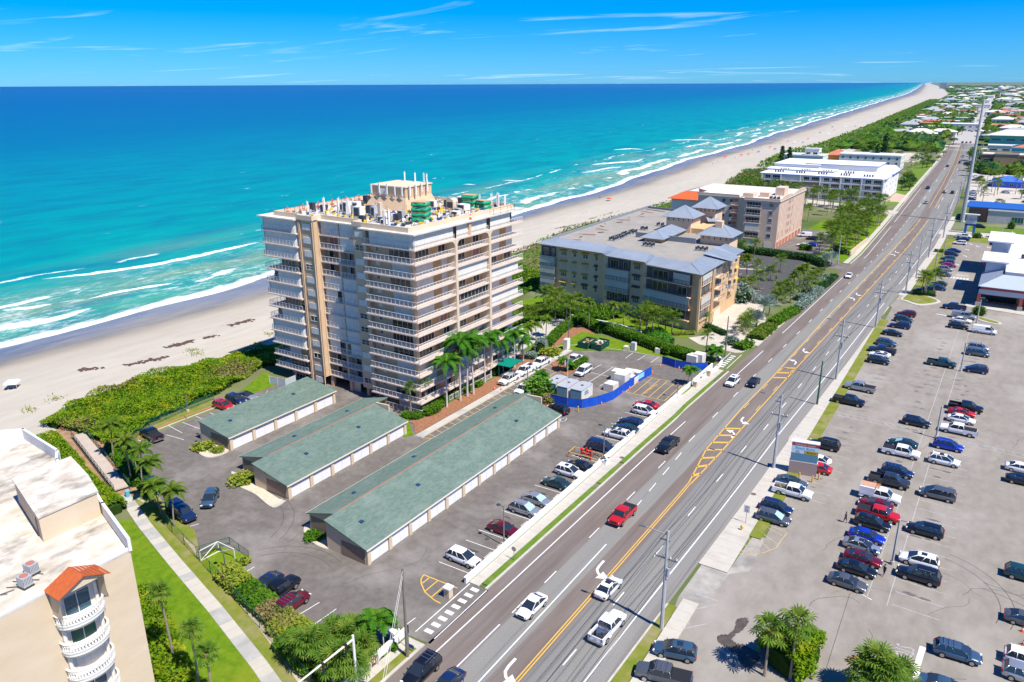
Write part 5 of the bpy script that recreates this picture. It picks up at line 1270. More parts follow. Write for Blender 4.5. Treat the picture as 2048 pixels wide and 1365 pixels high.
for k in range(6):
 z=.3+2.9*k
 if k:
  MB().box(.6,-.35,-.2,6.4,0,0).build('balcony_slab',M_pinkw,B3,wS.at(0,z),wS.rz)
  if k==2:panel(B3,wS,.8,6.2,z+.1,z+2.5,.15,'storm_shutter',M_shut,1.8)
  else:window(B3,wS,3.5,z+.1,5.4,2.1,5,1,.02);railing(B3,[wS.at(.7,0,.3)[:2],wS.at(6.3,0,.3)[:2]],z,.95,step=1.4,fill=.2)
  window(B3,wS,10.0,z+.7,1.6,1.5,1,1,.02,M_glassb)
  for u in(2.5,5.5):window(B3,wS2,u+8,z+.7,1.3,1.4,1,1,.02,M_glassb)
  MB().box(13.6,-.8,-.15,16.4,0,0).build('balcony_slab',M_pinkw,B3,wS2.at(0,z),wS2.rz);railing(B3,[wS2.at(13.7,0,.75)[:2],wS2.at(16.3,0,.75)[:2]],z,.95,step=1.2,fill=.2)
  MB().box(13.8,-.04,.05,16.2,0,2.3).build('recess',M_terra,B3,wS2.at(0,z),wS2.rz)
  for u in range(2,39,3):
   if 12<u<22:continue
   MB().box(u-.12,-.14,0,u+.12,0,2.9).build('pilaster',M_pinkw,B3,wE.at(0,z),wE.rz)if k==1 else None
  for u in(13.5,16.0,19.5):window(B3,wE,u,z+.4,1.4,1.8,1,1,.02,M_curt)
 else:
  for u in(2.5,7.0,11.5,16,21,26,31,36):panel(B3,wE,u-1.6,u+1.6,.05,2.3,.06,'garage_door',M_terra if u<30 else M_curt,0)
  panel(B3,wS,.8,5.8,.1,2.3,.05,'storm_shutter',M_shut,1.2);panel(B3,wS,8.6,11.4,.1,2.3,.05,'storm_shutter',M_shut,1.2)
for u in range(1,40,2):MB().box(u-.1,-.12,0,u+.1,0,14.2).build('pilaster',M_pinkw,B3,wE.at(0,3.2),wE.rz)
t=thing('beach_block','low beach block with a bright orange tiled roof behind the metal-roofed pavilions','apartment building')
MB().box(-122,313.0,-.04,-108,336,13.6).build('wall',M_whitew,t);hip(t,-123.4,311.8,-106.8,324,13.6,16.4,M_roofor)
MB().box(-124,324.4,13.4,-100,346,13.9).build('flat_roof',M_roofw,t);hip(t,-124,326,-102,345,13.9,16.8,M_roofw);slope(t,(-101.6,330,14.2),(-101.6,345,14.2),(-107,343,17),(-107,334,17),m=M_roofor)
for k in range(4):
 for u in(3.2,10.4):panel(t,Wall((-122,313),(-108,313)),u-2.6,u+2.6,.6+3.3*k,3.2+3.3*k,.05,'storm_shutter',M_shut,1.7)
B4=thing('apartment_complex','long white four-storey complex with stepped flat roofs trimmed in blue','apartment building')
M_btrim=mat('blue_trim',(0.02,0.10,0.36),rough=0.5)
body=[(-119.5,441.0),(-57.6,441.0),(-57.6,496),(-63,520),(-119.5,520)]
MB().prism(body,-.04,12.3).build('wall',M_whitew,B4)
MB().prism([(-121.0,440.0),(-58.5,440.0),(-56.8,443),(-56.8,450),(-60,453),(-62,462),(-57,470),(-57,496),(-62.5,520),(-121,520)],12.3,12.6).build('roof',M_whiter,B4)
MB().prism([(-121.3,439.7),(-58.3,439.7),(-56.5,443),(-56.5,450.3),(-59.6,453.3),(-61.6,462),(-56.6,470),(-56.6,496),(-62,520.4),(-121.3,520.4)],12.16,12.3).build('roof_trim',M_btrim,B4)
for x0,y0,x1,y1,h in((-121,470,-96,506,15.2),(-104,474,-66,500,15.8),(-122,458,-86,470,13.4)):
 MB().box(x0,y0,12.6,x1,y1,h-.3).build('upper_wall',M_whitew,B4);MB().box(x0-.4,y0-.4,h-.3,x1+.4,y1+.4,h).build('upper_roof',M_whiter,B4);MB().box(x0-.55,y0-.55,h-.45,x1+.55,y1+.55,h-.3).build('roof_trim',M_btrim,B4)
w=Wall((-119.5,441),(-57.6,441));NB=6
for i in range(NB+1):MB().box(w.len*i/NB-.25,-1.5,0,w.len*i/NB+.25,0,12.2).build('fin_wall',M_whitew,B4,w.at(0,0),w.rz)
for k in range(4):
 for i in range(NB):
  u0,u1=w.len*i/NB+.4,w.len*(i+1)/NB-.4;z=.2+3.05*k
  MB().box(u0,-1.5,-.25,u1,0,0).build('balcony_slab',M_whitew,B4,w.at(0,z),w.rz)
  if k==2 and i==2:panel(B4,w,u0,u1,z+.1,z+2.6,.5,'storm_shutter',M_gbrown,2)
  elif k==3 and i==1:panel(B4,w,u0,u1,z+.1,z+2.6,.5,'storm_shutter',M_shut,2)
  else:window(B4,w,u0+2.6,z+.3,2.8,1.9,3,1,.02);window(B4,w,u1-2.4,z+.3,3.8,1.9,4,1,.02)
  railing(B4,[w.at(u0,0,1.4)[:2],w.at(u1,0,1.4)[:2]],z,.95,step=2.5,fill=.35)
wE4=Wall((-57.6,441),(-57.6,496))
for k in range(4):
 for u in(4,12,25,34,46):window(B4,wE4,u,.9+3.05*k,1.0,1.4,1,1,.02)
for q in range(9):
 for j in range(4):acunit(B4,-114+(q%5)*11.5+j*1.3,446.5+(q//5)*12+(j%2)*.5,12.9,.9)
B=block
B('grey-white three-storey block with paired dark windows, behind the blue-trimmed complex',-113.5,620,-72,640,9.6,M_whitew,M_whiter,3,'SE',(8,3),rails=False,ww=.28)
B('white block with a raised roof box at the beach end, behind the blue-trimmed complex',-150,606,-122,624,8.6,M_whitew,M_whiter,2,'SE',(9,3),rails=False,ww=.3)
B('small raised white roof storey over the beach-end white block',-136,610,-126,618,13,M_whitew,M_whiter,1,'SE',(2,1),z0=8.9,rails=False)
t=thing('beach_pavilion','orange-walled beach pavilion with a terracotta hipped roof beside the beach car park','pavilion')
MB().box(-133,676,-.04,-119,690,4.2).build('wall',mat('orange_wall',(0.75,0.30,0.06)),t);hip(t,-134.5,674.5,-117.5,691.5,4.2,8.6,M_terra)
random.seed(11)
def motel(lab,p,w_,d,h,fl,wm=None,rm=None,bays=8,g='white motels along the beach road'):
 return B(lab,p[0],p[1],p[0]+w_,p[1]+d,h,wm or M_whitew,rm or M_whiter,fl,'S',(bays,),parapet=0,rails=False,group=g,name='motel',cat='motel',ww=.4,wh=1.4)
motel('white two-storey motel with two rows of square blue-dark windows',(-94.5,1159.4),44,26,9,2,bays=6)
motel('low grey-white building left of the two-storey white motel',(-122.9,1119.3),30,20,7,1,bays=3)
motel('white flat-roofed motel wing just behind the two-storey motel',(-111.1,1389.9),42,14,8,2)
motel('long white roof beside the dunes, north of the low grey-white building',(-146.2,1408.2),44,30,6,1)
motel('pale roof block second north of the two-storey motel',(-128.6,1583.8),46,18,7,1)
motel('white roof near the dunes, third row north of the beach car park',(-150.9,1572.5),44,30,6,1,rm=M_whiter)
motel('cream roofed row north of the white motels, by the dunes',(-156.8,1777.3),60,30,6,1,rm=M_creamr)
motel('long cream-fronted block spanning to the road in the distance',(-182.8,2194.1),100,40,8,1,rm=M_creamr,bays=14)
motel('blue-sided long block beyond the white motels',(-207.7,2274.2),70,50,7,1,wm=mat('pale_blue_wall',(0.30,0.42,0.55)))
motel('bright white large roof next to the far dunes',(-236.1,2712.4),130,60,8,1)
motel('bright white roof beyond the large white one',(-288.8,3563.2),160,90,8,1)
motel('pale grey gabled house among trees near the bend',(-112.6,1798.8),30,20,6,1,rm=M_metal,bays=3)
t=thing('blue_gable_shop','bright blue gabled shop with white trim by the right edge','shop');M_bl=mat('shop_blue',(0.04,0.14,0.62),(0.06,0.18,0.68),sc=.5)
MB().box(-12,548,-.04,14,566,3.6).build('wall',M_bl,t);hip(t,-13,547,4,563,3.6,6.2,M_bl);hip(t,-2,552,16,572,4.2,6.4,M_whiter)
for i in range(4):window(t,Wall((-12,548),(14,548)),3.5+6*i,1,2.2,1.3,2,1,.02)
B('brown brick building with dark recessed bays right of the junction',-25,668,30,690,9.5,mat('brown_brick',(0.24,0.15,0.09),(0.30,0.20,0.13),sc=.6),M_creamr,2,'S',(6,),rails=False,name='office_building',cat='office',glass=M_dark)
B('flat orange-brown front block in the middle of the brown brick building',-17,664,-2,668,10.5,mat('orange_brick',(0.38,0.24,0.12),(0.44,0.29,0.16),sc=.6),M_whiter,1,'S',(1,),rails=False,name='office_building',cat='office',ww=.1)
B('aqua block with a terracotta roof by the right edge',-8,740,60,775,10,mat('aqua_wall',(0.12,0.48,0.52)),M_whiter,2,'S',(8,),rails=False,name='motel',cat='motel');hip(thing('tiled_roof','terracotta hipped roof on top of the aqua block','roof'),-8,742,20,762,10.3,13,M_terra)
B('turquoise two-storey house with a pale gabled roof right of the side street',-30,905,30,930,10,mat('turq_wall',(0.10,0.42,0.40)),M_whiter,2,'S',(5,),rails=False,name='house',cat='house');hip(thing('gabled_roof','pale gabled roof on top of the turquoise house','roof'),-34,902,34,934,10.3,15,M_creamr)
B('long low white-roofed building in front of the turquoise house',-28,842,60,858,4.5,M_whitew,M_whiter,1,'S',(9,),rails=False,name='shop',cat='shop')
B('long white motel with an orange-red roof further up the right side',-40,1180,160,1220,7,M_whitew,M_terra,1,'S',(16,),rails=False,name='motel',cat='motel')
B('red-roofed group of houses behind trees on the right',-50,1700,130,1790,8,M_whitew,M_terra,1,'S',(8,),rails=False,name='housing_row',cat='houses')
B('wide cream roofs behind the long white motel',-30,1400,80,1440,7,M_whitew,M_creamr,1,'S',(8,),rails=False,name='motel',cat='motel')
t=B('long one-storey shop with a white roof and a brick corner beyond the blue sign',-8.5,404.5,60,424,5.4,mat('pale_siding',(0.50,0.48,0.43),(0.55,0.53,0.48),sc=.5),M_whiter,1,'S',(3,),rails=False,name='shop',cat='shop',ww=.2,wh=2.6,glass=mat('green_glass',(0.02,0.10,0.07),rough=.2))
MB().box(-16.2,405.5,-.04,-8.5,424,6.2).build('corner_wall',mat('brick_red',(0.26,0.11,0.07),(0.32,0.15,0.10),sc=.8),t);MB().box(-17.4,404.4,6.2,10,425,6.6).build('corner_roof',M_btrim,t);MB().box(-16.2,405.2,.2,-11.5,405.5,4.6).build('corner_window',M_glassb,t)
SM=thing('supermarket','supermarket with pale blue-grey towers, a red-trimmed arcade and a metal awning roof','supermarket')
M_sm=mat('market_wall',(0.50,0.53,0.56),(0.46,0.49,0.52),sc=.5,rough=.8);M_smr=mat('market_red',(0.38,0.08,0.07),rough=.7);M_smw=mat('market_trim',(0.66,0.66,0.66),rough=.6)
MB().box(1.5,256.5,-.04,62,330,7.6).build('wall',M_sm,SM);MB().box(1.8,256.8,7.6,61.7,329.7,7.7).build('roof',M_whiter,SM);MB().wall([(1.6,329.8),(1.6,256.6),(61.8,256.6)],.3,7.6,8.5).build('parapet',M_sm,SM)
slope(SM,(-4.2,246.0,5.7),(62,246.0,5.7),(62,255.8,7.6),(1.2,255.8,7.6),seam=.45,m=mat('pale_metal_roof',(0.52,0.58,0.64),rough=.4,metal=.2));slope(SM,(-4.2,266,5.7),(-4.2,246,5.7),(1.2,255.8,7.6),(1.2,266,7.6),seam=.45,m=MC['pale_metal_roof'])
MB().box(-4.0,246.2,5.0,62,246.6,5.65).box(-4.0,246.2,5.0,-3.6,266,5.65).build('fascia',M_smr,SM);MB().box(-3.9,246.35,3.6,62,246.75,5.0).box(-3.9,246.3,3.6,-3.5,266,5.0).build('arcade_beam',M_sm,SM)
for x in(-3.6,6.4,16.4):MB().box(x-.4,246.2,1.2,x+.4,247.0,3.6).build('column',M_smr,SM);MB().box(x-.6,246.0,0,x+.6,247.2,1.2).build('column_base',M_conc2,SM)
MB().box(-1.0,254.0,.0,62,256.4,4.6).build('shop_front',M_ochre,SM);MB().box(-2,253.8,.1,5.5,254.0,4.2).build('entrance',M_glassd,SM)
for x0,y0,x1,y1,h in((-3.6,263.2,1.4,276.5,9.6),(-3.4,291,1.8,309,10.8)):
 MB().box(x0,y0,0,x1,y1,h).build('tower',M_sm,SM);MB().box(x0-1.3,y0-1.0,h,x1+.6,y1+.8,h+.45).build('tower_roof',M_smw,SM);MB().box(x0-1.35,y0-1.05,h-.1,x1+.65,y1+.85,h).build('tower_trim',M_btrim,SM)
 for y in(y0+1,y1-1):MB().cbox(x0-.4,y,h-.9,.9,.2,.9).build('bracket',M_smr,SM)
MB().box(-2.6,266,0,1.5,292,6.2).build('front_wall',M_sm,SM);acunit(SM,5.5,283,7.9,1.2)
FB=thing('foreground_block','cream building at the lower left with a stained white roof and rounded white balconies','apartment building')
M_fbw=mat('cream_render',(0.58,0.46,0.31),(0.63,0.51,0.36),sc=0.25,rough=0.9,stretch=(1,1,3))
M_fbr=mat('stained_roof',(0.66,0.60,0.50),(0.46,0.40,0.31),sc=0.5,rough=0.9,lo=.42,hi=.66,col3=(0.10,0.085,0.07),sc3=0.30,amt3=0.85,stretch=(1,.6,1))
ZR=22.0
PB=[(-60.58,31.06),(-67.90,33.27),(-74.18,35.07),(-78.59,36.11),(-78.72,35.24),(-81.61,35.83),(-83.74,37.01),(-92.66,37.79),(-94.35,36.07),(-98.52,30.60),(-91.07,19.63),(-61.10,10.32)]
PB=[(-60.8,31.1),(-68.6,33.3),(-74.0,35.0),(-78.8,36.2),(-78.9,35.2),(-81.6,35.8),(-83.7,37.0),(-92.7,37.8),(-94.4,36.1),(-110,34),(-112,0),(-60.8,0)]
MB().prism(PB,-.04,20.6).build('wall',M_fbw,FB)
MB().prism([(p[0],p[1]-.1)for p in PB],20.6,20.72).build('roof',M_fbr,FB)
MB().wall(PB[:9],.28,20.7,22.0).build('parapet',M_whitew,FB);MB().wall([(-60.95,0),(-60.95,30.9)],.3,20.7,20.95).build('parapet',M_whitew,FB)
rb=MB();rb.prism([(-68.6,27.6),(-68.6,33.0),(-72.5,34.3),(-78,35.6),(-78,30.0)],20.7,23.2);rb.build('roof_room',M_fbw,FB)
MB().prism([(-68.5,27.5),(-68.5,33.1),(-72.5,34.4),(-78.1,35.7),(-78.1,29.9)],23.2,23.35).build('roof_room_top',M_fbr,FB)
MB().box(-70.1,27.9,20.75,-69.2,27.98,22.6).build('door',M_gbrown,FB)
MB().box(-80,20,20.7,-74,25,22.6).build('roof_room',M_fbw,FB)
ACS=[]
for x,y in((-63.2,23.4),(-64.6,24.6)):
 t=thing('condenser_unit','','air conditioner',(x,y,20.75),.1,'condensers on the cream building')
 MB().box(-.45,-.4,.15,.45,.4,1.0).build('housing',M_equip,t);q=MB()
 for i in range(7):q.box(-.46,-.38+i*.12,.3,.46,-.35+i*.12,.95)
 q.build('louvre',M_equipd,t);MB().tube((0,0,1.0),(0,0,1.04),.34,n=12).build('fan_guard',M_flash,t);MB().box(-.5,-.45,0,.5,.45,.12).build('stand',M_equipd,t);ACS.append(t)
t=thing('condenser_unit','','air conditioner',(-63.3,20.4,20.75),.2,'condensers on the cream building');MB().box(-.45,-.4,.15,.45,.4,1.0).build('housing',M_equipd,t);MB().tube((0,0,1.0),(0,0,1.04),.34,n=12).build('fan_guard',M_flash,t);ACS.append(t)
rank(ACS,'condenser unit on the stained roof')
mb=MB()
for i in range(6):mb.tube((-64+random.uniform(-1,.4),21+i*.7,20.8),(-63.4+random.uniform(-.5,.6),22+i*.6,20.85),.03,n=4)
tag(mb.build('cable_run',M_equipd),'black refrigerant lines running between the condensers on the stained roof','cables')
WB=Wall((-60.8,24.1),(-60.8,28.3))
rf=MB()
for s,(ya,yb)in((0,(25.9,23.7)),(1,(25.9,28.1))):
 A,B_,Cc,D=Vector((-58.7,ya,21.9)),Vector((-58.7,yb,20.9)),Vector((-61.0,yb,20.9)),Vector((-61.0,ya,21.9))
 n_=6
 for i in range(n_):
  t0,t1=i/n_,(i+1)/n_;p,q=A+(B_-A)*t0,A+(B_-A)*t1;r_,s_=D+(Cc-D)*t1,D+(Cc-D)*t0;e=Vector((0,0,.05))
  f=[p+e*1.6,q+e*.8,r_+e*.8,s_+e*1.6];rf=MB();rf.face(f if s==0 else list(reversed(f)));rf.face([p,q,q+e*.8,p+e*1.6]);rf.face([q,r_,r_+e*.8,q+e*.8])
  rf.build('roof_tile',M_roofor if False else mat('red_tile',(0.52,0.12,0.03),(0.42,0.09,0.025),sc=3),FB)
mb=MB();mb.v=[(-59.0,24.1,20.9),(-59.0,27.7,20.9),(-59.0,25.9,21.75),(-61,24.1,20.9),(-61,27.7,20.9),(-61,25.9,21.75)];mb.f=[(0,1,2),(0,3,4,1)];mb.m=[0,0];mb.build('pediment',M_fbw,FB)
for y in(23.95,27.7):MB().prism([(-60.8,y),(-59.2,y),(-60.8,y+.3)],18.6,20.9).build('bracket',M_fbw,FB)
bal_r=MB();pl=[]
for i in range(15):
 a=pi*i/14;pl.append((-60.75+1.5*sin(a)**.8 if sin(a)>0 else-60.75,25.9-1.95*cos(a)))
sl=MB();sl.prism(pl,-.3,0);sl_me=sl.mesh('balcony_slab',M_rail)
sl2=MB();sl2.prism([(-60.7+(x+60.7)*.93,25.9+(y-25.9)*.95)for x,y in pl],-.5,-.3);sl2_me=sl2.mesh('balcony_soffit',M_fbw)
rr_=MB()
for i in range(14):rr_.tube((*pl[i],.98),(*pl[i+1],.98),.10,n=5)
for i in range(14):rr_.tube((*pl[i],.08),(*pl[i+1],.08),.08,n=4)
rr_me=rr_.mesh('handrail',M_rail)
bu=MB();bu.lathe([(.05,.1),(.10,.3),(.045,.55),(.085,.7),(.05,.92)],n=6);bu_me=bu.mesh('baluster',M_rail)
for k in range(7):
 z=17.5-2.72*k
 b_=obj('balcony',sl_me,FB,(0,0,z));obj('balcony_soffit',sl2_me,b_);obj('handrail',rr_me,b_)
 for i in range(22):
  u=.6+12.9*i/21;j=int(u);f=u-j;x=pl[j][0]*(1-f)+pl[min(14,j+1)][0]*f;y=pl[j][1]*(1-f)+pl[min(14,j+1)][1]*f
  obj('baluster',bu_me,b_,(x,y,0))
 MB().box(-60.76,24.4,0,-60.70,27.4,2.4).build('recess',M_shut,FB,(0,0,z))
 if k!=2:window(FB,Wall((-60.7,24.1),(-60.7,28.3)),1.8,z+.1,2.2,2.1,2,1,.02,M_glassb if k!=1 else mat('green_glass',(0.02,0.10,0.07),rough=.2))
 else:panel(FB,Wall((-60.7,24.1),(-60.7,28.3)),.7,2.9,z+.1,z+2.2,.02,'storm_shutter',M_shut,.6)
 for y in(24.35,27.5):MB().tube((-60.6,y,0),(-60.6,y,2.3),.16,n=7).build('column',M_rail,FB,(0,0,z))
t=thing('boardwalk','pinkish concrete ramp with dark pipe railings leading down to the dunes','boardwalk')
ra_,rb_=(-134.15,63.36),(-108.59,56.08);dx,dy=rb_[0]-ra_[0],rb_[1]-ra_[1];L_=hypot(dx,dy);nx,ny=-dy/L_,dx/L_
M_bw=mat('ramp_pink',(0.42,0.35,0.28),(0.48,0.40,0.33),sc=1,rough=.9)
for i in range(int(L_/.62)):
 a,b_=i*.62,i*.62+.60;p,q=(ra_[0]+dx*a/L_,ra_[1]+dy*a/L_),(ra_[0]+dx*b_/L_,ra_[1]+dy*b_/L_)
 MB().prism([(p[0]-nx,p[1]-ny),(q[0]-nx,q[1]-ny),(q[0]+nx,q[1]+ny),(p[0]+nx,p[1]+ny)],.35,.55).build('plank',M_bw,t)
for s in(-1.1,1.1):railing(t,[(ra_[0]+nx*s,ra_[1]+ny*s),(rb_[0]+nx*s,rb_[1]+ny*s)],.5,1.05,m=mat('dark_green_metal',(0.02,0.08,0.07)),step=1.8,fill=0)
for s in(-1.1,1.1):railing(t,[(ra_[0]+nx*s,ra_[1]+ny*s),(rb_[0]+nx*s,rb_[1]+ny*s)],.1,.95,m=MC['dark_green_metal'],step=30,fill=0,name='lower_rail')
t=thing('waste_bin','light blue waste bin at the top of the boardwalk path','bin',(*(-106.63,55.70),0));MB().lathe([(.3,0),(.36,1.0)],n=10).build('bin_body',mat('bin_blue',(0.12,0.42,0.50)),t);MB().lathe([(.38,1.0),(.3,1.15)],n=10).build('lid',MC['bin_blue'],t)
t=thing('garden_wall','pale garden wall with a white coping between the tower grounds and the tan condominium','wall')
MB().wall([(-97.7,175.0),(-79.5,173.7),(-72.4,170.8)],.25,0,1.1).build('wall',M_gwall,t);MB().wall([(-97.7,175.0),(-79.5,173.7),(-72.4,170.8)],.34,1.1,1.22).build('coping',M_wall,t)
def wwall(lab,pts,h=.85):
 t=thing('boundary_wall',lab,'wall');MB().wall(pts,.3,0,h).build('wall',M_wall,t);MB().wall(pts,.4,h,h+.1).build('coping',M_wall,t);return t
wwall('long white wall between the parking bays and the sidewalk',[(-50.05,66.2),(-50.1,104.2),(-49.3,104.2),(-49.3,105.3),(-50.1,105.3),(-50.0,158.6)])
wwall('short white wall in front of the fan palm bed at the bottom entrance',[(-50.2,54.8),(-50.3,34)])
wwall('low white wall curving round the bed at the north entrance',[(-49.46,150.77),(-48.58,158.51),(-49.09,162.75),(-50.95,165.53)],.6)
PL=[]
for p in((-50.27,62.84),(-50.67,53.19),(-48.79,152.94),(-49.01,145.31)):
 t=thing('gate_pillar','','pillar',(*p,0),0,'white capped entrance pillars');MB().box(-.4,-.4,0,.4,.4,1.3).build('shaft',M_gwall,t);MB().box(-.52,-.52,1.3,.52,.52,1.5).build('cap',M_wall,t);PL.append(t)
rank(PL,'cream entrance pillar with a white cap')
# ================= vehicles =================
def paint(name,c,metal=0.25,rough=0.28):
 m=mat('car_'+name,c,rough=rough,metal=metal,spec=0.5)
 b=m.node_tree.nodes['Principled BSDF'];b.inputs['Coat Weight'].default_value=0.6;b.inputs['Coat Roughness'].default_value=0.08
 return m
PAINT=dict(white=paint('white',(0.78,0.78,0.78),0.0),silver=paint('silver',(0.42,0.44,0.46),0.6),grey=paint('grey',(0.13,0.14,0.15),0.5),black=paint('black',(0.008,0.009,0.012),0.1),navy=paint('navy',(0.012,0.03,0.10),0.3),blue=paint('blue',(0.01,0.04,0.42),0.3),slate=paint('slate',(0.06,0.12,0.19),0.4),teal=paint('teal',(0.015,0.06,0.065),0.3),red=paint('red',(0.50,0.012,0.012),0.1),maroon=paint('maroon',(0.16,0.006,0.018),0.3),gunmetal=paint('gunmetal',(0.055,0.06,0.065),0.5),magenta=paint('magenta',(0.40,0.01,0.10),0.2))
M_glass=mat('car_glass',(0.02,0.028,0.036),rough=0.05,spec=0.9)
M_glassl=mat('windscreen_shade',(0.35,0.52,0.50),rough=0.25,spec=0.6)
M_tyre=mat('tyre',(0.012,0.012,0.013),rough=0.85)
M_rim=mat('wheel_rim',(0.45,0.46,0.48),rough=0.3,metal=0.8)
M_trim=mat('black_trim',(0.02,0.02,0.022),rough=0.6)
M_chrome=mat('chrome',(0.55,0.56,0.58),rough=0.2,metal=0.9)
M_lampw=mat('headlamp_glass',(0.75,0.78,0.8),rough=0.1,spec=0.8)
M_lampr=mat('tail_lamp',(0.42,0.01,0.01),rough=0.2,spec=0.6)
M_bedl=mat('bed_liner',(0.02,0.021,0.023),rough=0.8)
def ring(x,zb,zt,w,crown=0.05):
 h=zt-zb
 half=[(0,zb),(w*.86,zb),(w*.97,zb+h*.18),(w,zb+h*.5),(w*.965,zb+h*.86),(w*.88,zt),(w*.45,zt+crown*.8),(0,zt+crown)]
 pts=[(x,y,z)for y,z in half]+[(x,-y,z)for y,z in reversed(half[1:-1])]
 return pts
WHEEL={}
def wheel_meshes(r):
 if r not in WHEEL:
  a=MB();a.tube((0,-.11,0),(0,.11,0),r,n=14)
  b=MB();b.tube((0,-.125,0),(0,.125,0),r*.62,n=10)
  b.tube((0,-.13,0),(0,.13,0),r*.2,n=6)
  WHEEL[r]=(a.mesh('wheel',M_tyre),b.mesh('rim',M_rim))
 return WHEEL[r]
def car_proto(kind):
 P={}
 if kind in('sedan','coupe'):
  L=2.36;w=0.91;belt=.95;top=1.44
  st=[(-L,.42,.80,.74),(-L+.14,.30,.97,.86),(-1.45,.22,1.0,.905),(0,.20,.95,.91),(1.1,.22,.92,.905),(1.9,.26,.80,.87),(L-.1,.32,.66,.80),(L,.40,.58,.70)]
  cb=[-1.95,1.22];rf=[-1.0,.16];wr=.66;wbx=1.40;wr_=.33
  if kind=='coupe':top=1.34;rf=[-.8,.0]
 elif kind in('suv','suv_big','wagon'):
  L=2.36 if kind!='suv_big' else 2.55;w=.95 if kind!='suv_big' else 1.0;belt=1.08;top=1.70 if kind!='suv_big' else 1.85
  if kind=='wagon':belt=1.0;top=1.56
  st=[(-L,.45,.95,.80),(-L+.12,.34,belt,.92*w/.95),(-1.3,.26,belt-.02,w),(0,.24,belt-.05,w),(1.15,.26,belt-.07,w),(1.95,.30,belt-.18,w*.95),(L-.12,.36,belt-.30,w*.84),(L,.46,belt-.42,w*.70)]
  cb=[-L+.12,1.30];rf=[-L+.55,.22];wr=w*.72;wbx=1.42;wr_=.37
 elif kind=='pickup':
  L=2.90;w=1.0;belt=1.22;top=1.88
  st=[(-L,.60,1.22,.95),(-L+.05,.50,belt,.98),(-1.5,.42,belt,w),(-.85,.40,belt,w),(0.4,.38,belt,w),(1.5,.38,belt-.02,w),(2.5,.42,belt-.12,w*.96),(L-.06,.48,belt-.2,w*.92),(L,.55,belt-.35,w*.86)]
  cb=[-.86,1.62];rf=[-.72,.88];wr=.80;wbx=1.85;wr_=.41
 elif kind=='van':
  L=2.75;w=1.0;belt=1.15;top=2.02
  st=[(-L,.40,belt,.96),(-L+.1,.34,belt,w),(0,.30,belt,w),(1.6,.32,belt-.02,w),(2.4,.36,belt-.18,w*.95),(L,.46,belt-.42,w*.82)]
  cb=[-L+.04,1.95];rf=[-L+.18,1.05];wr=.86;wbx=1.65;wr_=.36
 elif kind=='minivan':
  L=2.5;w=.98;belt=1.05;top=1.74
  st=[(-L,.40,.98,.90),(-L+.1,.30,belt,w),(0,.26,belt,w),(1.3,.28,belt-.03,w),(2.1,.32,belt-.2,w*.95),(L,.42,belt-.42,w*.8)]
  cb=[-L+.08,1.75];rf=[-L+.35,.55];wr=.78;wbx=1.5;wr_=.35
 if kind=='pickup':
  fr=[s for s in st if s[0]>=-.86]
  body=loft([ring(*s)for s in fr])
  body.box(-L,-.97,.55,-.85,.97,.80);body.box(-L,.84,.80,-.85,.99,belt);body.box(-L,-.99,.80,-.85,-.84,belt)
  body.box(-L,-.84,.80,-L+.09,.84,belt-.02)
  body.box(-L+.05,-.99,.42,-2.35,.99,.56);body.box(-1.35,-.99,.42,-.85,.99,.56)
  body.box(-L-.12,-.92,.46,-L,.92,.68,1)
  P['body']=body.mesh('body',[PAINT['white'],M_chrome],smooth=False)
  q=MB();q.box(-L+.09,-.84,.80,-.86,.84,.83);P['bed_floor']=q.mesh('bed_floor',M_bedl)
 else:
  P['body']=loft([ring(*s)for s in st]).mesh('body',PAINT['white'],smooth=True)
 me=P['body'];
 wb=w*.93;zb=belt-.02
 if kind=='van':wb=w*.985
 zt=top-.035
 A,B=cb;Cc,D=rf
 q=MB();q.face([(B,-wb*.92,zb),(B,wb*.92,zb),(D,wr*.94,zt),(D,-wr*.94,zt)]);P['windshield']=q.mesh('windshield',M_glass)
 q=MB();q.face([(A,wb*.9,zb),(A,-wb*.9,zb),(Cc,-wr*.92,zt),(Cc,wr*.92,zt)]);P['rear_window']=q.mesh('rear_window',M_glass)
 for s,nm in((1,'l'),(-1,'r')):
  q=MB()
  f=[(A,s*wb,zb),(B,s*wb,zb),(D,s*wr,zt),(Cc,s*wr,zt)]
  if kind=='van':
   x0=.15;t=(x0-Cc)/(D-Cc)
   f=[(x0,s*(wb+.002),zb+.12),(B-.25,s*(wb*.985+.004),zb+.12),(D+.05,s*(wr+.045),zt-.12),(x0,s*(wr+.055),zt-.12)]
  q.face(f if s>0 else list(reversed(f)));P['side_window_'+nm]=q.mesh('side_window',M_glass)
 q=MB()
 n_=len(q.v)
 rr=[(Cc-.04,top-.05,wr*.97),(Cc+.22,top,wr*.99),((Cc+D)/2,top+.02,wr),(D-.2,top,wr*.99),(D+.05,top-.055,wr*.95)]
 for x,z,ww in rr:q.v+=[(x,-ww-.02,z-.035),(x,-ww*.6,z+.012),(x,ww*.6,z+.012),(x,ww+.02,z-.035)]
 for i in range(4):
  for j in range(3):q.f.append((i*4+j,(i+1)*4+j,(i+1)*4+j+1,i*4+j+1));q.m.append(0)
 for s in(1,-1):
  q.tube((B,s*wb*.97,zb),(D,s*wr*.98,zt),.045,n=4);q.tube((A,s*wb*.97,zb),(Cc,s*wr*.98,zt),.055,n=4)
  mids={'sedan':[-.35],'coupe':[-.6],'pickup':[.1],'van':[],'minivan':[-.2,-1.2]}.get(kind,[-.3,-1.25])
  for xm in mids:
   tt=(xm-A)/(B-A);xr_=Cc+(D-Cc)*tt
   q.tube((xm,s*wb*1.0,zb),(xr_,s*wr,zt),.045,n=4)
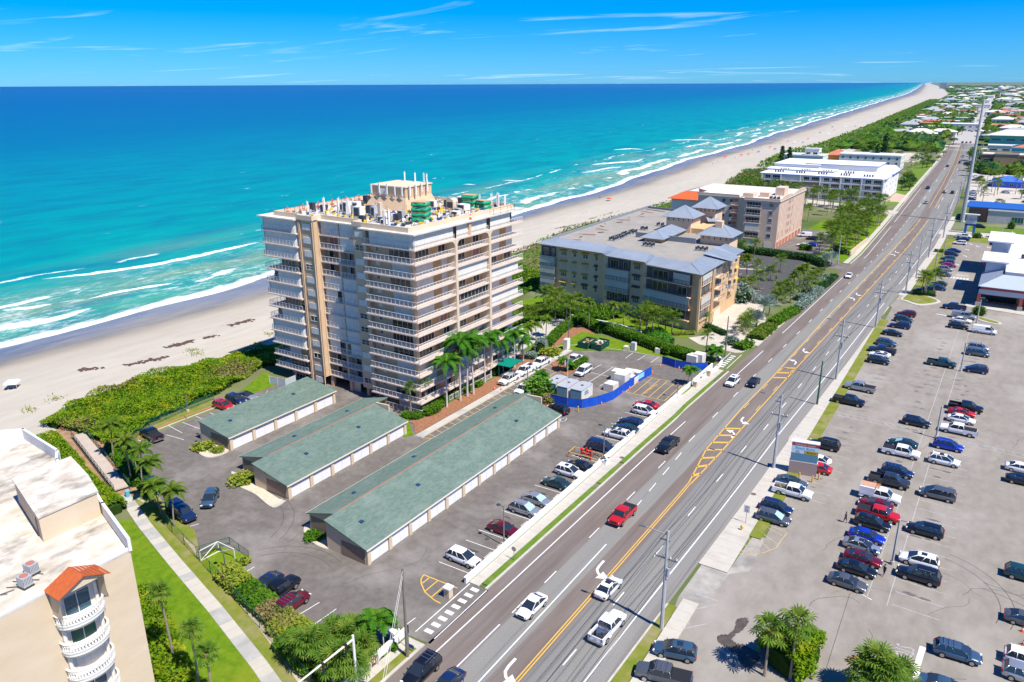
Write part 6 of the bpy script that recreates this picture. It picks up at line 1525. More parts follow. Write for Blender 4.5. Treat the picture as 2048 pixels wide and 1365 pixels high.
 if kind=='van':
  for s in(1,-1):
   f=[(A,s*wb,zb),(.15,s*wb,zb),(.15,s*wr*1.02,zt),(Cc,s*wr*1.02,zt)]
   q.face(f if s>0 else list(reversed(f)))
   f=[(.15,s*wb,zb),(B,s*wb,zb),(D,s*wr,zt),(.15,s*wr,zt)]
   q.face(f if s>0 else list(reversed(f)))
  q.face([(A-.003,wb,zb),(A-.003,-wb,zb),(Cc-.003,-wr,zt),(Cc-.003,wr,zt)])
 P['roof']=q.mesh('roof',PAINT['white'],smooth=kind!='van')
 hz=st[-2][2]-.04 if kind!='pickup' else belt-.32
 q=MB();q.cbox(0,0,0,.16,.36,.16);P['headlight']=q.mesh('headlight',M_lampw)
 q=MB();q.cbox(0,0,0,.12,.26 if kind not in('pickup','van','suv_big')else .14,.18 if kind in('sedan','coupe')else .34);P['taillight']=q.mesh('taillight',M_lampr)
 q=MB();q.cbox(0,0,0,.12,.2,.14);P['mirror']=q.mesh('mirror',PAINT['white'])
 q=MB();q.cbox(0,0,0,.06,w*1.0,.22);P['grille']=q.mesh('grille',M_trim)
 q=MB();q.cbox(0,0,0,.02,.42,.14);P['plate']=q.mesh('number_plate',M_rim)
 D_=dict(L=L,w=w,belt=belt,top=top,wbx=wbx,wr=wr_,hz=hz,A=A,B=B,C=Cc,D=D,rw=wr)
 return P,D_
PROTO={k:car_proto(k)for k in('sedan','coupe','suv','suv_big','wagon','pickup','van','minivan')}
def setm(o,m,i=0):
 o.material_slots[i].link='OBJECT';o.material_slots[i].material=m
SIMPLE={}
def car(p,kind,col,head,label,group,extra='',simple=False):
 P,D=PROTO[kind];m=PAINT[col]
 nm={'sedan':'sedan','coupe':'coupe','suv':'suv','suv_big':'suv','wagon':'station_wagon','pickup':'pickup_truck','van':'van','minivan':'minivan'}[kind]
 cat={'pickup_truck':'pickup truck','station_wagon':'car','suv':'car','sedan':'car','coupe':'car'}.get(nm,nm)
 r=radians(head+random.uniform(-1.2,1.2))
 t=thing(nm,label,cat,(p[0],p[1],0.012),r,group)
 if random.random()<.5 and not simple:t.scale=(random.uniform(.96,1.02),1,random.uniform(.97,1.03))
 b=obj('body',P['body'],t);setm(b,m)
 if 'bed_floor' in P:obj('bed_floor',P['bed_floor'],t)
 ws_=obj('windshield',P['windshield'],t)
 if 'shade' in extra:setm(ws_,M_glassl)
 obj('rear_window',P['rear_window'],t);obj('side_window',P['side_window_l'],t);obj('side_window',P['side_window_r'],t)
 ro=obj('roof',P['roof'],t);setm(ro,m if 'softtop' not in extra else M_trim)
 wm_,rm_=wheel_meshes(D['wr'])
 for sx_ in(1,-1):
  for sy in(1,-1):
   wo_=obj('wheel',wm_,t,(sx_*D['wbx']-.02,sy*(D['w']-.10),D['wr']))
   if not simple:obj('rim',rm_,wo_)
 if simple:return t
 for s in(1,-1):
  h=obj('headlight',P['headlight'],t,(D['L']-.13,s*D['w']*.68,D['hz']));h.rotation_euler=(0,radians(0),s*radians(-22))
  l=obj('taillight',P['taillight'],t,(-D['L']+.04,s*D['w']*.78,D['belt']-.2))
  mi=obj('mirror',P['mirror'],t,(D['B']-.32,s*(D['w']+.06),D['belt']+.04));setm(mi,m)
 obj('grille',P['grille'],t,(D['L']-.015,0,D['hz']-.06))
 obj('number_plate',P['plate'],t,(-D['L']-.012-(.12 if kind=='pickup' else 0),0,D['belt']-.35))
 zt=D['top']+.02;xm=(D['C']+D['D'])/2
 if 'sun' in extra:MB().box(xm-.05,-.38,zt-.004,xm+.62,.38,zt+.016).build('sunroof',M_glass,t)
 if 'rails' in extra:
  for s in(1,-1):MB().box(D['C']+.2,s*D['rw']*.8-.025,zt,D['D']-.15,s*D['rw']*.8+.025,zt+.07).build('roof_rail',M_chrome if col!='white' else M_trim,t)
 if 'bars' in extra:
  for k in range(3):MB().box(D['C']+.35+.5*k,-.72,zt+.06,D['C']+.41+.5*k,.72,zt+.10).build('roof_bar',M_chrome,t)
 if 'cover' in extra:MB().box(-2.84,-.93,1.215,-.88,.93,1.25).build('bed_cover',M_trim,t)
 if 'shell' in extra:MB().prism([(-2.86,-.95),(-.88,-.95),(-.88,.95),(-2.86,.95)],1.2,1.86).build('bed_canopy',m,t)
 if 'load' in extra:
  mb=MB();mb.cbox(-1.9,.1,1.12,.8,.5,.5,.3);mb.cbox(-1.4,-.3,1.0,.7,.5,.35,-.4);mb.build('bed_load',M_chrome,t)
 if 'brush' in extra:
  mb=MB()
  for _ in range(40):
   x,y=random.uniform(-2.6,-1.1),random.uniform(-.7,.7);mb.tube((x,y,.85),(x+random.uniform(-.5,.5),y+random.uniform(-.3,.3),random.uniform(1.0,1.45)),.03,n=3)
  mb.build('bed_load',mat('cut_brush',(0.3,0.22,0.12)),t)
 if 'ladder' in extra:
  rk=MB()
  for s in(-.8,.8):
   rk.tube((-2.7,s,2.05),(2.2,s,2.05),.035,n=5)
   for x in(-2.6,-1.0):rk.tube((x,s,1.2),(x,s,2.05),.03,n=4)
   rk.tube((2.1,s,2.05),(1.7,s,1.3),.03,n=4)
  for x in(-2.6,-1.6,-.6,.4,1.4):rk.tube((x,-.8,2.05),(x,.8,2.05),.03,n=4)
  rk.build('ladder_rack',M_chrome,t)
  ld=MB()
  for s in(.1,.5):ld.tube((-2.9,s,2.13),(2.1,s,2.13),.035,n=4)
  for k in range(14):ld.tube((-2.8+.36*k,.1,2.13),(-2.8+.36*k,.5,2.13),.02,n=4)
  ld.build('ladder',M_rim,t)
 if 'toolbox' in extra:
  MB().box(-2.86,-1.02,1.15,-.86,-.66,1.62).box(-2.86,.66,1.15,-.86,1.02,1.62).build('tool_locker',m,t)
  MB().box(-2.8,-.66,1.0,-.9,.66,1.5).build('bed_load',M_trim,t)
 if 'spare' in extra:
  o=obj('spare_wheel',wm_,t,(-D['L']-.12,.1,.95),radians(90))
 if 'scaffold' in extra:
  mb=MB();mb.box(-2.95,-.98,1.2,-.86,.98,2.05);mb.build('service_body',m,t)
  mb=MB()
  for y in(-.7,-.35,0,.35,.7):mb.tube((-2.9,y,2.2),(-.2,y,2.2),.06,n=5)
  mb.build('rack_load',mat('orange_load',(0.55,0.2,0.06)),t)
 return t
LOTA='cars in the condominium car park';LOTB='cars in the supermarket car park';RD='vehicles driving on the road'
CT=[((-53.04,69.75),'suv','white',0,'white hatchback SUV parked nearest the camera in the bays along the white wall',LOTA,''),((-52.38,78.46),'sedan','maroon',0,'dark red sedan parked beside the first car park lamp post',LOTA,''),((-52.66,84.48),'suv','silver',0,'silver boxy SUV parked two bays beyond the dark red sedan',LOTA,'shade,rails'),((-52.66,87.89),'sedan','silver',0,'silver sedan with a sunshade, parked next to the silver SUV',LOTA,'shade'),((-52.76,93.82),'sedan','teal',180,'dark green sedan backed toward the white wall, beside a white SUV',LOTA,''),((-52.72,98.12),'suv','white',0,'white SUV with a sunroof between the dark green and the black sedan',LOTA,'sun'),((-52.40,100.76),'sedan','black',180,'black sedan parked right beside the red backflow pipe',LOTA,''),((-52.50,108.94),'minivan','navy',0,'very dark minivan parked beside the second lamp post and the bike rack',LOTA,''),((-52.34,114.95),'suv','white',180,'white SUV with black roof rails parked in front of a dark green sedan',LOTA,'rails,sun'),((-52.14,118.06),'sedan','teal',180,'dark green sedan between the white railed SUV and the navy wagon',LOTA,''),((-52.39,120.99),'wagon','navy',180,'navy blue wagon with roof rails in the bays by the wall',LOTA,'rails'),((-52.25,127.04),'suv','white',0,'white SUV parked in front of a bright red car near the yellow hatching',LOTA,''),((-53.28,130.11),'sedan','red',180,'bright red sedan next to the yellow hatched bays',LOTA,''),((-66.65,119.06),'suv','black',165,'black SUV parked between the garage end and the blue screen fence',LOTA,''),((-122.39,70.05),'pickup','black',172,'black pickup parked alone by the dune-side kerb',LOTA,'cover'),((-107.05,59.69),'sedan','navy',165,'dark sedan half hidden behind the coconut palms',LOTA,''),((-94.43,56.58),'pickup','navy',-8,'dark pickup with a canopy nose-out under the coconut palms',LOTA,'shell'),((-94.46,61.47),'suv','slate',-50,'slate blue SUV driving through the car park by the garages',LOTA,''),((-122.71,85.61),'suv','red',0,'bright red SUV in the bays behind the first garage',LOTA,'sun'),((-123.14,88.90),'suv','navy',0,'dark blue SUV beside the bright red SUV behind the garage',LOTA,'rails'),((-122.98,91.45),'coupe','silver',0,'silver convertible with a black soft top behind the garage',LOTA,'softtop'),((-70.78,52.05),'sedan','navy',-90,'dark blue sedan parked beside a black pickup near the lower hedge',LOTA,'sun'),((-68.21,51.90),'pickup','black',90,'black pickup with an open bed near the lower hedge',LOTA,''),((-64.98,51.09),'suv','maroon',90,'dark red SUV with a spare wheel on its back door',LOTA,'bars,spare'),((-83.23,127.07),'pickup','white',-90,'white pickup carrying ladders, closest to the green entrance canopy','pickups on the driveway','ladder'),((-83.07,133.20),'pickup','white',-90,'white work pickup with side lockers, between two other white pickups','pickups on the driveway','toolbox'),((-82.73,139.42),'pickup','white',-90,'white pickup with a dark open bed at the far end of the driveway','pickups on the driveway',''),((-77.48,124.05),'pickup','white',-90,'white pickup with a rack, half hidden by the bright green bush','pickups on the driveway','ladder'),((-77.34,145.16),'pickup','white',90,'white pickup with a red and black load behind the low hedge',LOTA,'load'),((-72.31,139.98),'minivan','white',-90,'white van parked alone near the flagpole',LOTA,''),((-44.56,50.66),'suv_big','black',-90,'black SUV with roof rails at the bottom edge of the road',RD,'rails,bars'),((-41.12,50.55),'sedan','navy',-90,'dark car cut off by the bottom edge, beside the black SUV',RD,''),((-40.26,66.21),'sedan','white',-92,'white sedan coming toward the camera left of the centre line',RD,''),((-34.13,74.37),'sedan','white',88,'white sedan with a dark sunroof hugging the double yellow line',RD,'sun'),((-30.90,67.63),'pickup','white',86,'white pickup with tools in its open bed driving away',RD,'load'),((-39.85,90.60),'pickup','red',-92,'bright red pickup with a black bed cover coming toward the camera',RD,'cover'),((-43.00,115.63),'pickup','black',-92,'black pickup coming toward the camera in the outer lane',RD,'cover'),((-43.01,151.02),'suv','white',-92,'white SUV passing the north entrance of the car park',RD,'sun'),((-39.22,153.07),'sedan','black',-92,'small black sedan beside the white SUV near the hatched median',RD,''),((-40.6,263.1),'sedan','white',-88,'white sedan near the entrance beyond the tan condominium',RD,''),((-19.1,224.8),'suv','maroon',180,'dark maroon SUV first in the row by the verge island',LOTB,'rails'),((-19.0,218.8),'suv','teal',0,'dark teal SUV next to the maroon one',LOTB,''),((-19.1,212.5),'suv_big','navy',180,'large dark blue SUV third from the island',LOTB,'rails'),((-19.7,204.7),'sedan','black',0,'low black sedan behind the row of dark SUVs by the verge',LOTB,''),((-19.8,195.4),'suv','slate',0,'blue-grey SUV with roof rails by the verge',LOTB,'rails'),((-19.8,189.1),'pickup','navy',180,'navy pickup parked between the blue-grey SUV and a white car',LOTB,'cover'),((-19.8,185.7),'coupe','white',180,'white sports car squeezed beside a black off-roader',LOTB,''),((-19.4,181.1),'suv','black',0,'black off-roader nearest the camera in the group by the verge',LOTB,'bars'),((-19.98,161.66),'pickup','silver',180,'silver pickup with a dark bed, nose to the verge',LOTB,'cover'),((-20.50,152.93),'pickup','black',0,'black pickup alone beside the hatched walkway',LOTB,'cover'),((-20.30,130.28),'suv_big','black',180,'black SUV with roof rails parked behind the tall shop sign',LOTB,'rails'),((-20.19,123.72),'sedan','white',180,'white car seen beside the edge of the tall shop sign',LOTB,''),((-19.55,120.81),'sedan','red',180,'red car just right of the tall shop sign',LOTB,''),((-21.79,113.88),'sedan','slate',0,'blue sedan with a sunroof in front of the tall shop sign',LOTB,'sun'),((-20.81,110.75),'pickup','white',0,'white pickup with brush in its bed near the shop sign',LOTB,'brush'),((-21.67,104.71),'suv','navy',0,'navy SUV beside the speed limit sign',LOTB,'rails'),((-21.29,101.68),'suv','grey',0,'dark grey SUV next to the faded yellow hatching',LOTB,'shade'),((-6.4,219.9),'suv','black',0,'black SUV in the middle row, beside the white van',LOTB,''),((-6.1,226.4),'sedan','white',0,'white sedan between a silver pickup and a black SUV',LOTB,''),((-5.9,230.6),'pickup','silver',0,'silver pickup with a canopy near the lot island',LOTB,'shell'),((-8.8,239.1),'pickup','navy',180,'dark blue pickup crossing behind the painted stop word',LOTB,''),((-7.3,186.6),'pickup','teal',0,'dark teal pickup standing alone left of a lamp post',LOTB,''),((-8.11,149.04),'suv','black',0,'black SUV parked on the hatched walkway line',LOTB,''),((-8.99,138.15),'sedan','teal',180,'dark teal sedan hidden behind a white pickup',LOTB,'shade'),((-8.75,134.20),'pickup','white',0,'white pickup with a dark bed cover, beside the teal sedan',LOTB,'cover'),((-8.30,126.34),'suv','navy',0,'dark SUV behind the gunmetal pickup',LOTB,'bars'),((-8.93,122.20),'pickup','gunmetal',0,'gunmetal pickup with a sunroof and an open bed',LOTB,'sun'),((-9.36,116.43),'pickup','white',0,'white work truck with an orange load on its service body',LOTB,'scaffold'),((-9.53,113.61),'sedan','maroon',180,'dark red car behind the maroon pickup',LOTB,''),((-8.78,110.71),'pickup','red',0,'deep red pickup between a dark red car and a black SUV',LOTB,'cover'),((-9.08,107.73),'suv','black',0,'black SUV between the red pickup and the bright blue sedan',LOTB,'sun'),((-9.18,103.89),'sedan','blue',0,'bright blue sedan in the middle row',LOTB,''),((-9.32,100.92),'sedan','silver',0,'silver sedan with a dark sunroof in the middle row',LOTB,'sun'),((-8.69,97.90),'sedan','maroon',0,'maroon sedan with a sunroof near the lamp post base',LOTB,'sun'),((-8.94,95.13),'sedan','black',0,'black sedan between the maroon and the grey sedan',LOTB,''),((-9.41,91.46),'sedan','grey',0,'grey sedan at the near end of the middle row',LOTB,''),((-0.6,218.7),'van','white',0,'white panel van at the far end of the third row',LOTB,''),((-1.0,203.3),'suv','silver',0,'silver car behind the dark grey minivan',LOTB,''),((-1.0,198.7),'minivan','grey',0,'dark grey minivan beside a lamp post',LOTB,''),((-0.6,186.2),'suv','navy',180,'dark blue-grey SUV with roof rails right of a lamp post',LOTB,'rails'),((-0.99,161.47),'pickup','black',0,'black pickup with an open bed beside a red sports car',LOTB,''),((-1.44,158.64),'coupe','red',0,'bright red sports coupe in the third row',LOTB,''),((-1.27,154.95),'sedan','white',0,'white sedan between the red coupe and a white pickup',LOTB,''),((-1.38,149.21),'pickup','white',180,'white pickup with a black bed beside the hatched walkway',LOTB,'cover'),((-2.29,141.25),'suv','blue',0,'bright blue SUV with roof bars in the third row',LOTB,'rails'),((-2.33,134.64),'suv','white',0,'white SUV with a dark panoramic roof',LOTB,'sun,rails'),((-2.18,121.77),'minivan','grey',180,'dark grey people carrier alone in the third row',LOTB,''),((-2.62,109.70),'suv','black',180,'black hatchback right of the nearest tall lamp post',LOTB,''),((-2.45,101.35),'suv','white',180,'white SUV with a sunroof in front of the black people carrier',LOTB,'sun'),((-2.11,97.72),'suv_big','black',180,'black SUV with roof rails nearest the camera in the third row',LOTB,'rails'),((3.19,84.55),'wagon','slate',4,'blue-grey wagon with roof bars driving across the foreground',LOTB,'bars,rails'),((-2.29,78.50),'sedan','white',170,'white car partly hidden by the fan palms at the bottom edge',LOTB,''),((-22.96,68.10),'suv','slate',195,'steel blue SUV at an angle in the bay by the pavement',LOTB,'sun'),((-22.60,63.93),'pickup','grey',192,'grey pickup with a black bed cover at the bottom edge',LOTB,'cover,bars'),((1.97,78.13),'sedan','slate',180,'blue-grey car cut off by the bottom edge of the photo',LOTB,''),((8.64,133.80),'sedan','black',0,'black car cut off by the right edge beside a white one',LOTB,''),((9.33,105.02),'suv','teal',0,'dark teal car cut off by the right edge',LOTB,''),((9.63,94.96),'sedan','grey',0,'grey car at the right edge near the traffic cones',LOTB,''),((9.87,87.17),'suv','white',0,'white car at the right edge, above a grey one',LOTB,''),((9.71,84.44),'suv','silver',0,'silver car in the bottom right corner',LOTB,''),((8.45,138.39),'sedan','white',0,'white car cut off by the right edge, behind a black one',LOTB,''),((-14.8,280.8),'suv','grey',0,'dark green-grey SUV nearest the palms in the far row',LOTB,''),((-15.2,289.7),'suv','silver',0,'silver SUV behind the dark green-grey SUV in the far row',LOTB,''),((-14.8,297.0),'sedan','magenta',0,'magenta car in the far row',LOTB,''),((-15.7,301.0),'suv','grey',180,'grey SUV behind the magenta car',LOTB,''),((-16.0,308.4),'suv','slate',180,'slate grey SUV, middle of the far row',LOTB,''),((-15.6,317.5),'suv','navy',0,'dark blue SUV, middle of the far row',LOTB,''),((-15.3,325.0),'sedan','navy',0,'navy car behind the dark blue SUV in the far row',LOTB,''),((-14.7,342.1),'suv','white',180,'white SUV next to the green strip in the far row',LOTB,'rails'),((-14.3,351.8),'sedan','navy',180,'navy car beside the white pickup at the end of the far row',LOTB,''),((-14.4,358.0),'pickup','white',0,'white pickup at the end of the far row under the blue sign',LOTB,'cover'),((-17.7,255.6),'suv_big','black',180,'black off-roader in the shade of the island palms',LOTB,''),((-14.8,260.3),'suv','navy',0,'navy car right of the island palms',LOTB,''),((-15.1,266.6),'sedan','teal',180,'teal sedan behind the island palms',LOTB,''),((-4.6,365.2),'sedan','white',180,'white car by the corner of the supermarket',LOTB,''),((-10.3,387.4),'suv','black',0,'dark car in the lane beyond the blue sign',LOTB,''),((-69.3,327.4),'van','white',195,'white van beside the pink apartment block','cars by the pink block',''),((-65.2,321.7),'suv','black',180,'black car behind the white van by the pink block','cars by the pink block',''),((-65.1,306.3),'sedan','white',180,'white car behind the clipped hedge by the pink block','cars by the pink block',''),((-62.7,309.0),'sedan','blue',180,'blue car behind the clipped hedge by the pink block','cars by the pink block',''),]
for p,k,c,hd,lb,gr,ex in CT:
 car(p,k,c,hd,lb,gr,ex,simple=(p[1]>300))
FT=[((-37.9,453.4),'silver',90),((-43.6,518.2),'navy',-90),((-33.7,503.5),'grey',90),((-29.7,503.5),'black',90),((-45.5,665.3),'navy',-90),((-39.8,699.6),'black',90),((-36.0,692.8),'teal',90),((-41.7,758.3),'silver',-90),((-38.8,793.7),'white',90),((-54.2,936.6),'black',-90),((-50.7,938.5),'navy',-90),((-47.2,940.5),'red',90),((-58.4,1152.6),'black',-90),((-52.6,1155.8),'navy',90),((-58.0,1302.4),'navy',-90),((-69.8,1488.0),'navy',-90),((-39.0,817.5),'navy',90),((-58.1,1418.4),'black',90),((-65.8,1643.0),'navy',90),((-71.2,1797.4),'white',90)]
cname=dict(silver='silver',navy='dark blue',grey='grey',black='black',teal='teal',white='white',red='red')
for i,(p,c,hd)in enumerate(FT):
 car(p,'suv' if i%2 else 'sedan',c,hd,'%s car far up the road, %s one from the camera'%(cname[c],NTH[i]if i<20 else 'last'),RD,'',simple=True)
FP=[((-140.1,913.4),'white',10),((-138.2,923.2),'navy',10),((-138.0,941.1),'grey',10),((-137.8,959.7),'navy',10),((-147.6,1046.0),'navy',10),((-147.5,1068.6),'black',10),((-150.3,1180.5),'navy',10),((-152.1,1222.3),'navy',10),((-71.7,720.0),'white',0),((-69.2,721.4),'navy',0)]
for i,(p,c,hd)in enumerate(FP):
 car(p,'suv' if i%2 else 'sedan',c,hd,'%s car parked beyond the white complex, %s from the left'%(cname[c],NTH[i]),'cars parked near the beach','',simple=True)
FP=[((-23.5,599.1),'white'),((-22.3,577.2),'maroon'),((-22.0,586.9),'white'),((-14.4,572.6),'white'),((-12.8,558.9),'white'),((-20.4,511.6),'white'),((-19.6,502.3),'silver'),((-19.4,490.7),'white'),((-19.0,479.8),'navy'),((-6.4,556.9),'slate'),((-4.4,521.2),'white')]
for i,(p,c)in enumerate(FP):
 car(p,'suv' if i%2 else 'sedan',c,180*(i%2),'%s car in the lots right of the power line, %s of them'%({'maroon':'maroon','slate':'blue-grey'}.get(c,c),NTH[i]),'cars right of the power line','',simple=True)
# ================= vegetation =================
L_hedge=leafmat('leaf_hedge',(0.055,0.15,0.006),(0.10,0.24,0.010),(0.19,0.31,0.02),1.4,0.35)
L_grape=leafmat('leaf_seagrape',(0.10,0.21,0.006),(0.21,0.34,0.008),(0.42,0.42,0.02),1.1,0.4)
L_yel=leafmat('leaf_yellow_green',(0.17,0.24,0.02),(0.27,0.32,0.03),(0.36,0.34,0.06),1.6)
L_dry=leafmat('leaf_dry',(0.28,0.20,0.09),(0.20,0.17,0.06),(0.14,0.20,0.03),1.2)
L_dark=leafmat('leaf_dark',(0.02,0.075,0.02),(0.04,0.11,0.025),(0.08,0.15,0.03),0.3)
L_palm=leafmat('leaf_palm',(0.075,0.155,0.012),(0.15,0.25,0.02),(0.30,0.33,0.04),1.2,0.45)
L_royal=leafmat('leaf_royal',(0.04,0.15,0.010),(0.07,0.23,0.014),(0.17,0.33,0.02),1.0,0.4)
L_silver=leafmat('leaf_silver',(0.17,0.24,0.20),(0.24,0.32,0.27),(0.32,0.38,0.32),1.2)
L_fan=leafmat('leaf_fan_palm',(0.085,0.18,0.02),(0.16,0.28,0.03),(0.32,0.38,0.05),1.3,0.4)
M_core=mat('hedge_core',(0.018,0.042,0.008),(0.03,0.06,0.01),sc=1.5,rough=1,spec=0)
M_trunk=mat('palm_trunk',(0.24,0.19,0.14),(0.33,0.27,0.20),sc=3,rough=.95,bump=.5,bsc=12,stretch=(1,1,4))
M_trunkg=mat('royal_trunk',(0.46,0.44,0.40),(0.54,0.52,0.48),sc=2,rough=.85,stretch=(1,1,3))
M_crownshaft=mat('crownshaft',(0.10,0.22,0.05),rough=.5)
M_boots=mat('palm_boots',(0.20,0.11,0.05),(0.30,0.18,0.09),sc=4,rough=1)
M_bark=mat('bark',(0.16,0.12,0.085),(0.22,0.17,0.12),sc=3,rough=1)
def leaf(mb,p,s,up=.5):
 """one leaf-sized quad, mostly facing outwards and up"""
 a=random.uniform(0,2*pi);t=random.uniform(-1,1)*(1-up);d=Vector((cos(a),sin(a),t)).normalized()
 n=Vector((random.uniform(-1,1),random.uniform(-1,1),random.uniform(.2,1.4))).normalized()
 u=n.cross(d).normalized()*s*.5;v=d*s*random.uniform(.5,.9)
 p=Vector(p);mb.face([p-u*.6,p+v*.5-u,p+v,p+v*.5+u])
def hull(mb,path,w,h,mi=0,n=8,jit=.12):
 """lumpy closed hedge body along a path"""
 k0=len(mb.v);N=len(path)
 for i,p in enumerate(path):
  a=path[max(0,i-1)];b_=path[min(N-1,i+1)];l=hypot(b_[0]-a[0],b_[1]-a[1])or 1;nx,ny=-(b_[1]-a[1])/l,(b_[0]-a[0])/l
  e=.55 if i in(0,N-1)else 1
  for j in range(n):
   an=pi*j/(n-1);r=1+random.uniform(-jit,jit);x=cos(an)*w/2*r*e;x=(abs(x)**.8)*(1 if x>0 else-1)*(w/2)**.2
   z=(abs(sin(an))**.5)*h*r*(e**.5)
   mb.v.append((p[0]+nx*x,p[1]+ny*x,z))
 for i in range(N-1):
  for j in range(n-1):a=k0+i*n+j;mb.f.append((a,a+1,a+n+1,a+n));mb.m.append(mi)
 for b_ in(0,(N-1)*n):mb.f.append(tuple(k0+b_+j for j in range(n)));mb.m.append(mi)
def resample(path,d):
 out=[]
 for i in range(len(path)-1):
  l=hypot(path[i+1][0]-path[i][0],path[i+1][1]-path[i][1]);k=max(1,int(l/d))
  for j in range(k):out.append((path[i][0]+(path[i+1][0]-path[i][0])*j/k,path[i][1]+(path[i+1][1]-path[i][1])*j/k))
 return out+[path[-1]]
def hedge(label,path,w,h,m=L_hedge,dens=34,ls=.30,name='hedge',cat='hedge',group=None,curved=False):
 t=thing(name,label,cat,(0,0,0),0,group)
 p=resample(path,.9)if len(path)>1 else[(path[0][0]-w*.3,path[0][1]),path[0],(path[0][0]+w*.3,path[0][1])]
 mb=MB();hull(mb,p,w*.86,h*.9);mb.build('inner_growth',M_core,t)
 lb=MB();tot=sum(hypot(p[i+1][0]-p[i][0],p[i+1][1]-p[i][1])for i in range(len(p)-1))+w
 for _ in range(int(tot*(w+2*h)*dens)):
  i=random.randrange(len(p)-1);f=random.random();a,b_=p[i],p[i+1];l=hypot(b_[0]-a[0],b_[1]-a[1])or 1;nx,ny=-(b_[1]-a[1])/l,(b_[0]-a[0])/l
  an=random.uniform(0,pi);r=random.uniform(.86,1.08);e=1
  if i==0 and f<.5 and random.random()<.5:an=random.uniform(0,pi)
  x=cos(an);x=(abs(x)**.8)*(1 if x>0 else-1)*w/2*r;z=(abs(sin(an))**.5)*h*r+.02
  leaf(lb,(a[0]+(b_[0]-a[0])*f+nx*x,a[1]+(b_[1]-a[1])*f+ny*x,z),ls*random.uniform(.7,1.4))
 stuff(lb.build('leaves',m,t));return t
_bush={}
def bush(label,p,r,h,m=L_hedge,group=None,name='shrub',cat='shrub',dens=60,ls=.28):
 key=(m.name,round(h/r,1),random.randrange(3))
 if key not in _bush:
  hr=h/r;c=MB();c.lathe([(.62,0),(.84,hr*.3),(.76,hr*.62),(.45,hr*.86),(.08,hr*.93)],n=9)
  l=MB()
  for _ in range(int(dens*9)):
   a=random.uniform(0,2*pi);q=random.random()**.8;e=q*pi/2;rr=random.uniform(.86,1.12)*(1+.10*sin(3*a+2*q))
   x=cos(e)**.7*rr;leaf(l,(x*cos(a),x*sin(a),sin(e)**.9*hr*rr),ls/1.0*random.uniform(.6,1.2)*.8)
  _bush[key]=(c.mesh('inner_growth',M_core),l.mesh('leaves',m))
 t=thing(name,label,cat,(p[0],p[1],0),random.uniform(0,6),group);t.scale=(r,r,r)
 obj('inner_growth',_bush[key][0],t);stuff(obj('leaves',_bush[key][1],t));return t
def frond_pinnate(L_=3.4,droop=1.0,n_=15,lw=.55,m=L_royal,twist=0.0):
 mb=MB();pts=[]
 for i in range(n_+1):
  t=i/n_;pts.append(Vector((L_*t*(1-.16*t*droop),0,.75*L_*.35*sin(t*pi*.75)-droop*L_*.42*t**2.4)))
 for i in range(n_):mb.tube(pts[i],pts[i+1],.035*(1-i/n_)+.008,n=3,cap=False)
 for i in range(1,n_+1):
  t=i/n_;ll=lw*(sin(pi*min(1,t*1.02)**.75)*.9+.22);d=(pts[i]-pts[i-1]).normalized()
  for s in(-1,1):
   for q in range(2):
    p=pts[i]-(pts[i]-pts[i-1])*q*.5;tip=p+Vector((d.x*ll*.55,s*ll,-ll*random.uniform(.25,.75)+d.z*ll*.3));w_=.095
    mb.face([p-d*w_,p+d*w_,tip+d*w_*.3,tip-d*w_*.3]if s>0 else[p+d*w_,p-d*w_,tip-d*w_*.3,tip+d*w_*.3])
 return mb.mesh('frond',m)
def frond_fan(L_=1.5,m=L_fan,r=.95,n_=13,droop=.5):
 mb=MB();c=Vector((L_,0,.25*L_));mb.tube((0,0,0),c,.03,.02,n=3,cap=False)
 for i in range(n_):
  a=radians(-150+300*i/(n_-1));rr=r*(1-.25*abs(a)/pi)*random.uniform(.9,1.08);d=Vector((cos(a),sin(a),0));pr=Vector((-sin(a),cos(a),0))*.085
  mid=c+d*rr*.6+Vector((0,0,-.06));tip=c+d*rr+Vector((0,0,-droop*rr*random.uniform(.5,1)))
  mb.face([c,mid-pr,tip,mid+pr])
 return mb.mesh('frond',m)
FR=dict(royal=[frond_pinnate(3.6,d,15,.62,L_royal)for d in(.7,1.0,1.35)],coco=[frond_pinnate(2.7,d,13,.55,L_palm)for d in(.6,.95,1.3)],xmas=[frond_pinnate(1.7,d,9,.42,L_royal)for d in(.7,1.1)],fan=[frond_fan(1.2,L_fan,.95,13,d)for d in(.3,.7)],sabal=[frond_fan(1.25,L_palm,.72,9,d)for d in(.35,.9)],wash=[frond_fan(1.15,L_fan,.8,11,d)for d in(.35,.9)],silver=[frond_fan(1.3,L_silver,1.25,13,.15)],date=[frond_pinnate(3.2,d,13,.45,L_palm)for d in(.5,.9)])
KIND=dict(royal=(16,(.5,-.35),.17,M_trunkg,1.0),coco=(15,(.75,-.5),.12,M_trunk,1.0),xmas=(12,(.6,-.35),.08,M_trunkg,1.0),fan=(30,(1.2,-.9),.17,M_trunk,1.0),sabal=(20,(1.25,-.75),.17,M_trunk,1.1),wash=(26,(1.2,-1.1),.15,M_trunk,1.0),silver=(22,(1.3,-.2),.22,M_trunk,1.35),date=(26,(1.2,-.5),.2,M_trunk,1.0))
CROWN={}
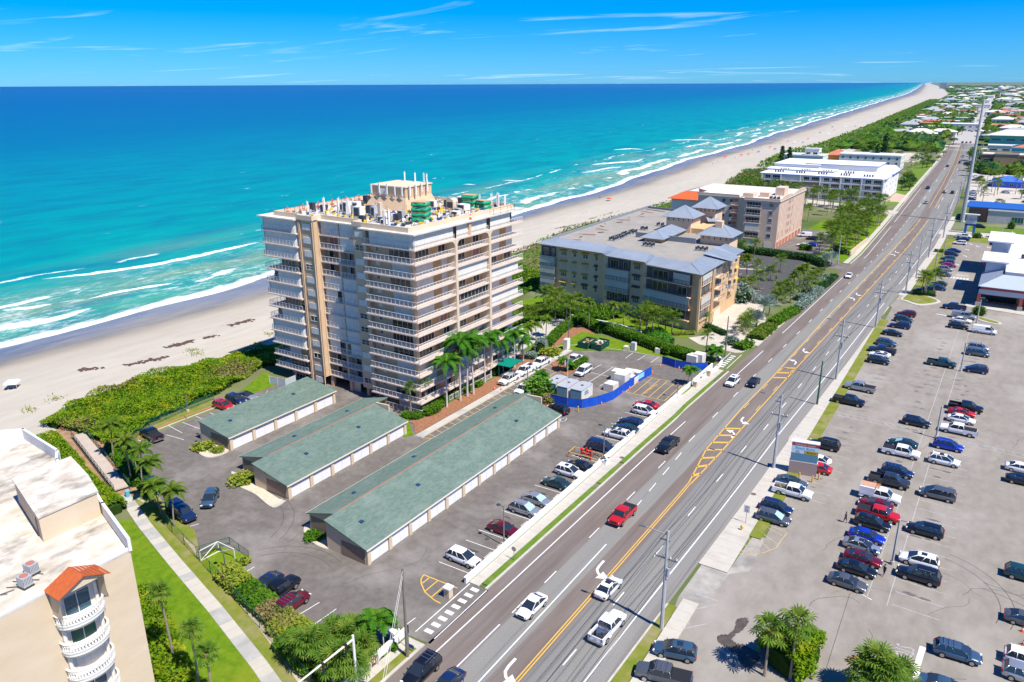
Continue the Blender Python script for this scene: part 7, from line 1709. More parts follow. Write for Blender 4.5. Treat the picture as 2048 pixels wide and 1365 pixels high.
def crown_mesh(kind,v):
 if(kind,v)in CROWN:return CROWN[kind,v]
 n_,(e0,e1),*_=KIND[kind];mb=MB()
 for i in range(n_):
  f=FR[kind][random.randrange(len(FR[kind]))];el=e0+(e1-e0)*((i+.5)/n_)**1.2;M_=Matrix.Rotation(i*2.4+random.uniform(-.2,.2),4,'Z')@Matrix.Rotation(-el,4,'Y')
  s=random.uniform(.85,1.1);k=len(mb.v)
  mb.v+=[tuple(M_@(Vector(x.co)*s))for x in f.vertices]
  for p in f.polygons:mb.f.append(tuple(k+j for j in p.vertices));mb.m.append(0)
 CROWN[kind,v]=mb.mesh('crown',FR[kind][0].materials[0]);return CROWN[kind,v]
_tr={}
def palm(kind,p,label='',group=None,near=False,s=1.0,lean=.4,name=None):
 """p = (x, y, height to the crown)"""
 x,y,h=p;h=max(1.0,h);n_,(e0,e1),r,tm,cs=KIND[kind]
 nm={'royal':'royal_palm','coco':'coconut_palm','xmas':'small_palm','fan':'fan_palm','sabal':'cabbage_palm','wash':'fan_palm','silver':'silver_palm','date':'date_palm'}[kind]
 t=thing(nm,label,'palm tree',(x,y,0),random.uniform(0,6.28),group)
 hk=(kind,round(h*2)/2,round(lean,1))
 if hk not in _tr:
  mb=MB();N=5;pts=[Vector((lean*(i/N)**1.8*h*.08,0,h*i/N))for i in range(N+1)]
  rs=[r*(1.45 if i==0 else(1.1 if kind=='royal' and i<3 else 1-.3*i/N))for i in range(N+1)]
  mb.path(pts,rs,7);_tr[hk]=(mb.mesh('trunk',tm),pts[-1])
 tr=obj('trunk',_tr[hk][0],t);top=_tr[hk][1].copy();tr.scale.z=h/hk[1]if hk[1]else 1;top.z=h
 if kind=='royal':MB().tube(top-Vector((0,0,.1)),top+Vector((0,0,1.2)),.16,.09,7).build('crownshaft',M_crownshaft,t);top.z+=1.0
 if kind in('fan','wash')and near:MB().tube(top-Vector((0,0,1.1)),top,.22,.3,7).build('dead_boots',M_boots,t)
 sc=s*cs
 if near:
  for i in range(n_):
   el=e0+(e1-e0)*((i+.5)/n_)**1.2
   f=obj('frond',FR[kind][random.randrange(len(FR[kind]))],t,top);f.rotation_euler=(0,-el,i*2.4+random.uniform(-.2,.2));q=sc*random.uniform(.88,1.1);f.scale=(q,q,q)
 else:
  c=obj('crown',crown_mesh(kind,random.randrange(3)),t,top);c.scale=(sc,)*3
 return t
random.seed(3)
R_=[palm('royal',p,near=True,s=s)for p,s in(((-86.22,109.44,8.34),1.2),((-85.93,113.48,11.29),1.25),((-85.71,117.63,10.44),1.25),((-87.94,127.19,8.61),1.25),((-87.59,131.34,6.14),1.1),((-86.98,135.05,6.80),1.2),((-87.80,139.93,3.62),1.0),((-87.52,124.34,8.39),1.1),((-85.97,115.90,8.79),1.05))]
rank(R_,'royal palm in front of the tower','royal palms in front of the tower')
R_=[palm('sabal',p,near=True,s=.75)for p in((-89.85,102.89,5.66),(-88.16,105.64,6.42))];rank(R_,'slim cabbage palm at the tower corner','cabbage palms at the tower corner')
R_=[palm('coco',p,near=True,s=s,lean=1.2)for p,s in(((-120.23,61.61,6.02),1.0),((-110.07,58.51,7.62),.9),((-107.11,58.50,6.26),.95),((-101.93,56.57,6.58),1.0),((-97.54,55.31,4.80),.95),((-93.02,54.35,5.42),.95),((-111.88,60.68,4.94),.8))];rank(R_,'coconut palm along the green fence','coconut palms along the green fence')
R_=[palm('wash',p,near=True,s=.8)for p in((-67.15,36.79,10.39),(-62.47,36.37,7.97),(-59.18,35.67,6.80))];rank(R_,'tall thin fan palm on the lower left lawn','fan palms on the lower left lawn')
R_=[palm('wash',p,near=True,s=1.15)for p in((-13.74,70.35,5.79),(-11.35,71.37,6.76))];rank(R_,'fan palm beside the clipped round hedge at the bottom','fan palms beside the clipped round hedge')
R_=[palm('xmas',p,near=True,s=1.35)for p in((-51.62,51.23,3.90),(-50.75,51.59,3.90))];rank(R_,'feathery green palm of the pair by the white wall end','pair of palms by the white wall end')
R_=[palm('fan',p,near=True,s=1.0)for p in((-54.92,44.61,3.92),(-54.61,45.70,3.49),(-55.17,48.58,2.56),(-53.56,48.66,2.55),(-54.04,50.26,1.91),(-50.53,45.27,3.73),(-49.46,45.79,2.71),(-51.00,44.13,3.21),(-50.90,48.53,2.32),(-56.69,44.82,2.65))];rank(R_,'fan palm in the clump behind the traffic signal arm','fan palms behind the signal arm')
R_=[palm('fan',p,near=True,s=1.1)for p in((-3.77,73.14,4.41),(-1.78,74.01,3.16),(-2.53,72.73,4.07),(-4.57,72.22,3.16))];rank(R_,'bushy fan palm at the bottom edge by the white car','fan palms at the bottom edge')
R_=[palm('xmas',p,near=True,s=1.15)for p in((-50.74,145.88,3.35),(-50.11,145.94,3.24),(-76.93,139.16,2.34),(-76.19,139.63,1.64),(-76.65,128.85,2.69),(-76.12,129.18,2.24))];rank(R_,'small feathery palm in the planted islands of the car park','small palms in the car park islands')
random.seed(9)
hedge('clipped dark green hedge under the tower corner, behind the garage sign',[(-90.84,101.71),(-88.01,101.87),(-87.91,104.12)],2.2,.9,ls=.26)
hedge('rounded clipped hedge along the path in front of the tower corner',[(-87.45,103.86),(-86.88,105.89),(-87.84,109.30),(-88.40,111.31)],2.4,1.5,ls=.26)
HS=[hedge('',[a,c],1.6,h,ls=.3)for a,c,h in(((-88.57,113.33),(-88.57,115.51),1.1),((-87.68,116.70),(-87.92,119.11),1.2),((-87.51,120.67),(-87.42,122.71),1.1),((-88.43,128.29),(-88.32,131.24),1.3),((-87.54,132.47),(-87.81,134.90),1.2))];rank(HS,'low green planting between the royal palm trunks','planting between the royal palms')
hedge('long clipped hedge beside the pool terrace of the tower',[(-88.66,148.43),(-88.13,152.24),(-90.51,161.82),(-91.4,171.4),(-91.3,174.6)],2.0,2.2)
hedge('grey-green clipped block hedge beside the pool terrace',[(-87.72,147.32),(-88.80,150.06)],2.6,2.6,m=L_silver)
bush('round yellow-green clipped bush beside the white appliances',(-85.01,147.35),2.6,1.2,L_yel)
bush('small grey-green bush next to the terrace hedge',(-87.32,142.62),1.6,1.3,L_silver)
for i,(a,c)in enumerate((((-91.3,173.5),(-81.51,167.96)),((-81.42,169.48),(-70.21,165.28)),((-70.01,165.41),(-60.30,161.27)),((-60.26,162.11),(-55.27,160.42)))):hedge('big glossy hedge on the boundary to the tan condominium, %s section from the left'%NTH[i],[a,c],3.0,2.3,group='boundary hedge sections')
hedge('tall clipped hedge beside the white pickup with a load',[(-75.63,139.98),(-75.66,147.58)],1.6,1.2,m=L_hedge)
hedge('broad green shrub bed under the fan palms of the tan condominium',[(-70.7,174.3),(-64.80,167.79),(-63.30,167.85)],5,1.8,m=leafmat('leaf_bright',(0.05,0.19,0.015),(0.09,0.27,0.02),(0.14,0.3,0.03),1.2))
hedge('low yellow-green bed at the corner of the tan condominium',[(-66.2,176.1),(-61.9,179.8)],1.8,.7,m=L_yel)
hedge('dark clipped hedge behind the concrete driveway',[(-61.3,186.6),(-54.6,182.4)],1.6,1.2,m=L_dark)
bush('large bright green bush at the north end of the longest garage',(-74.30,124.52),3.4,3.2,leafmat('leaf_lime',(0.09,0.22,0.02),(0.15,0.31,0.03),(0.2,0.36,0.05),1),dens=70)
bush('reddish shrub beside the bright green bush at the garage end',(-70.75,122.47),1.8,1.3,L_dry)
for i,p in enumerate(((-111.15,72.49),(-107.87,72.98),(-95.81,68.54),(-74.00,63.28))):bush(['round golden-green bush on the first garage island','smaller golden-green bush at the end of the first garage island','golden-green clipped bush on the second garage island','low clipped bush on the third garage island'][i],p,(1.9,1.2,2.3,1.6)[i],(.9,.8,.9,.7)[i],L_yel if i<3 else L_hedge)
hedge('yellow-green clipped hedge edging the little fenced lawn',[(-78.80,51.23),(-77.70,52.71),(-77.12,54.67)],1.5,.7,m=L_yel)
for i,(a,c,m_)in enumerate((((-77.23,50.95),(-72.45,50.08),L_yel),((-72.10,49.95),(-66.53,48.97),L_hedge),((-67.00,48.99),(-60.94,47.82),L_dry),((-63.75,48.07),(-56.38,47.33),L_yel),((-60.70,46.49),(-54.10,45.14),L_hedge),((-58.00,46.76),(-50.34,45.81),L_yel))):hedge('loose yellow-green hedge between the green fence and the parked cars, %s clump from the top'%NTH[i],[a,c],3.2+.5*(i>2),1.5,m=m_,group='loose hedge clumps by the green fence')
hedge('low clipped round border by the bottom gate pillar',[(-51.00,52.20),(-50.32,52.45),(-49.60,52.14),(-49.57,51.59)],.6,.6)
hedge('glossy clipped hedge on the corner of the foreground block',[(-119.73,54.70),(-111.56,52.93),(-105.90,51.99),(-103.21,51.70)],3.6,2.2,m=L_grape,ls=.34)
hedge('glossy shrub bank below the boardwalk, next to the cream building',[(-137.70,59.65),(-128.55,57.41),(-121.41,55.63)],3.4,1.6,m=L_grape,ls=.34)
hedge('tall green hedge at the foot of the cream building',[(-81.28,42.34),(-72.54,38.43),(-62.93,34.86)],3.4,2.4,m=L_grape,ls=.34)
hedge('bank of low shrubs between the boardwalk and the green fence',[(-125.87,64.07),(-117.04,61.08),(-108.47,58.01)],1.4,1.1,m=L_hedge)
hedge('planting inside the green fence under the coconut palms',[(-124.16,64.70),(-116.94,62.62),(-109.35,59.93),(-104.33,57.89)],2.0,1.3,m=L_hedge)
hedge('clipped round bougainvillea hedge between the two fan palms at the bottom',[(-13.04,71.85),(-11.65,74.73),(-9.51,74.56)],5.5,3.4,m=L_grape,ls=.36,dens=40)
M_dune=mat('dune_green_ground',(0.06,0.11,0.02),(0.12,0.15,0.04),sc=.15,rough=1,spec=.05)
def mass(name,label,poly,h,m,n,ls,m2=None,core=True,hfn=None,frac2=.0):
 xs=[p[0]for p in poly];ys=[p[1]for p in poly]
 def inside(x,y):
  c=False;j=len(poly)-1
  for i in range(len(poly)):
   if(poly[i][1]>y)!=(poly[j][1]>y)and x<(poly[j][0]-poly[i][0])*(y-poly[i][1])/(poly[j][1]-poly[i][1])+poly[i][0]:c=not c
   j=i
  return c
 def hh(x,y):return h*(.62+.38*sin(x*.55+1.3*sin(y*.31))*sin(y*.48+1.1*sin(x*.27)))
 mb=MB();st=max(1.2,hypot(max(xs)-min(xs),max(ys)-min(ys))/75)
 gx=int((max(xs)-min(xs))/st)+1;gy=int((max(ys)-min(ys))/st)+1;idx={}
 for i in range(gx+1):
  for j in range(gy+1):
   x,y=min(xs)+i*st,min(ys)+j*st
   if inside(x,y):
    e=all(inside(x+a*st,y+b_*st)for a,b_ in((1,0),(-1,0),(0,1),(0,-1)));idx[i,j]=len(mb.v);mb.v.append((x,y,(hh(x,y)*.8 if e else-.02)))
 for(i,j),a in idx.items():
  if(i+1,j)in idx and(i,j+1)in idx and(i+1,j+1)in idx:mb.f.append((a,idx[i+1,j],idx[i+1,j+1],idx[i,j+1]));mb.m.append(1)
 c=0;tries=0
 while c<n and tries<n*6:
  tries+=1;x,y=random.uniform(min(xs),max(xs)),random.uniform(min(ys),max(ys))
  if not inside(x,y):continue
  k=len(mb.f);leaf(mb,(x,y,hh(x,y)*random.uniform(.72,1.08)),ls*random.uniform(.6,1.4));c+=1
  if m2 and sin(x*.21+2)*sin(y*.17+.5)+random.uniform(-.35,.35)>frac2:mb.m[-1]=2
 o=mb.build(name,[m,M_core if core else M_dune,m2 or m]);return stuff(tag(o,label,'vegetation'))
mass('dune_scrub','dense sea grape scrub on the dune between the beach and the car park',[(-144.47,61.60),(-148.84,70.71),(-150.59,81.15),(-151.42,88.55),(-149.55,93.36),(-147.55,102.28),(-145.67,109.16),(-143.85,118.08),(-128,128),(-127,112),(-134.40,105.54),(-131.60,96.51),(-129.07,88.35),(-129.83,84.82),(-128.03,73.32),(-125.98,69.03),(-127.04,64.03),(-136.44,63.89)],1.9,L_grape,46000,.42,L_dry,frac2=.74)
mass('dune_scrub','dark dune scrub in the shade behind the tower',[(-128,112),(-143,122),(-139,150),(-142,176),(-148,205),(-150,222),(-118,214),(-118,176),(-124,150),(-126,130)],1.8,L_grape,20000,.65,L_hedge,frac2=.2)
mass('garden_trees','thicket of trees and shrubs between the tower and the tan condominium',[(-118,160),(-112,172),(-99,186),(-82,183),(-86,178),(-97,172),(-103,160)],2.6,L_hedge,9000,.55,L_palm,frac2=.1)
mass('dune_grass','strip of dune grass and low scrub along the beach behind the tan condominium',[(-150,222),(-156,249),(-162,303),(-158,325),(-155,388),(-153,440),(-138,440),(-134,400),(-128,350),(-125,300),(-118,275),(-118,214)],.8,L_dry,9000,.9,L_hedge,core=False,frac2=-.1)
mass('dune_scrub','green dune scrub beside the white complex',[(-128,350),(-134,400),(-137,445),(-152,477),(-165,560),(-150,590),(-124,560),(-122,420)],2.2,L_hedge,9000,1.1,L_dry,frac2=.2)
mass('dune_scrub','broad belt of dune scrub running north along the beach',[(-165,590),(-172,640),(-178,706),(-174,841),(-187,1135),(-228,1834),(-304,3152),(-262,3152),(-190,1834),(-150,1135),(-146,900),(-142,700),(-152,600)],3,L_hedge,26000,2.4,L_palm,frac2=.1)
def crown_blob(mb,c,r,n,ls,mi=0):
 for _ in range(n):
  a,e=random.uniform(0,2*pi),random.uniform(-.5,1.45);q=random.uniform(.7,1.08);leaf(mb,(c[0]+r*q*cos(a)*cos(e),c[1]+r*q*sin(a)*cos(e),c[2]+r*.8*q*sin(e)),ls*random.uniform(.6,1.4))
_tree={}
def tree(label,p,h,r,m=L_hedge,group=None,conifer=False,name='broadleaf_tree'):
 key=(m.name,conifer,random.randrange(3))
 if key not in _tree:
  t_=MB();t_.path([(0,0,0),(.01,.02,.3),(.03,0,.6)],[.035,.028,.015],6)
  c=MB()
  if conifer:
   for k in range(9):z=.18+.09*k;crown_blob(c,(0,0,z),.26*(1.05-z)+.03,60,.09)
   t_.tube((0,0,.5),(0,0,.95),.015,.004)
  else:
   for _ in range(7):
    a=random.uniform(0,6.28);q=random.uniform(.1,.26);b_=(q*cos(a),q*sin(a),random.uniform(.5,.8));t_.tube((.02,0,.35),b_,.014,.005,n=4);crown_blob(c,b_,random.uniform(.14,.22),85,.075)
  _tree[key]=(t_.mesh('trunk',M_bark),c.mesh('crown',m))
 t=thing(name if not conifer else 'conifer_tree',label,'tree',(p[0],p[1],0),random.uniform(0,6),group);w=r/.42
 o=obj('trunk',_tree[key][0],t);o.scale=(w,w,h);o=obj('crown',_tree[key][1],t);o.scale=(w,w,h);return t
def row(kind,pts,what,group,near=False,s=1.0):
 rank([palm(kind,p,near=near,s=s)for p in pts],what,group)
row('sabal',[(-105.7,179.2,4.1),(-105.9,182.7,3.5),(-97.6,171.7,5.5),(-91.02,167.96,6.32),(-105.1,186.9,2.4),(-92.5,174.9,5.0),(-93.7,170.9,5.8)],'cabbage palm between the tower and the tan condominium','cabbage palms by the tower garden',False,1.4)
row('coco',[(-85.86,168.68,7.32),(-78.49,167.46,7.80),(-92.61,150.31,4.44),(-92.75,153.82,4.12),(-92.07,157.50,4.30)],'slender palm around the pool terrace','slender palms around the pool terrace',True,.85)
row('sabal',[(-79.2,174.9,4.2),(-71.5,171.8,5.2),(-69.6,171.2,5.2),(-69.0,173.4,5.2),(-68.1,175.9,4.2),(-74.8,180.7,3.8),(-65.6,173.7,4.7),(-74.5,174.8,4.3)],'full cabbage palm before the front of the tan condominium','cabbage palms before the tan condominium',True,1.4)
row('sabal',[(-53.49,164.33,5.21)],'lone cabbage palm on the concrete drive beside the utility pole','lone palm on the drive',True,.9)
row('xmas',[(-51.47,163.61,2.42),(-50.45,162.67,2.40),(-65.1,192.1,2.5),(-62.9,188.2,2.7),(-64.2,194.9,2.5)],'leafy palm at the entrance of the tan condominium','leafy palms at the condominium entrance',True,1.5)
row('date',[(-66.6,238.6,7.1),(-50.1,230.3,5.5),(-49.6,235.4,6.2),(-50.0,242.2,5.5)],'date palm beside the small car park of the tan condominium','date palms by the small car park',True,.95)
row('sabal',[(-79.1,274.1,4.4),(-75.4,277.4,4.6),(-65.0,244.1,4.6),(-69.9,241.1,5.7),(-61.3,258.6,3.9),(-60.9,245.2,2.8),(-61.5,225.9,3.1),(-60.9,231.9,3.9),(-51.2,225.7,3.5),(-48.9,222.0,3.8),(-51.3,216.8,3.2),(-47.1,233.5,3.4),(-47.2,240.4,3.8),(-46.6,244.3,3.6),(-51.5,186.3,2.4),(-51.9,190.0,2.0),(-52.3,194.8,2.0),(-62.1,218.9,3.9),(-52.7,223.5,3.3)],'cabbage palm around the drive of the tan condominium','cabbage palms around the drive',False,1.4)
row('silver',[(-50.8,201.0,3.9),(-50.3,193.5,2.0),(-49.4,270.3,3.4),(-50.4,205.7,3.1),(-48.8,276.8,2.6)],'silvery fan palm beside the road','silvery fan palms',True,.9)
for i,p in enumerate(((-56.2,217.5),(-47.3,226.9),(-46.9,235.0),(-46.6,249.5),(-51.4,177.1),(-46.7,255.6),(-46.2,238.2))):bush('',p,2.0,1.8,L_silver,'silver shrubs by the road')
bush('big round silver-green bush beside the tan condominium',(-61.9,216.4),4.2,4.6,L_silver,dens=80)
SB=[o for o in COL.objects if o.get('group')=='silver shrubs by the road'];rank(SB,'silver-green shrub beside the road','silver shrubs by the road')
for i,(a,c,w_)in enumerate((((-48.8,173.5),(-47.5,178.7),3),((-47.6,183.1),(-47.3,195.4),4),((-47.3,197.9),(-45.6,214.4),3.5),((-45.3,215.8),(-44.7,240.6),3),((-44.9,241.8),(-44.5,260.1),2.5))):hedge('mixed roadside planting in front of the tan condominium, %s bed from the camera'%NTH[i],[a,c],w_,1.3,m=(L_hedge,L_palm,L_hedge,L_silver,L_dark)[i],dens=14,ls=.5,group='roadside planting beds')
hedge('dark clipped hedge between the small car park and the pink block',[(-84,284),(-70,283),(-58,282),(-50,274)],3.2,2.4,m=L_dark,dens=14,ls=.5)
hedge('clipped hedge in front of the white and the blue car by the pink block',[(-64.6,299.6),(-61.1,301.8)],3,1.8,m=L_hedge,dens=16,ls=.45)
hedge('clipped hedge at the end of the cream garden wall',[(-53.7,306.3),(-48.5,299.0)],3,1.8,m=L_dark,dens=14,ls=.45)
t=thing('garden_wall','short cream wall on the lawn by the road, beyond the pink block','wall');MB().wall([(-46.6,298.2),(-45.9,328.1)],.4,0,1.8).build('wall',M_gwall,t)
random.seed(21)
def grove(n_,poly,kind,hr,what,group,s=1.0,md=3.0):
 L=[];tries=0
 xs=[p[0]for p in poly];ys=[p[1]for p in poly];pl_=[]
 def ins(x,y):
  c=False;j=len(poly)-1
  for i in range(len(poly)):
   if(poly[i][1]>y)!=(poly[j][1]>y)and x<(poly[j][0]-poly[i][0])*(y-poly[i][1])/(poly[j][1]-poly[i][1])+poly[i][0]:c=not c
   j=i
  return c
 while len(pl_)<n_ and tries<4000:
  tries+=1;x,y=random.uniform(min(xs),max(xs)),random.uniform(min(ys),max(ys))
  if ins(x,y)and all(hypot(x-a,y-b_)>md for a,b_ in pl_):pl_.append((x,y))
 for x,y in pl_:
  if kind=='tree':L.append(tree('',(x,y),random.uniform(*hr),random.uniform(*hr)*.55,random.choice((L_hedge,L_dark,L_palm))))
  else:L.append(palm(kind,(x,y,random.uniform(*hr)),s=s))
 for o in L:o['label']=what;o['group']=group
 rank(L,what,group)if len(L)<=39 else[o.__setitem__('label',what+(', near side' if o.location.y<sum(ys)/len(ys)else ', far side'))for o in L]
 return L
grove(22,[(-58,296),(-46.5,290),(-46.5,335),(-60,345)],'sabal',(4.5,7),'cabbage palm on the lawn between the pink block and the road','palms on the near lawn',1.4,2.4)
grove(34,[(-68,350),(-46.8,338),(-47.5,398),(-62,400)],'sabal',(4.5,7.5),'cabbage palm in the grove north of the pink block','palms in the grove',1.4,2.0)
grove(30,[(-74,405),(-48,402),(-49,412),(-118,436),(-120,430)],'sabal',(5.5,8.5),'cabbage palm in the row before the blue-trimmed white complex','palms before the white complex',1.5,2.0)
grove(18,[(-74,345),(-72,400),(-100,428),(-112,428),(-112,345)],'sabal',(5,8),'cabbage palm behind the pink block','palms behind the pink block',1.25,3)
hedge('low dark hedge along the edge of the palm lawn',[(-60,350),(-52,346),(-48,342)],2,1.4,m=L_dark,dens=10,ls=.5)
grove(9,[(-51,500),(-56,500),(-60,560),(-56,560)],'tree',(5,8),'bushy street tree beside the white complex','street trees by the white complex',md=4)
grove(18,[(-58,590),(-66,600),(-76,790),(-66,790)],'sabal',(6,9),'cabbage palm on the verge beyond the white complex','palms on the far verge',1.4,4)
grove(20,[(-118,650),(-80,648),(-84,720),(-122,760)],'tree',(6,10),'broad tree in the park by the beach car park','park trees',md=5)
for i,p in enumerate(((-146,585),(-142,590),(-91,640),(-88,652))):tree(['leftmost tall dark conifer by the beach','second tall dark conifer by the beach','tall dark conifer in the park','second tall dark conifer in the park'][i],p,(17,16,17,24)[i],(5,5,5,6)[i],L_dark,conifer=True)
grove(14,[(-70,820),(-60,640),(-54,640),(-58,820)],'tree',(4,7),'small tree on the verge south of the junction','small verge trees',md=6)
grove(20,[(-60,900),(-66,900),(-92,1700),(-80,1700)],'tree',(7,11),'tree lining the far road on the ocean side','trees lining the far road',md=12)
grove(16,[(-30,372),(-30,376),(20,560),(40,470),(10,440),(-12,440)],'tree',(3.5,6),'tree in the lots right of the power line','trees right of the power line',md=6)
grove(14,[(-24,462),(-10,470),(10,560),(-20,560)],'sabal',(6,10),'tall palm in the lots right of the power line','palms right of the power line',1.3,6)
grove(12,[(-32,600),(-26,600),(-24,720),(-38,820)],'tree',(6,10),'dark tree beside the brown brick building','trees by the brick building',md=7)
row('sabal',[(-18.3,251.5,5.2),(-15.5,254.6,5.5),(-17.2,250.9,4.9)],'cabbage palm on the planted island of the supermarket lot','island palms',True,1.3)
bush('green shrub on the little kerbed island near the silver pickup',(-2.7,236.7),1.8,2.2,L_hedge);bush('green bush under the blue monument sign',(-10.0,361.2),2,1.8,L_hedge);bush('small green tree on the strip beside the long shop',(1.1,391.9),1.6,3,L_hedge)
hedge('low green hedge strip between the parked rows of the far lot',[(-21.5,322),(-17.5,322)],2,1.0,dens=14,ls=.4);hedge('dark shrubs at the foot of the island palms',[(-20.5,251.5),(-14.7,252.4)],3,1.2,m=L_dark,dens=14,ls=.4)
def far_woods():
 mb=MB();random.seed(77)
 for _ in range(4600):
  y=620*(12000/620)**random.random();w_=y*.9+300
  x=random.uniform(xat(DUNE,y)+45,y*.03+45)
  if y<1500 and random.random()<.35:x=xat(DUNE,y)+30+random.random()*max(10,(cx_(min(y,3900))-xat(DUNE,y)-60))
  if abs(x-cx_(min(y,3900)))<17:continue
  if y<800 and x<-26:continue
  if-45<x<70 and 655<y<945:continue
  r=random.uniform(3.5,7)*(1+y/4000);h=random.uniform(4,9)*(1+y/12000);k=len(mb.v);n_=7;mi=random.randrange(3)
  for q,(rr,z)in enumerate(((.75,0),(1.0,.45),(.6,.85),(.12,1.05))):
   for i in range(n_):a=2*pi*i/n_+q;j=random.uniform(.75,1.2);mb.v.append((x+r*rr*j*cos(a),y+r*rr*j*sin(a),h*z*random.uniform(.85,1.12)))
  for q in range(3):
   for i in range(n_):j=(i+1)%n_;mb.f.append((k+q*n_+i,k+q*n_+j,k+(q+1)*n_+j,k+(q+1)*n_+i));mb.m.append(mi)
  mb.f.append(tuple(k+3*n_+i for i in range(n_)));mb.m.append(mi)
  if y<1600:
   for _ in range(22):leaf(mb,(x+random.gauss(0,r*.55),y+random.gauss(0,r*.55),h*random.uniform(.5,1.05)),1.6);mb.m[-1]=mi
 return mb
o=far_woods().build('woodland',[L_dark,L_hedge,L_palm]);stuff(tag(o,'dense green tree cover stretching to the horizon over the barrier island','woodland'))
random.seed(31);FH=[]
M_fr=[M_whiter,M_creamr,M_terra,mat('grey_roof',(0.35,0.36,0.37)),M_whiter]
hm=[]
for v in range(5):
 mb=MB();mb.box(-.5,-.5,0,.5,.5,.62)
 for z in(0,):
  for i in range(5):mb.box(-.42+.18*i,-.512,.2,-.32+.18*i,-.5,.48,2)
 k=len(mb.v);mb.v+=[(-.54,-.54,.62),(.54,-.54,.62),(.54,.54,.62),(-.54,.54,.62),(-.2,0,.9 if v%2 else .68),(.2,0,.9 if v%2 else .68)]
 for f in((0,1,5,4),(1,2,5),(2,3,4,5),(3,0,4)):mb.f.append(tuple(k+q for q in f));mb.m.append(1)
 hm.append(mb.mesh('house',[M_whitew,M_fr[v],M_glassd]))
for i in range(330):
 y=960*(9000/960)**random.random();x=random.uniform(xat(DUNE,y)+70,y*.025+30)
 if i%4==0:x=cx_(min(y,3900))+random.choice((-1,1))*random.uniform(30,70)
 if i%7==0:x=max(xat(DUNE,y)+60,cx_(min(y,3900))-random.uniform(40,120))
 if y<960:continue
 if abs(x-cx_(min(y,3900)))<22:continue
 s=random.uniform(12,26)*(1+y/6000);o=tag(obj('house',hm[i%5],None,(x,y,0),random.uniform(-.15,.15)),'%s-roofed %s building %s, %s'%(('white','cream','terracotta','grey','bright white')[i%5],'small' if s<22 else 'wide','on the ocean side of the road' if x<cx_(min(y,3900))else('just inland of the road' if x<200 else 'far inland'),'by the horizon' if y>4500 else('in the far distance' if y>2600 else('in the middle distance' if y>1500 else 'beyond the junction'))),'house','distant houses among the trees');o.scale=(s,s*random.uniform(.5,.9),random.uniform(7,13)*(1+y/9000))
t=thing('beach_tower','far hazy tower block at the tip of the coast on the horizon','tower block',(-700,8200,0));MB().box(-28,-15,0,28,15,50).build('wall',mat('far_tower_hazed',(0.3,0.33,0.33)),t)  # wall colour is a haze tone, distance haze painted into it
t=thing('water_tower','white water tower far inland near the horizon','water tower',(-96,3100,0));MB().tube((0,0,0),(0,0,34),2,n=8).build('column',M_whitew,t);MB().lathe([(2,30),(9,36),(9,42),(3,46)],n=12).build('tank',M_whitew,t)
# ================= poles, signs and small things =================
random.seed(13)
M_cpole=mat('concrete_pole',(0.36,0.37,0.37),(0.44,0.44,0.43),sc=.8,rough=.8);M_wood=mat('wood_pole',(0.17,0.15,0.11),(0.22,0.19,0.15),sc=2,rough=1);M_green=mat('dark_green',(0.01,0.11,0.07),rough=.5)
M_wire=mat('wire',(0.02,0.02,0.022),rough=.6)
tops=[]
def upole(p,lab,arm=True,m=M_cpole,r=.26,lamp=True):
 x,y,h=p;t=thing('utility_pole',lab,'utility pole',(x,y,0),0,'utility poles along the road')
 MB().tube((0,0,0),(0,0,h),r,r*.55,8).build('pole',m,t)
 if arm:
  mb=MB();mb.box(-1.3,-.07,h*.72,1.3,.07,h*.72+.16);mb.build('crossarm',M_steel,t);MB().box(-.9,-.06,h*.9,.3,.06,h*.9+.12).build('crossarm',M_steel,t)
  for q in(-1.2,-.5,.5,1.2):MB().lathe([(.05,0),(.1,.12),(.04,.3)],q,0,h*.72+.16,6).build('insulator',M_rail,t)
  MB().tube((.32,0,h*.55),(.32,0,h*.64),.22,n=8).build('transformer',M_equip,t)
 if lamp:
  mb=MB();mb.tube((0,0,h*.96),(-2.6,-.3,h*.99),.06,n=5);mb.cbox(-2.9,-.32,h*.99,.8,.3,.14);mb.build('street_light',M_steel,t)
 tops.append((x,y,h));return t
for i,(p,k)in enumerate((((-25.88,71.45,13.05),1),((-25.63,118.10,13.01),1),((-25.25,165.36,13.32),1),((-24.3,209.3,12.7),1),((-22.4,250.3,13.0),1),((-22.2,309.3,13.5),1),((-21.3,353.0,13.9),1))):upole(p,'tall concrete utility pole between the road and the supermarket lot, %s from the camera'%NTH[i],True,lamp=i<3)
tw=list(tops)
for lab,p,m in(('dark green steel pole beside the sidewalk near the silver pickup',(-25.60,149.25,9.18),M_green),('plain utility pole between the concrete ones, past the planted island',(-22.3,274.7,13.5),M_cpole),('weathered wooden pole by the bottom entrance of the car park',(-47.65,51.98,11.49),M_wood),('wooden pole on the drive of the tan condominium',(-49.81,167.05,9.75),M_wood),('grey pole beside the entrance beyond the tan condominium',(-47.4,280.4,10.5),M_cpole)):upole(p,lab,False,m,.2,False)
for i in range(8):upole((-22.6-.02*max(0,470+45*i-414),460+48*i,12),'distant utility pole up the road, %s past the blue sign'%NTH[i],True,lamp=False)
t=thing('transmission_pole','very tall grey steel transmission pole rising above the right side of the road','pole',(*(-17.9,400.9),0));MB().tube((0,0,0),(0,0,53),.95,.35,10).build('shaft',M_cpole,t);MB().lathe([(1.4,0),(1.3,.4)],n=10).build('base',M_conc2,t)
tw.append((-22.6,460,12));tw=[(tw[0][0]-1,-30,tw[0][2])]+tw
t=thing('overhead_wires','black overhead wires strung from pole to pole along the road','wires')
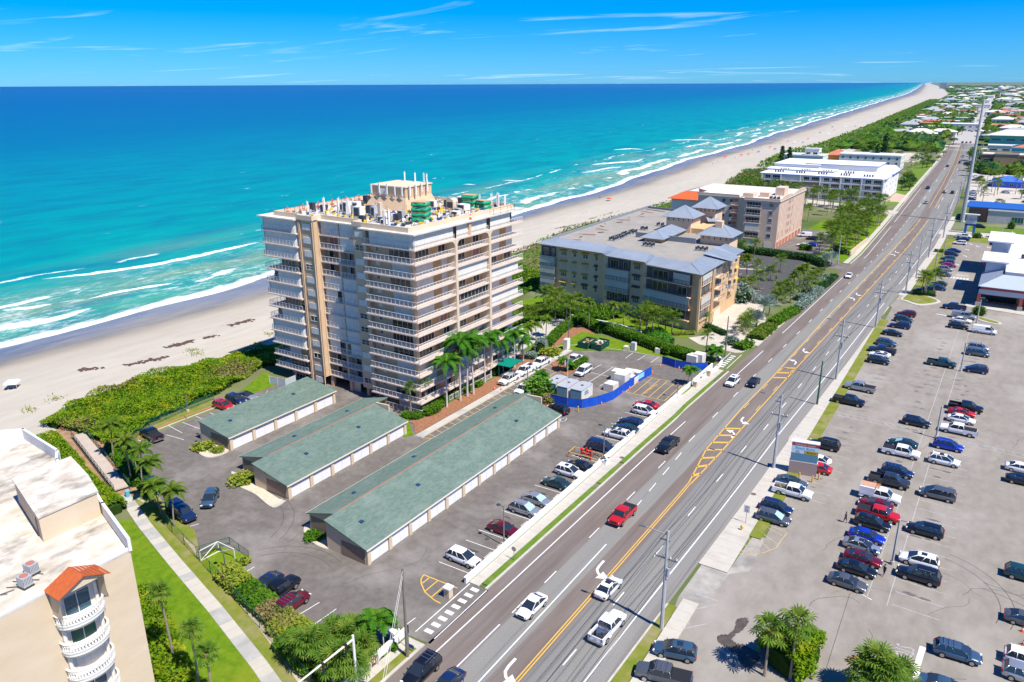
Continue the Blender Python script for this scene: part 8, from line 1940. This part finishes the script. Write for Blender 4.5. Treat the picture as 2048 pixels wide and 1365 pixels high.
for o_,zf in((-1.2,.73),(1.2,.73),(0,.98),(0,.6)):
 mb=MB()
 for a,b_ in zip(tw,tw[1:]):
  pv=None
  for i in range(11):
   f=i/10;q=(a[0]+(b_[0]-a[0])*f+o_,a[1]+(b_[1]-a[1])*f,(a[2]+(b_[2]-a[2])*f)*zf+.3-1.1*4*f*(1-f))
   if pv:mb.tube(pv,q,.022 if o_ else .03,n=3,cap=False)
   pv=q
 mb.build('wire',M_wire,t)
lp=(-47.65,51.98,11.49)
t=thing('guy_wires','pair of thin wires running from the wooden pole across the road','wires')
for d in(0,.6):MB().tube((lp[0],lp[1],lp[2]-.3-d),(-26.2,20+d,9.5),.02,n=3).build('wire',M_rail,t)
def lamp(p,lab,arm=(0,.6),m=M_steel,g='car park lamp posts',base=True,r=.08):
 x,y,h=p;t=thing('lamp_post',lab,'lamp post',(x,y,0),0,g);MB().tube((0,0,0),(0,0,h),r*1.3,r,6).build('post',m,t)
 mb=MB();mb.tube((0,0,h-.1),(arm[0],arm[1],h),.04,n=4);mb.cbox(arm[0]*1.4,arm[1]*1.4,h,.45,.45,.14);mb.build('lamp_head',M_equipd,t)
 if base:MB().lathe([(.3,0),(.28,.5)],n=8).build('base',M_conc,t)
for lab,p in(('grey lamp post behind the dark red sedan at the white wall',(-50.59,75.73,6.14)),('grey lamp post beside the bike rack at the white wall',(-50.73,106.38,6.00)),('lamp post by the dune fence',(-127.30,80.87,3.35)),('lamp post behind the coconut palms',(-109.92,58.41,4.15)),('thin dark lamp post inside the little fenced lawn',(-77.87,51.44,3.02)),('lamp post beside the second white pickup',(-78.42,126.74,4.33)),('lamp post on the terrace hedge',(-86.37,158.75,5.15)),('black lamp post between the yellow hatching and the road',(-49.97,137.73,3.34)),('dark lamp post on the first garage island',(-112.73,73.34,1.84))):lamp(p,lab,(-.6,0))
for lab,p in(('thick square lamp post between the grey sedan and the white SUV in the supermarket lot',(-5.33,99.53,6.67)),('lamp post at the hatched walkway in the supermarket lot',(-4.43,144.87,6.16)),('lamp post between the dark teal pickup and the grey minivan',(-3.4,185.1,6.6)),('lamp post next to the white van by the kerbed island',(-2.7,227.0,6.5)),('slim post in the grass by the far row, nearest one',(-17.6,252.0,7.6)),('slim post in the grass by the far row, middle one',(-17.9,283.1,8.3)),('slim post in the grass by the far row, furthest one',(-18.1,315.8,7.7)),('lamp post on the lane beyond the blue sign',(-1.8,373.9,6.2))):lamp(p,lab,(.9,0),M_cpole,'supermarket lamp posts',True,.13)
for i,p in enumerate(((-74.5,447.6,5.3),(-76.5,435.7,6.5),(-61.1,430.7,4.3))):lamp(p,'white lamp post before the white complex, %s'%NTH[i],(.5,0),M_rail,'white lamp posts')
t=thing('flagpole','white flagpole by the blue screen fence flying a flag','flagpole',(*(-67.00,123.07),0));P_=(-67.00,123.07,10.13);MB().tube((0,0,0),(0,0,P_[2]),.07,.04,6).build('pole',M_rail,t)
fl=MB();fz=P_[2]-.3
for i in range(13):
 z0,z1=fz-1.3*(i+1)/13,fz-1.3*i/13
 for k in range(6):
  a,b_=k/6,(k+1)/6;x0=-.06-.75*a*1.0;mi=2 if(i<7 and k<3)else i%2
  fl.face([(x0,.12*sin(a*6),z0-a*.9),(-.06-.75*b_,.12*sin(b_*6),z0-b_*.9),(-.06-.75*b_,.12*sin(b_*6),z1-b_*.9),(x0,.12*sin(a*6),z1-a*.9)],mi)
fl.build('flag',[mat('flag_red',(0.6,0.03,0.04)),M_rail,mat('flag_blue',(0.02,0.05,0.25))],t)
t=thing('signal_mast','traffic signal mast arm with two signal heads in the bottom left foreground','traffic signal',(*(-48.73,45.26),0));q=(-48.62,35.71);dx,dy=q[0]-t.location.x,q[1]-t.location.y
MB().tube((0,0,0),(0,0,7.1),.17,.13,8).build('post',M_rail,t);MB().tube((0,0,6.6),(dx,dy,6.9),.12,.08,8).build('arm',M_gut,t)
for f in(.12,.45):
 s=obj('signal_head',MB().cbox(0,0,-.1,.32,.3,1.1).mesh('signal_head',M_trim),t,(dx*f,dy*f,6.4))
 for i,c in enumerate(((.3,.01,.01),(.35,.2,.01),(.01,.2,.05))):MB().tube((0,-.15,.25-i*.34),(0,-.22,.25-i*.34),.11,n=8).build('lens',mat('lens%d'%i,c),s)
def fence(lab,pts,h=1.9,m=M_green,screen=None,step=3.0,mesh=True,name='chain_link_fence'):
 t=thing(name,lab,'fence')
 p=resample(pts,step)
 for x,y in p:MB().tube((x,y,0),(x,y,h+.05),.045,n=5).build('post',m,t)
 MB().path([(x,y,h)for x,y in p],[.03]*len(p),4).build('top_rail',m,t)
 for a,b_ in zip(p,p[1:]):
  mb=MB()
  if screen:k=.04;mb.face([(a[0],a[1],.05),(b_[0],b_[1],.05),(b_[0],b_[1],h),(a[0],a[1],h)]);mb.face([(b_[0]+k,b_[1]+k,.05),(a[0]+k,a[1]+k,.05),(a[0]+k,a[1]+k,h),(b_[0]+k,b_[1]+k,h)]);mb.build('screen_panel',screen,t);continue
  l=hypot(b_[0]-a[0],b_[1]-a[1]);n_=int(l/.17)
  for i in range(-10,n_):
   for s in(1,-1):
    u0,z0,u1,z1=i*.17,.05,i*.17+h,h
    if s<0:z0,z1=h,.05
    c0,c1=max(0,u0),min(l,u1)
    if c1<=c0:continue
    za,zb=z0+(z1-z0)*(c0-u0)/h,z0+(z1-z0)*(c1-u0)/h
    A=(a[0]+(b_[0]-a[0])*c0/l,a[1]+(b_[1]-a[1])*c0/l);B_=(a[0]+(b_[0]-a[0])*c1/l,a[1]+(b_[1]-a[1])*c1/l)
    mb.face([(*A,za-.012),(*B_,zb-.012),(*B_,zb+.012),(*A,za+.012)])
  mb.build('mesh_panel',m,t)
 return t
fence('long green chain-link fence between the footpath and the car park',[(-124.57,65.60),(-114.78,61.27),(-102.94,56.98),(-91.87,53.24),(-83.42,51.19),(-74.90,48.99),(-65.31,46.45),(-56.89,44.15),(-52.89,42.92)])
fence('green chain-link fence along the dune scrub',[(-124.09,67.08),(-127.02,72.66),(-127.78,80.00),(-128.13,87.40)],1.5)
fence('little green fence round the small lawn',[(-84.14,52.10),(-82.50,55.68),(-77.70,54.97)],1.2,step=2)
t=thing('gate_frame','white angled frame gate at the little fenced lawn','gate');mb=MB();a,b_,c=(-82.53,51.08),(-82.37,53.78),(-79.19,53.89)
for p,q in(((*a,0),(*a,1.6)),((*b_,0),(*b_,1.6)),((*a,1.6),(*b_,1.6)),((*a,.1),(*b_,.1)),((*a,.1),(*b_,1.6)),((*b_,1.6),(*c,1.5)),((*c,0),(*c,1.5)),((*b_,0),(*c,1.5))):mb.tube(p,q,.06,n=4)
mb.build('frame',M_rail,t)
M_bls=mat('blue_screen',(0.005,0.06,0.42),(0.008,0.09,0.52),sc=.8,rough=.6)
fence('curving royal blue screen fence round the white containers',[(-70.25,122.20),(-66.52,122.20),(-63.70,123.12),(-61.99,125.94),(-60.47,130.18),(-60.41,134.25),(-60.29,140.86),(-59.61,147.19)],1.9,M_steel,M_bls,2.4,name='screen_fence')
fence('royal blue screen fence at the north entrance',[(-60.27,154.93),(-56.84,154.06),(-53.17,154.14),(-50.21,156.01)],1.9,M_steel,M_bls,2.4,name='screen_fence')
t=thing('banner','pale blue banner fixed on the blue screen fence','banner');a,b_=(-60.23,141.23),(-59.92,145.22);MB().wall([(a[0]+.08,a[1]-.08),(b_[0]+.08,b_[1]-.08)],.03,.6,1.7).build('cloth',mat('banner_blue',(0.25,0.55,0.65)),t)
fence('grey slatted screen fence behind the first garage',[(-125.50,99.34),(-121.30,99.98),(-121.28,102.69)],1.7,M_rail,mat('grey_screen',(0.42,0.47,0.47)),1.6,name='screen_fence')
for i,p in enumerate(((-72.36,128.29),(-69.32,127.67),(-66.27,127.74))):
 t=thing('storage_container',['leftmost','middle','rightmost'][i]+' white storage container with a grey roof behind the blue screen fence','container',(*p,0),0,'white storage containers');MB().box(-1.25,-2.4,.1,1.25,2.4,2.5).build('box',M_shut,t)
 mb=MB();mb.prism([(-1.32,-2.5),(1.32,-2.5),(1.32,2.0),(.8,2.5),(-.8,2.5),(-1.32,2.0)],2.5,2.62);mb.cbox(0,.2,2.66,.5,.5,.1,0,1);mb.build('roof',[M_equip,M_equipd],t)
 for x in(-.62,.62):MB().box(x-.56,-2.46,.2,x+.56,-2.4,2.35).build('door',mat('door_teal',(0.16,0.30,0.34)),t)
 for z in(1.2,1.65):MB().box(1.25,-1.1,z,1.27,.9-z*.3,z+.28).build('logo_band',mat('logo_blue',(0.03,0.2,0.35)),t)
BX=[]
for p,sx,sy,h in(((-63.14,134.76),2.2,2.4,1.6),((-62.26,137.94),2.4,2.6,2.9),((-64.36,140.67),2.4,2.2,2.2),((-62.32,141.28),1.8,2.4,2.4),((-61.12,140.67),2.0,1.8,1.5),((-61.55,144.19),2.2,1.8,1.4),((-54.61,159.27),2.4,2.2,2.0),((-53.47,159.99),2.2,2.2,2.3)):
 t=thing('wrapped_crate','','crate',(*p,0),random.uniform(-.1,.1),'white wrapped crates');MB().box(-sx/2,-sy/2,.12,sx/2,sy/2,h).build('crate_body',M_shut,t);MB().box(-sx/2,-sy/2,0,sx/2,sy/2,.12).build('pallet',M_ply,t);BX.append(t)
rank(BX,'white wrapped crate behind the blue screen fences')
for lab,p,s in(('open green dumpster with plywood scrap on the little lawn',(-80.21,156.78),0),('open green dumpster heaped with bagged rubbish',(-77.07,157.44),1)):
 t=thing('dumpster',lab,'dumpster',(*p,.0),radians(0));mb=MB()
 for q in((-1.3,-2.4,1.3,-2.3),(-1.3,2.3,1.3,2.4),(-1.3,-2.4,-1.2,2.4),(1.2,-2.4,1.3,2.4)):mb.box(q[0],q[1],.1,q[2],q[3],1.6)
 for y in(-1.6,-.8,0,.8,1.6):mb.box(1.3,y-.06,.1,1.38,y+.06,1.6);mb.box(-1.38,y-.06,.1,-1.3,y+.06,1.6)
 mb.box(-1.3,-2.4,.05,1.3,2.4,.15);mb.build('bin_body',mat('dumpster_green',(0.01,0.07,0.045)),t);mb=MB()
 for _ in range(60):mb.cbox(random.uniform(-1,1),random.uniform(-2,2),random.uniform(.7,1.5),random.uniform(.3,.9),random.uniform(.2,.6),random.uniform(.1,.4),random.uniform(0,3),random.randrange(3))
 mb.build('rubbish',[M_ply,M_equipd,M_shut if s else M_ply],t)
for lab,p,sx,sy,h,m_ in(('pair of tall white appliances on the edge of the lawn',(-83.31,152.22),1.1,1.5,2.6,M_shut),('grey utility cabinet on the car park edge',(-69.40,159.70),1.1,1.1,2.1,M_equip),('low box beside the grey utility cabinet',(-71.00,159.54),1.5,1.1,.9,M_gut),('white bagged pile on the kerb',(-63.81,161.11),1.2,1.1,1.3,M_shut)):
 t=thing('cabinet',lab,'cabinet',(*p,0));MB().box(-sx/2,-sy/2,.08,sx/2,sy/2,h).build('housing',m_,t);MB().box(sx/2,-sy*.4,.2,sx/2+.03,sy*.4,h-.1).build('door',M_rail if m_ is not M_rail else M_equip,t);MB().box(-sx*.55,-sy*.55,0,sx*.55,sy*.55,.08).build('plinth',M_conc,t)
CN=[cone(*p,.01,'','traffic cones by the blue fences')for p in((-62.24,126.66),(-61.38,126.91),(-60.64,130.99),(-60.44,134.55),(-60.15,137.30),(-59.90,140.76),(-60.07,144.77),(-60.02,153.18),(-55.86,153.93),(-59.82,148.49))];rank(CN,'orange cone along the blue screen fences')
CN=[cone(*p,.01,'','traffic cones in the supermarket lot')for p in((-6.70,77.53),(-6.18,78.60),(9.18,93.25),(9.31,90.77),(9.34,88.34))];rank(CN,'orange cone on the supermarket asphalt')
CN=[cone(*p,.12,'','traffic cones on the path')for p in((-83.46,121.92),(-82.17,122.41))];rank(CN,'orange cone on the path by the green canopy')
BL=[]
for p in((-63.56,121.21),(-21.25,116.70),(-19.24,116.63),(-18.56,118.02)):t=thing('bollard','','bollard',(*p,0),0,'yellow bollards');MB().lathe([(.12,0),(.12,1.1),(.06,1.2)],n=8).build('tube',M_yel,t);BL.append(t)
rank(BL,'yellow bollard')
for lab,p in(('yellow fire hydrant on the verge below the speed limit sign',(-24.37,96.86)),('yellow fire hydrant in front of the white wall near the red pipework',(-50.20,103.12))):t=thing('fire_hydrant',lab,'fire hydrant',(*p,.1));MB().lathe([(.2,0),(.14,.1),(.14,.6),(.18,.65),(.1,.8),(.03,.88)],n=8).build('barrel',M_yel,t);MB().tube((-.25,0,.45),(.25,0,.45),.07,n=6).build('nozzle',M_yel,t)
t=thing('backflow_preventer','red fire-service backflow pipework inside yellow guard rails','pipework',(*(-53.13,104.64),0));mb=MB()
for x in(-.9,.9):mb.tube((x,0,0),(x,0,1.3),.13,n=7);mb.tube((x,0,1.3),(0,0,1.7),.13,n=7);mb.lathe([(.05,0),(.3,.05),(.3,.1)],x,0,1.6,8)
mb.tube((-.9,.4,.7),(.9,.4,.7),.16,n=7);mb.lathe([(.2,0),(.2,.8)],0,0,1.3,8);mb.build('pipe',mat('pipe_red',(0.6,0.015,0.01),rough=.35),t)
mb=MB()
for p,q in(((-2.8,-1),(2.4,-1)),((-2.8,1.2),(2.4,1.2)),((-2.8,-1),(-2.8,1.2))):mb.tube((*p,1.0),(*q,1.0),.05,n=5);[mb.tube((*e,0),(*e,1.0),.06,n=5)for e in(p,q)]
mb.build('guard_rail',M_yel,t)
t=thing('bike_rack','black wave-shaped bicycle rack beside the lamp post at the white wall','bicycle rack',(*(-52.45,106.81),0));mb=MB();pv=None
for i in range(25):
 q=(-1.5+i*.125,0,.45+.4*sin(i*1.1));
 if pv:mb.tube(pv,q,.035,n=4)
 pv=q
for x in(-1.5,0,1.5):mb.tube((x,0,0),(x,0,.85),.04,n=4)
mb.build('tube',M_trim,t)
def sign(lab,p,face,txt=(),w=.6,h=.75,rz=0,m=M_rail,disc=False):
 x,y,hh=p;t=thing('road_sign',lab,'sign',(x,y,0),rz);MB().tube((0,0,0),(0,0,hh),.04,n=5).build('post',M_steel,t)
 b_=MB();b_.box(-w/2,-.06,hh-h,w/2,-.03,hh)if not disc else b_.tube((0,-.03,hh),(0,-.06,hh),w/2,n=12);b_.build('plate',face,t)
 for s,sz,z in txt:text(s,sz,M_trim,t,(0,-.075,hh-z),0,tilt=radians(90))
sign('white speed limit sign reading 35 on the verge',(*(-24.44,98.97,3.33)[:2],3.0),M_rail,(('SPEED',.2,.2),('LIMIT',.2,.42),('35',.55,.82)),.85,1.15)
sign('round grey sign behind the white wall, seen from behind',(-47.54,73.53,1.84),M_steel,disc=True,w=.7)
sign('small blue and white sign at the foot of the wooden pole',(*(-47.79,52.91),1.0),mat('sign_blue',(0.03,0.12,0.3)),w=.7,h=.5)
sign('tall narrow street sign beside the wooden pole',(*(-48.28,52.98),3.4),M_equipd,w=.3,h=1.0)
t=thing('barricade','red and white striped barricade panel leaning on the white wall','barricade',(*(-49.66,48.69),.12),radians(90));mb=MB()
for i in range(6):mb.box(-.75+i*.25,-.03,.5,-.5+i*.25,.03,.75,i%2);mb.box(-.75+i*.25,-.03,.9,-.5+i*.25,.03,1.15,(i+1)%2)
mb.build('board',[M_org,M_rail],t);MB().box(-.6,-.3,0,-.54,.3,1.1).box(.54,-.3,0,.6,.3,1.1).build('leg',M_rail,t)
a,b_=(-23.24,117.80),(-19.08,118.66);w_=hypot(b_[0]-a[0],b_[1]-a[1]);t=thing('plaza_sign','large plaza monument sign with red, blue and yellow panels on a mauve base','sign',(*a,0),atan2(b_[1]-a[1],b_[0]-a[0]))
MB().box(0,0,0,w_,.9,2.2).build('base',mat('sign_mauve',(0.33,0.24,0.22)),t);MB().box(0,-.02,2.2,w_,.92,2.32).build('ledge',M_gut,t);MB().box(.1,.05,2.32,w_-.1,.85,5.6).build('cabinet',M_gut,t);MB().box(0,-.05,5.6,w_,.95,5.75).build('cap',M_rail,t)
for z0,z1,x0,x1,c in((5.05,5.5,.02,.98,(0.35,0.04,0.06)),(4.35,5.0,.02,.98,(0.45,0.62,0.70)),(3.75,4.3,.02,.48,(0.5,0.6,0.65)),(3.75,4.3,.5,.98,(0.45,0.30,0.01)),(2.45,3.65,.02,.98,(0.10,0.22,0.32))):MB().box(w_*x0,-.02,z0,w_*x1,.05,z1).build('sign_panel',mat('sign_%d_%d'%(z0*10,x0*100),c),t)
for s,sz,x,z,c in(('Indialantic Center',.42,.5,5.27,M_gut),('Beach Bums',.6,.5,4.67,mat('sign_txt_blue',(0.01,0.15,0.5))),('NY',.35,.25,4.1,M_trim),('PIZZA',.26,.25,3.88,M_trim),('JEWELRY',.36,.74,4.02,M_trim)):text(s,sz,c,t,(w_*x,-.03,z),0,tilt=radians(90))
a,b_=(-15.3,370.8),(-11.3,370.7);w_=hypot(b_[0]-a[0],b_[1]-a[1]);t=thing('monument_sign','pale panel sign on two blue legs at the end of the supermarket lot','sign',(*a,0),atan2(b_[1]-a[1],b_[0]-a[0]))
MB().box(0,-.3,0,.9,.5,4).box(w_-.9,-.3,0,w_,.5,4).box(0,-.3,3.2,w_,.5,4).build('leg',M_btrim,t);MB().box(.1,-.4,4,w_-.1,.6,7.6).build('sign_panel',M_sm,t);MB().box(-.8,-.8,7.6,w_+.8,1,8).build('cap',M_gut,t);text('PUBLIX',1.4,MC['door_teal'],t,(w_/2,-.45,5.8),0,tilt=radians(90))
mt=[mat('cloth%d'%i,c)for i,c in enumerate(((.02,.08,.45),(.6,.08,.02),(.6,.02,.06),(.02,.03,.12),(.65,.62,.6),(.5,.1,.3)))]
UM=[]
for i,p in enumerate(((-201.6,723.3),(-201.8,693.7),(-206.5,778.9),(-196.1,757.9),(-202.7,855.8),(-213.5,874.6),(-194.7,860.4),(-202.3,915.9),(-204.2,681.1),(-228.6,1174.6),(-201.7,1015.2),(-211.7,1103.1),(-206.5,1215.6),(-184.0,380.8),(-210.4,655.9),(-216.4,1040.5),(-216.2,1195.7))):
 t=thing('beach_umbrella','','beach umbrella',(*p,-1.1),random.random(),'beach umbrellas');MB().tube((0,0,0),(0,0,2.1),.04,n=4).build('pole',M_rail,t);MB().lathe([(1.6,1.75),(1.2,2.1),(.1,2.4)],n=8).build('canopy',mt[i%6],t);UM.append(t)
rank(UM,'small beach umbrella on the sand')
t=thing('beach_tent','white beach shade tent with dark gear beneath it on the sand at the left edge','tent',(*(-170.36,69.35),-.9));MB().lathe([(1.8,1.7),(1.5,2.1),(.3,2.4)],n=4).build('canopy',M_rail,t)
for a in range(4):MB().tube((1.8*cos(a*pi/2),1.8*sin(a*pi/2),0),(1.7*cos(a*pi/2),1.7*sin(a*pi/2),1.75),.03,n=4).build('leg',M_rail,t)
mb=MB()
for _ in range(9):mb.cbox(random.uniform(-1.4,1),random.uniform(-1,1),.3,.7,.5,random.uniform(.4,.8),random.uniform(0,3),random.randrange(2))
tag(mb.build('beach_gear',[mt[3],M_trim],None,(*(-169.65,68.81),-.95)),'dark chairs and coolers under the white beach tent','beach gear')
def body(step=.22):
 J=[(0,0,.95),(0,.01,1.2),(0,.02,1.42),(0,.02,1.52),(0,.01,1.66),(-.1,0,.9),(-.11,step*.5,.5),(-.12,step,.06),(-.12,step-.16+.3,.03),(.1,0,.9),(.11,-step*.4,.5),(.12,-step,.08),(.12,-step+.14,.03),(-.2,.02,1.42),(-.26,-.04,1.14),(-.25,.08,.9),(.2,.02,1.42),(.26,.08,1.14),(.25,.2,.92)]
 E_=[(0,1),(1,2),(2,3),(3,4),(0,5),(5,6),(6,7),(7,8),(0,9),(9,10),(10,11),(11,12),(2,13),(13,14),(14,15),(2,16),(16,17),(17,18)]
 Rr=[.14,.14,.13,.06,.10,.10,.075,.05,.04,.10,.075,.05,.04,.06,.045,.03,.06,.045,.03]
 me=bpy.data.meshes.new('body');me.from_pydata(J,E_,[]);o=bpy.data.objects.new('b',me);COL.objects.link(o);m_=o.modifiers.new('s','SKIN');me.skin_vertices[0].data[0].use_root=True
 for v,r in zip(me.skin_vertices[0].data,Rr):v.radius=(r,r)
 o.modifiers.new('u','SUBSURF').levels=1;dg=bpy.context.evaluated_depsgraph_get();m2=bpy.data.meshes.new_from_object(o.evaluated_get(dg));bpy.data.objects.remove(o)
 for c in(mat('skin',(.45,.26,.17)),M_trim,mt[3]):m2.materials.append(c)
 for p in m2.polygons:p.material_index=0 if(p.center.z>1.5 or p.center.z<.45 or(abs(p.center.x)>.23 and p.center.z<1.25))else(1 if p.center.z>.95 else 2)
 return m2
bm_=body();hair=MB().lathe([(.105,0),(.11,.08),(.06,.14)],n=8).mesh('hair',M_trim)
def person(p,lab,rz=0,z=0):
 t=thing('person',lab,'person',(*p,z),rz);obj('body',bm_,t);obj('hair',hair,t,(0,-.005,1.68))
person((-12.51,106.89),'person in dark clothes walking beside the black SUV in the middle row',1.2);person((-5.86,96.12),'person in dark clothes standing by the black sedan between the two rows',2.5);person((-59.3,246.2),'person walking on the dark drive of the tan condominium',.5)
for i,p in enumerate(((-193.3,388.5),(-202.6,601.9),(-205.5,623.5),(-203.2,660.1),(-214.2,747.6),(-215.6,780.7),(-211.6,834.9),(-206.2,887.2),(-217.3,1017.5),(-225.9,1108.2))):person(p,'beachgoer standing on the sand near the water, %s from the left'%NTH[i],i,-1.3)
random.seed(8);mb=MB()
for a,b_,n_ in(((-166.39,102.73),(-165.20,108.83),70),((-162.60,90.41),(-159.66,98.56),60),((-168.92,82.65),(-165.55,85.90),30),((-168.53,122.27),(-167.62,129.19),50),((-164.58,111.98),(-163.84,115.28),20),((-165.7,290.3),(-162.3,307.0),30),((-164.6,321.3),(-163.5,351.3),25)):
 for _ in range(n_):
  f=random.random();x,y=a[0]+(b_[0]-a[0])*f+random.gauss(0,.5),a[1]+(b_[1]-a[1])*f+random.gauss(0,.6)
  c_=(x-xat(SHORE,y))/(xat(DUNE,y)-xat(SHORE,y));mb.sheet([(x+random.uniform(.2,.8)*cos(q*1.25),y+random.uniform(.15,.6)*sin(q*1.25))for q in range(5)],min(.02,bz(c_))+.06)
stuff(tag(mb.build('seaweed',mat('seaweed_brown',(0.10,0.055,0.04),rough=.9)),'dark seaweed wrack scattered in lines along the sand','seaweed'))
mb=MB()
for p in((-155.49,103.32),(-158.69,104.25),(-148.97,116.25),(-156.34,70.69),(-154.60,64.97),(-153.04,122.79),(-151.10,71.90)):
 for _ in range(60):leaf(mb,(p[0]+random.gauss(0,1.1),p[1]+random.gauss(0,.8),-.2+random.random()*.35),.4)
stuff(tag(mb.build('beach_grass',L_yel),'small tufts of creeping green plants on the open sand','grass'))
hz=MB();hz.box(-9000,-420,-4,9000,16000,78)
hm_=bpy.data.materials.new('haze');hm_.use_nodes=True
hn=hm_.node_tree;hn.nodes.remove(hn.nodes['Principled BSDF']);pv_=hn.nodes.new('ShaderNodeVolumePrincipled')
pv_.inputs['Color'].default_value=(0.22,0.60,1.0,1);pv_.inputs['Density'].default_value=0.000013
hn.links.new(pv_.outputs[0],hn.nodes['Material Output'].inputs['Volume'])
hz_o=hz.build('haze',hm_);stuff(hz_o)
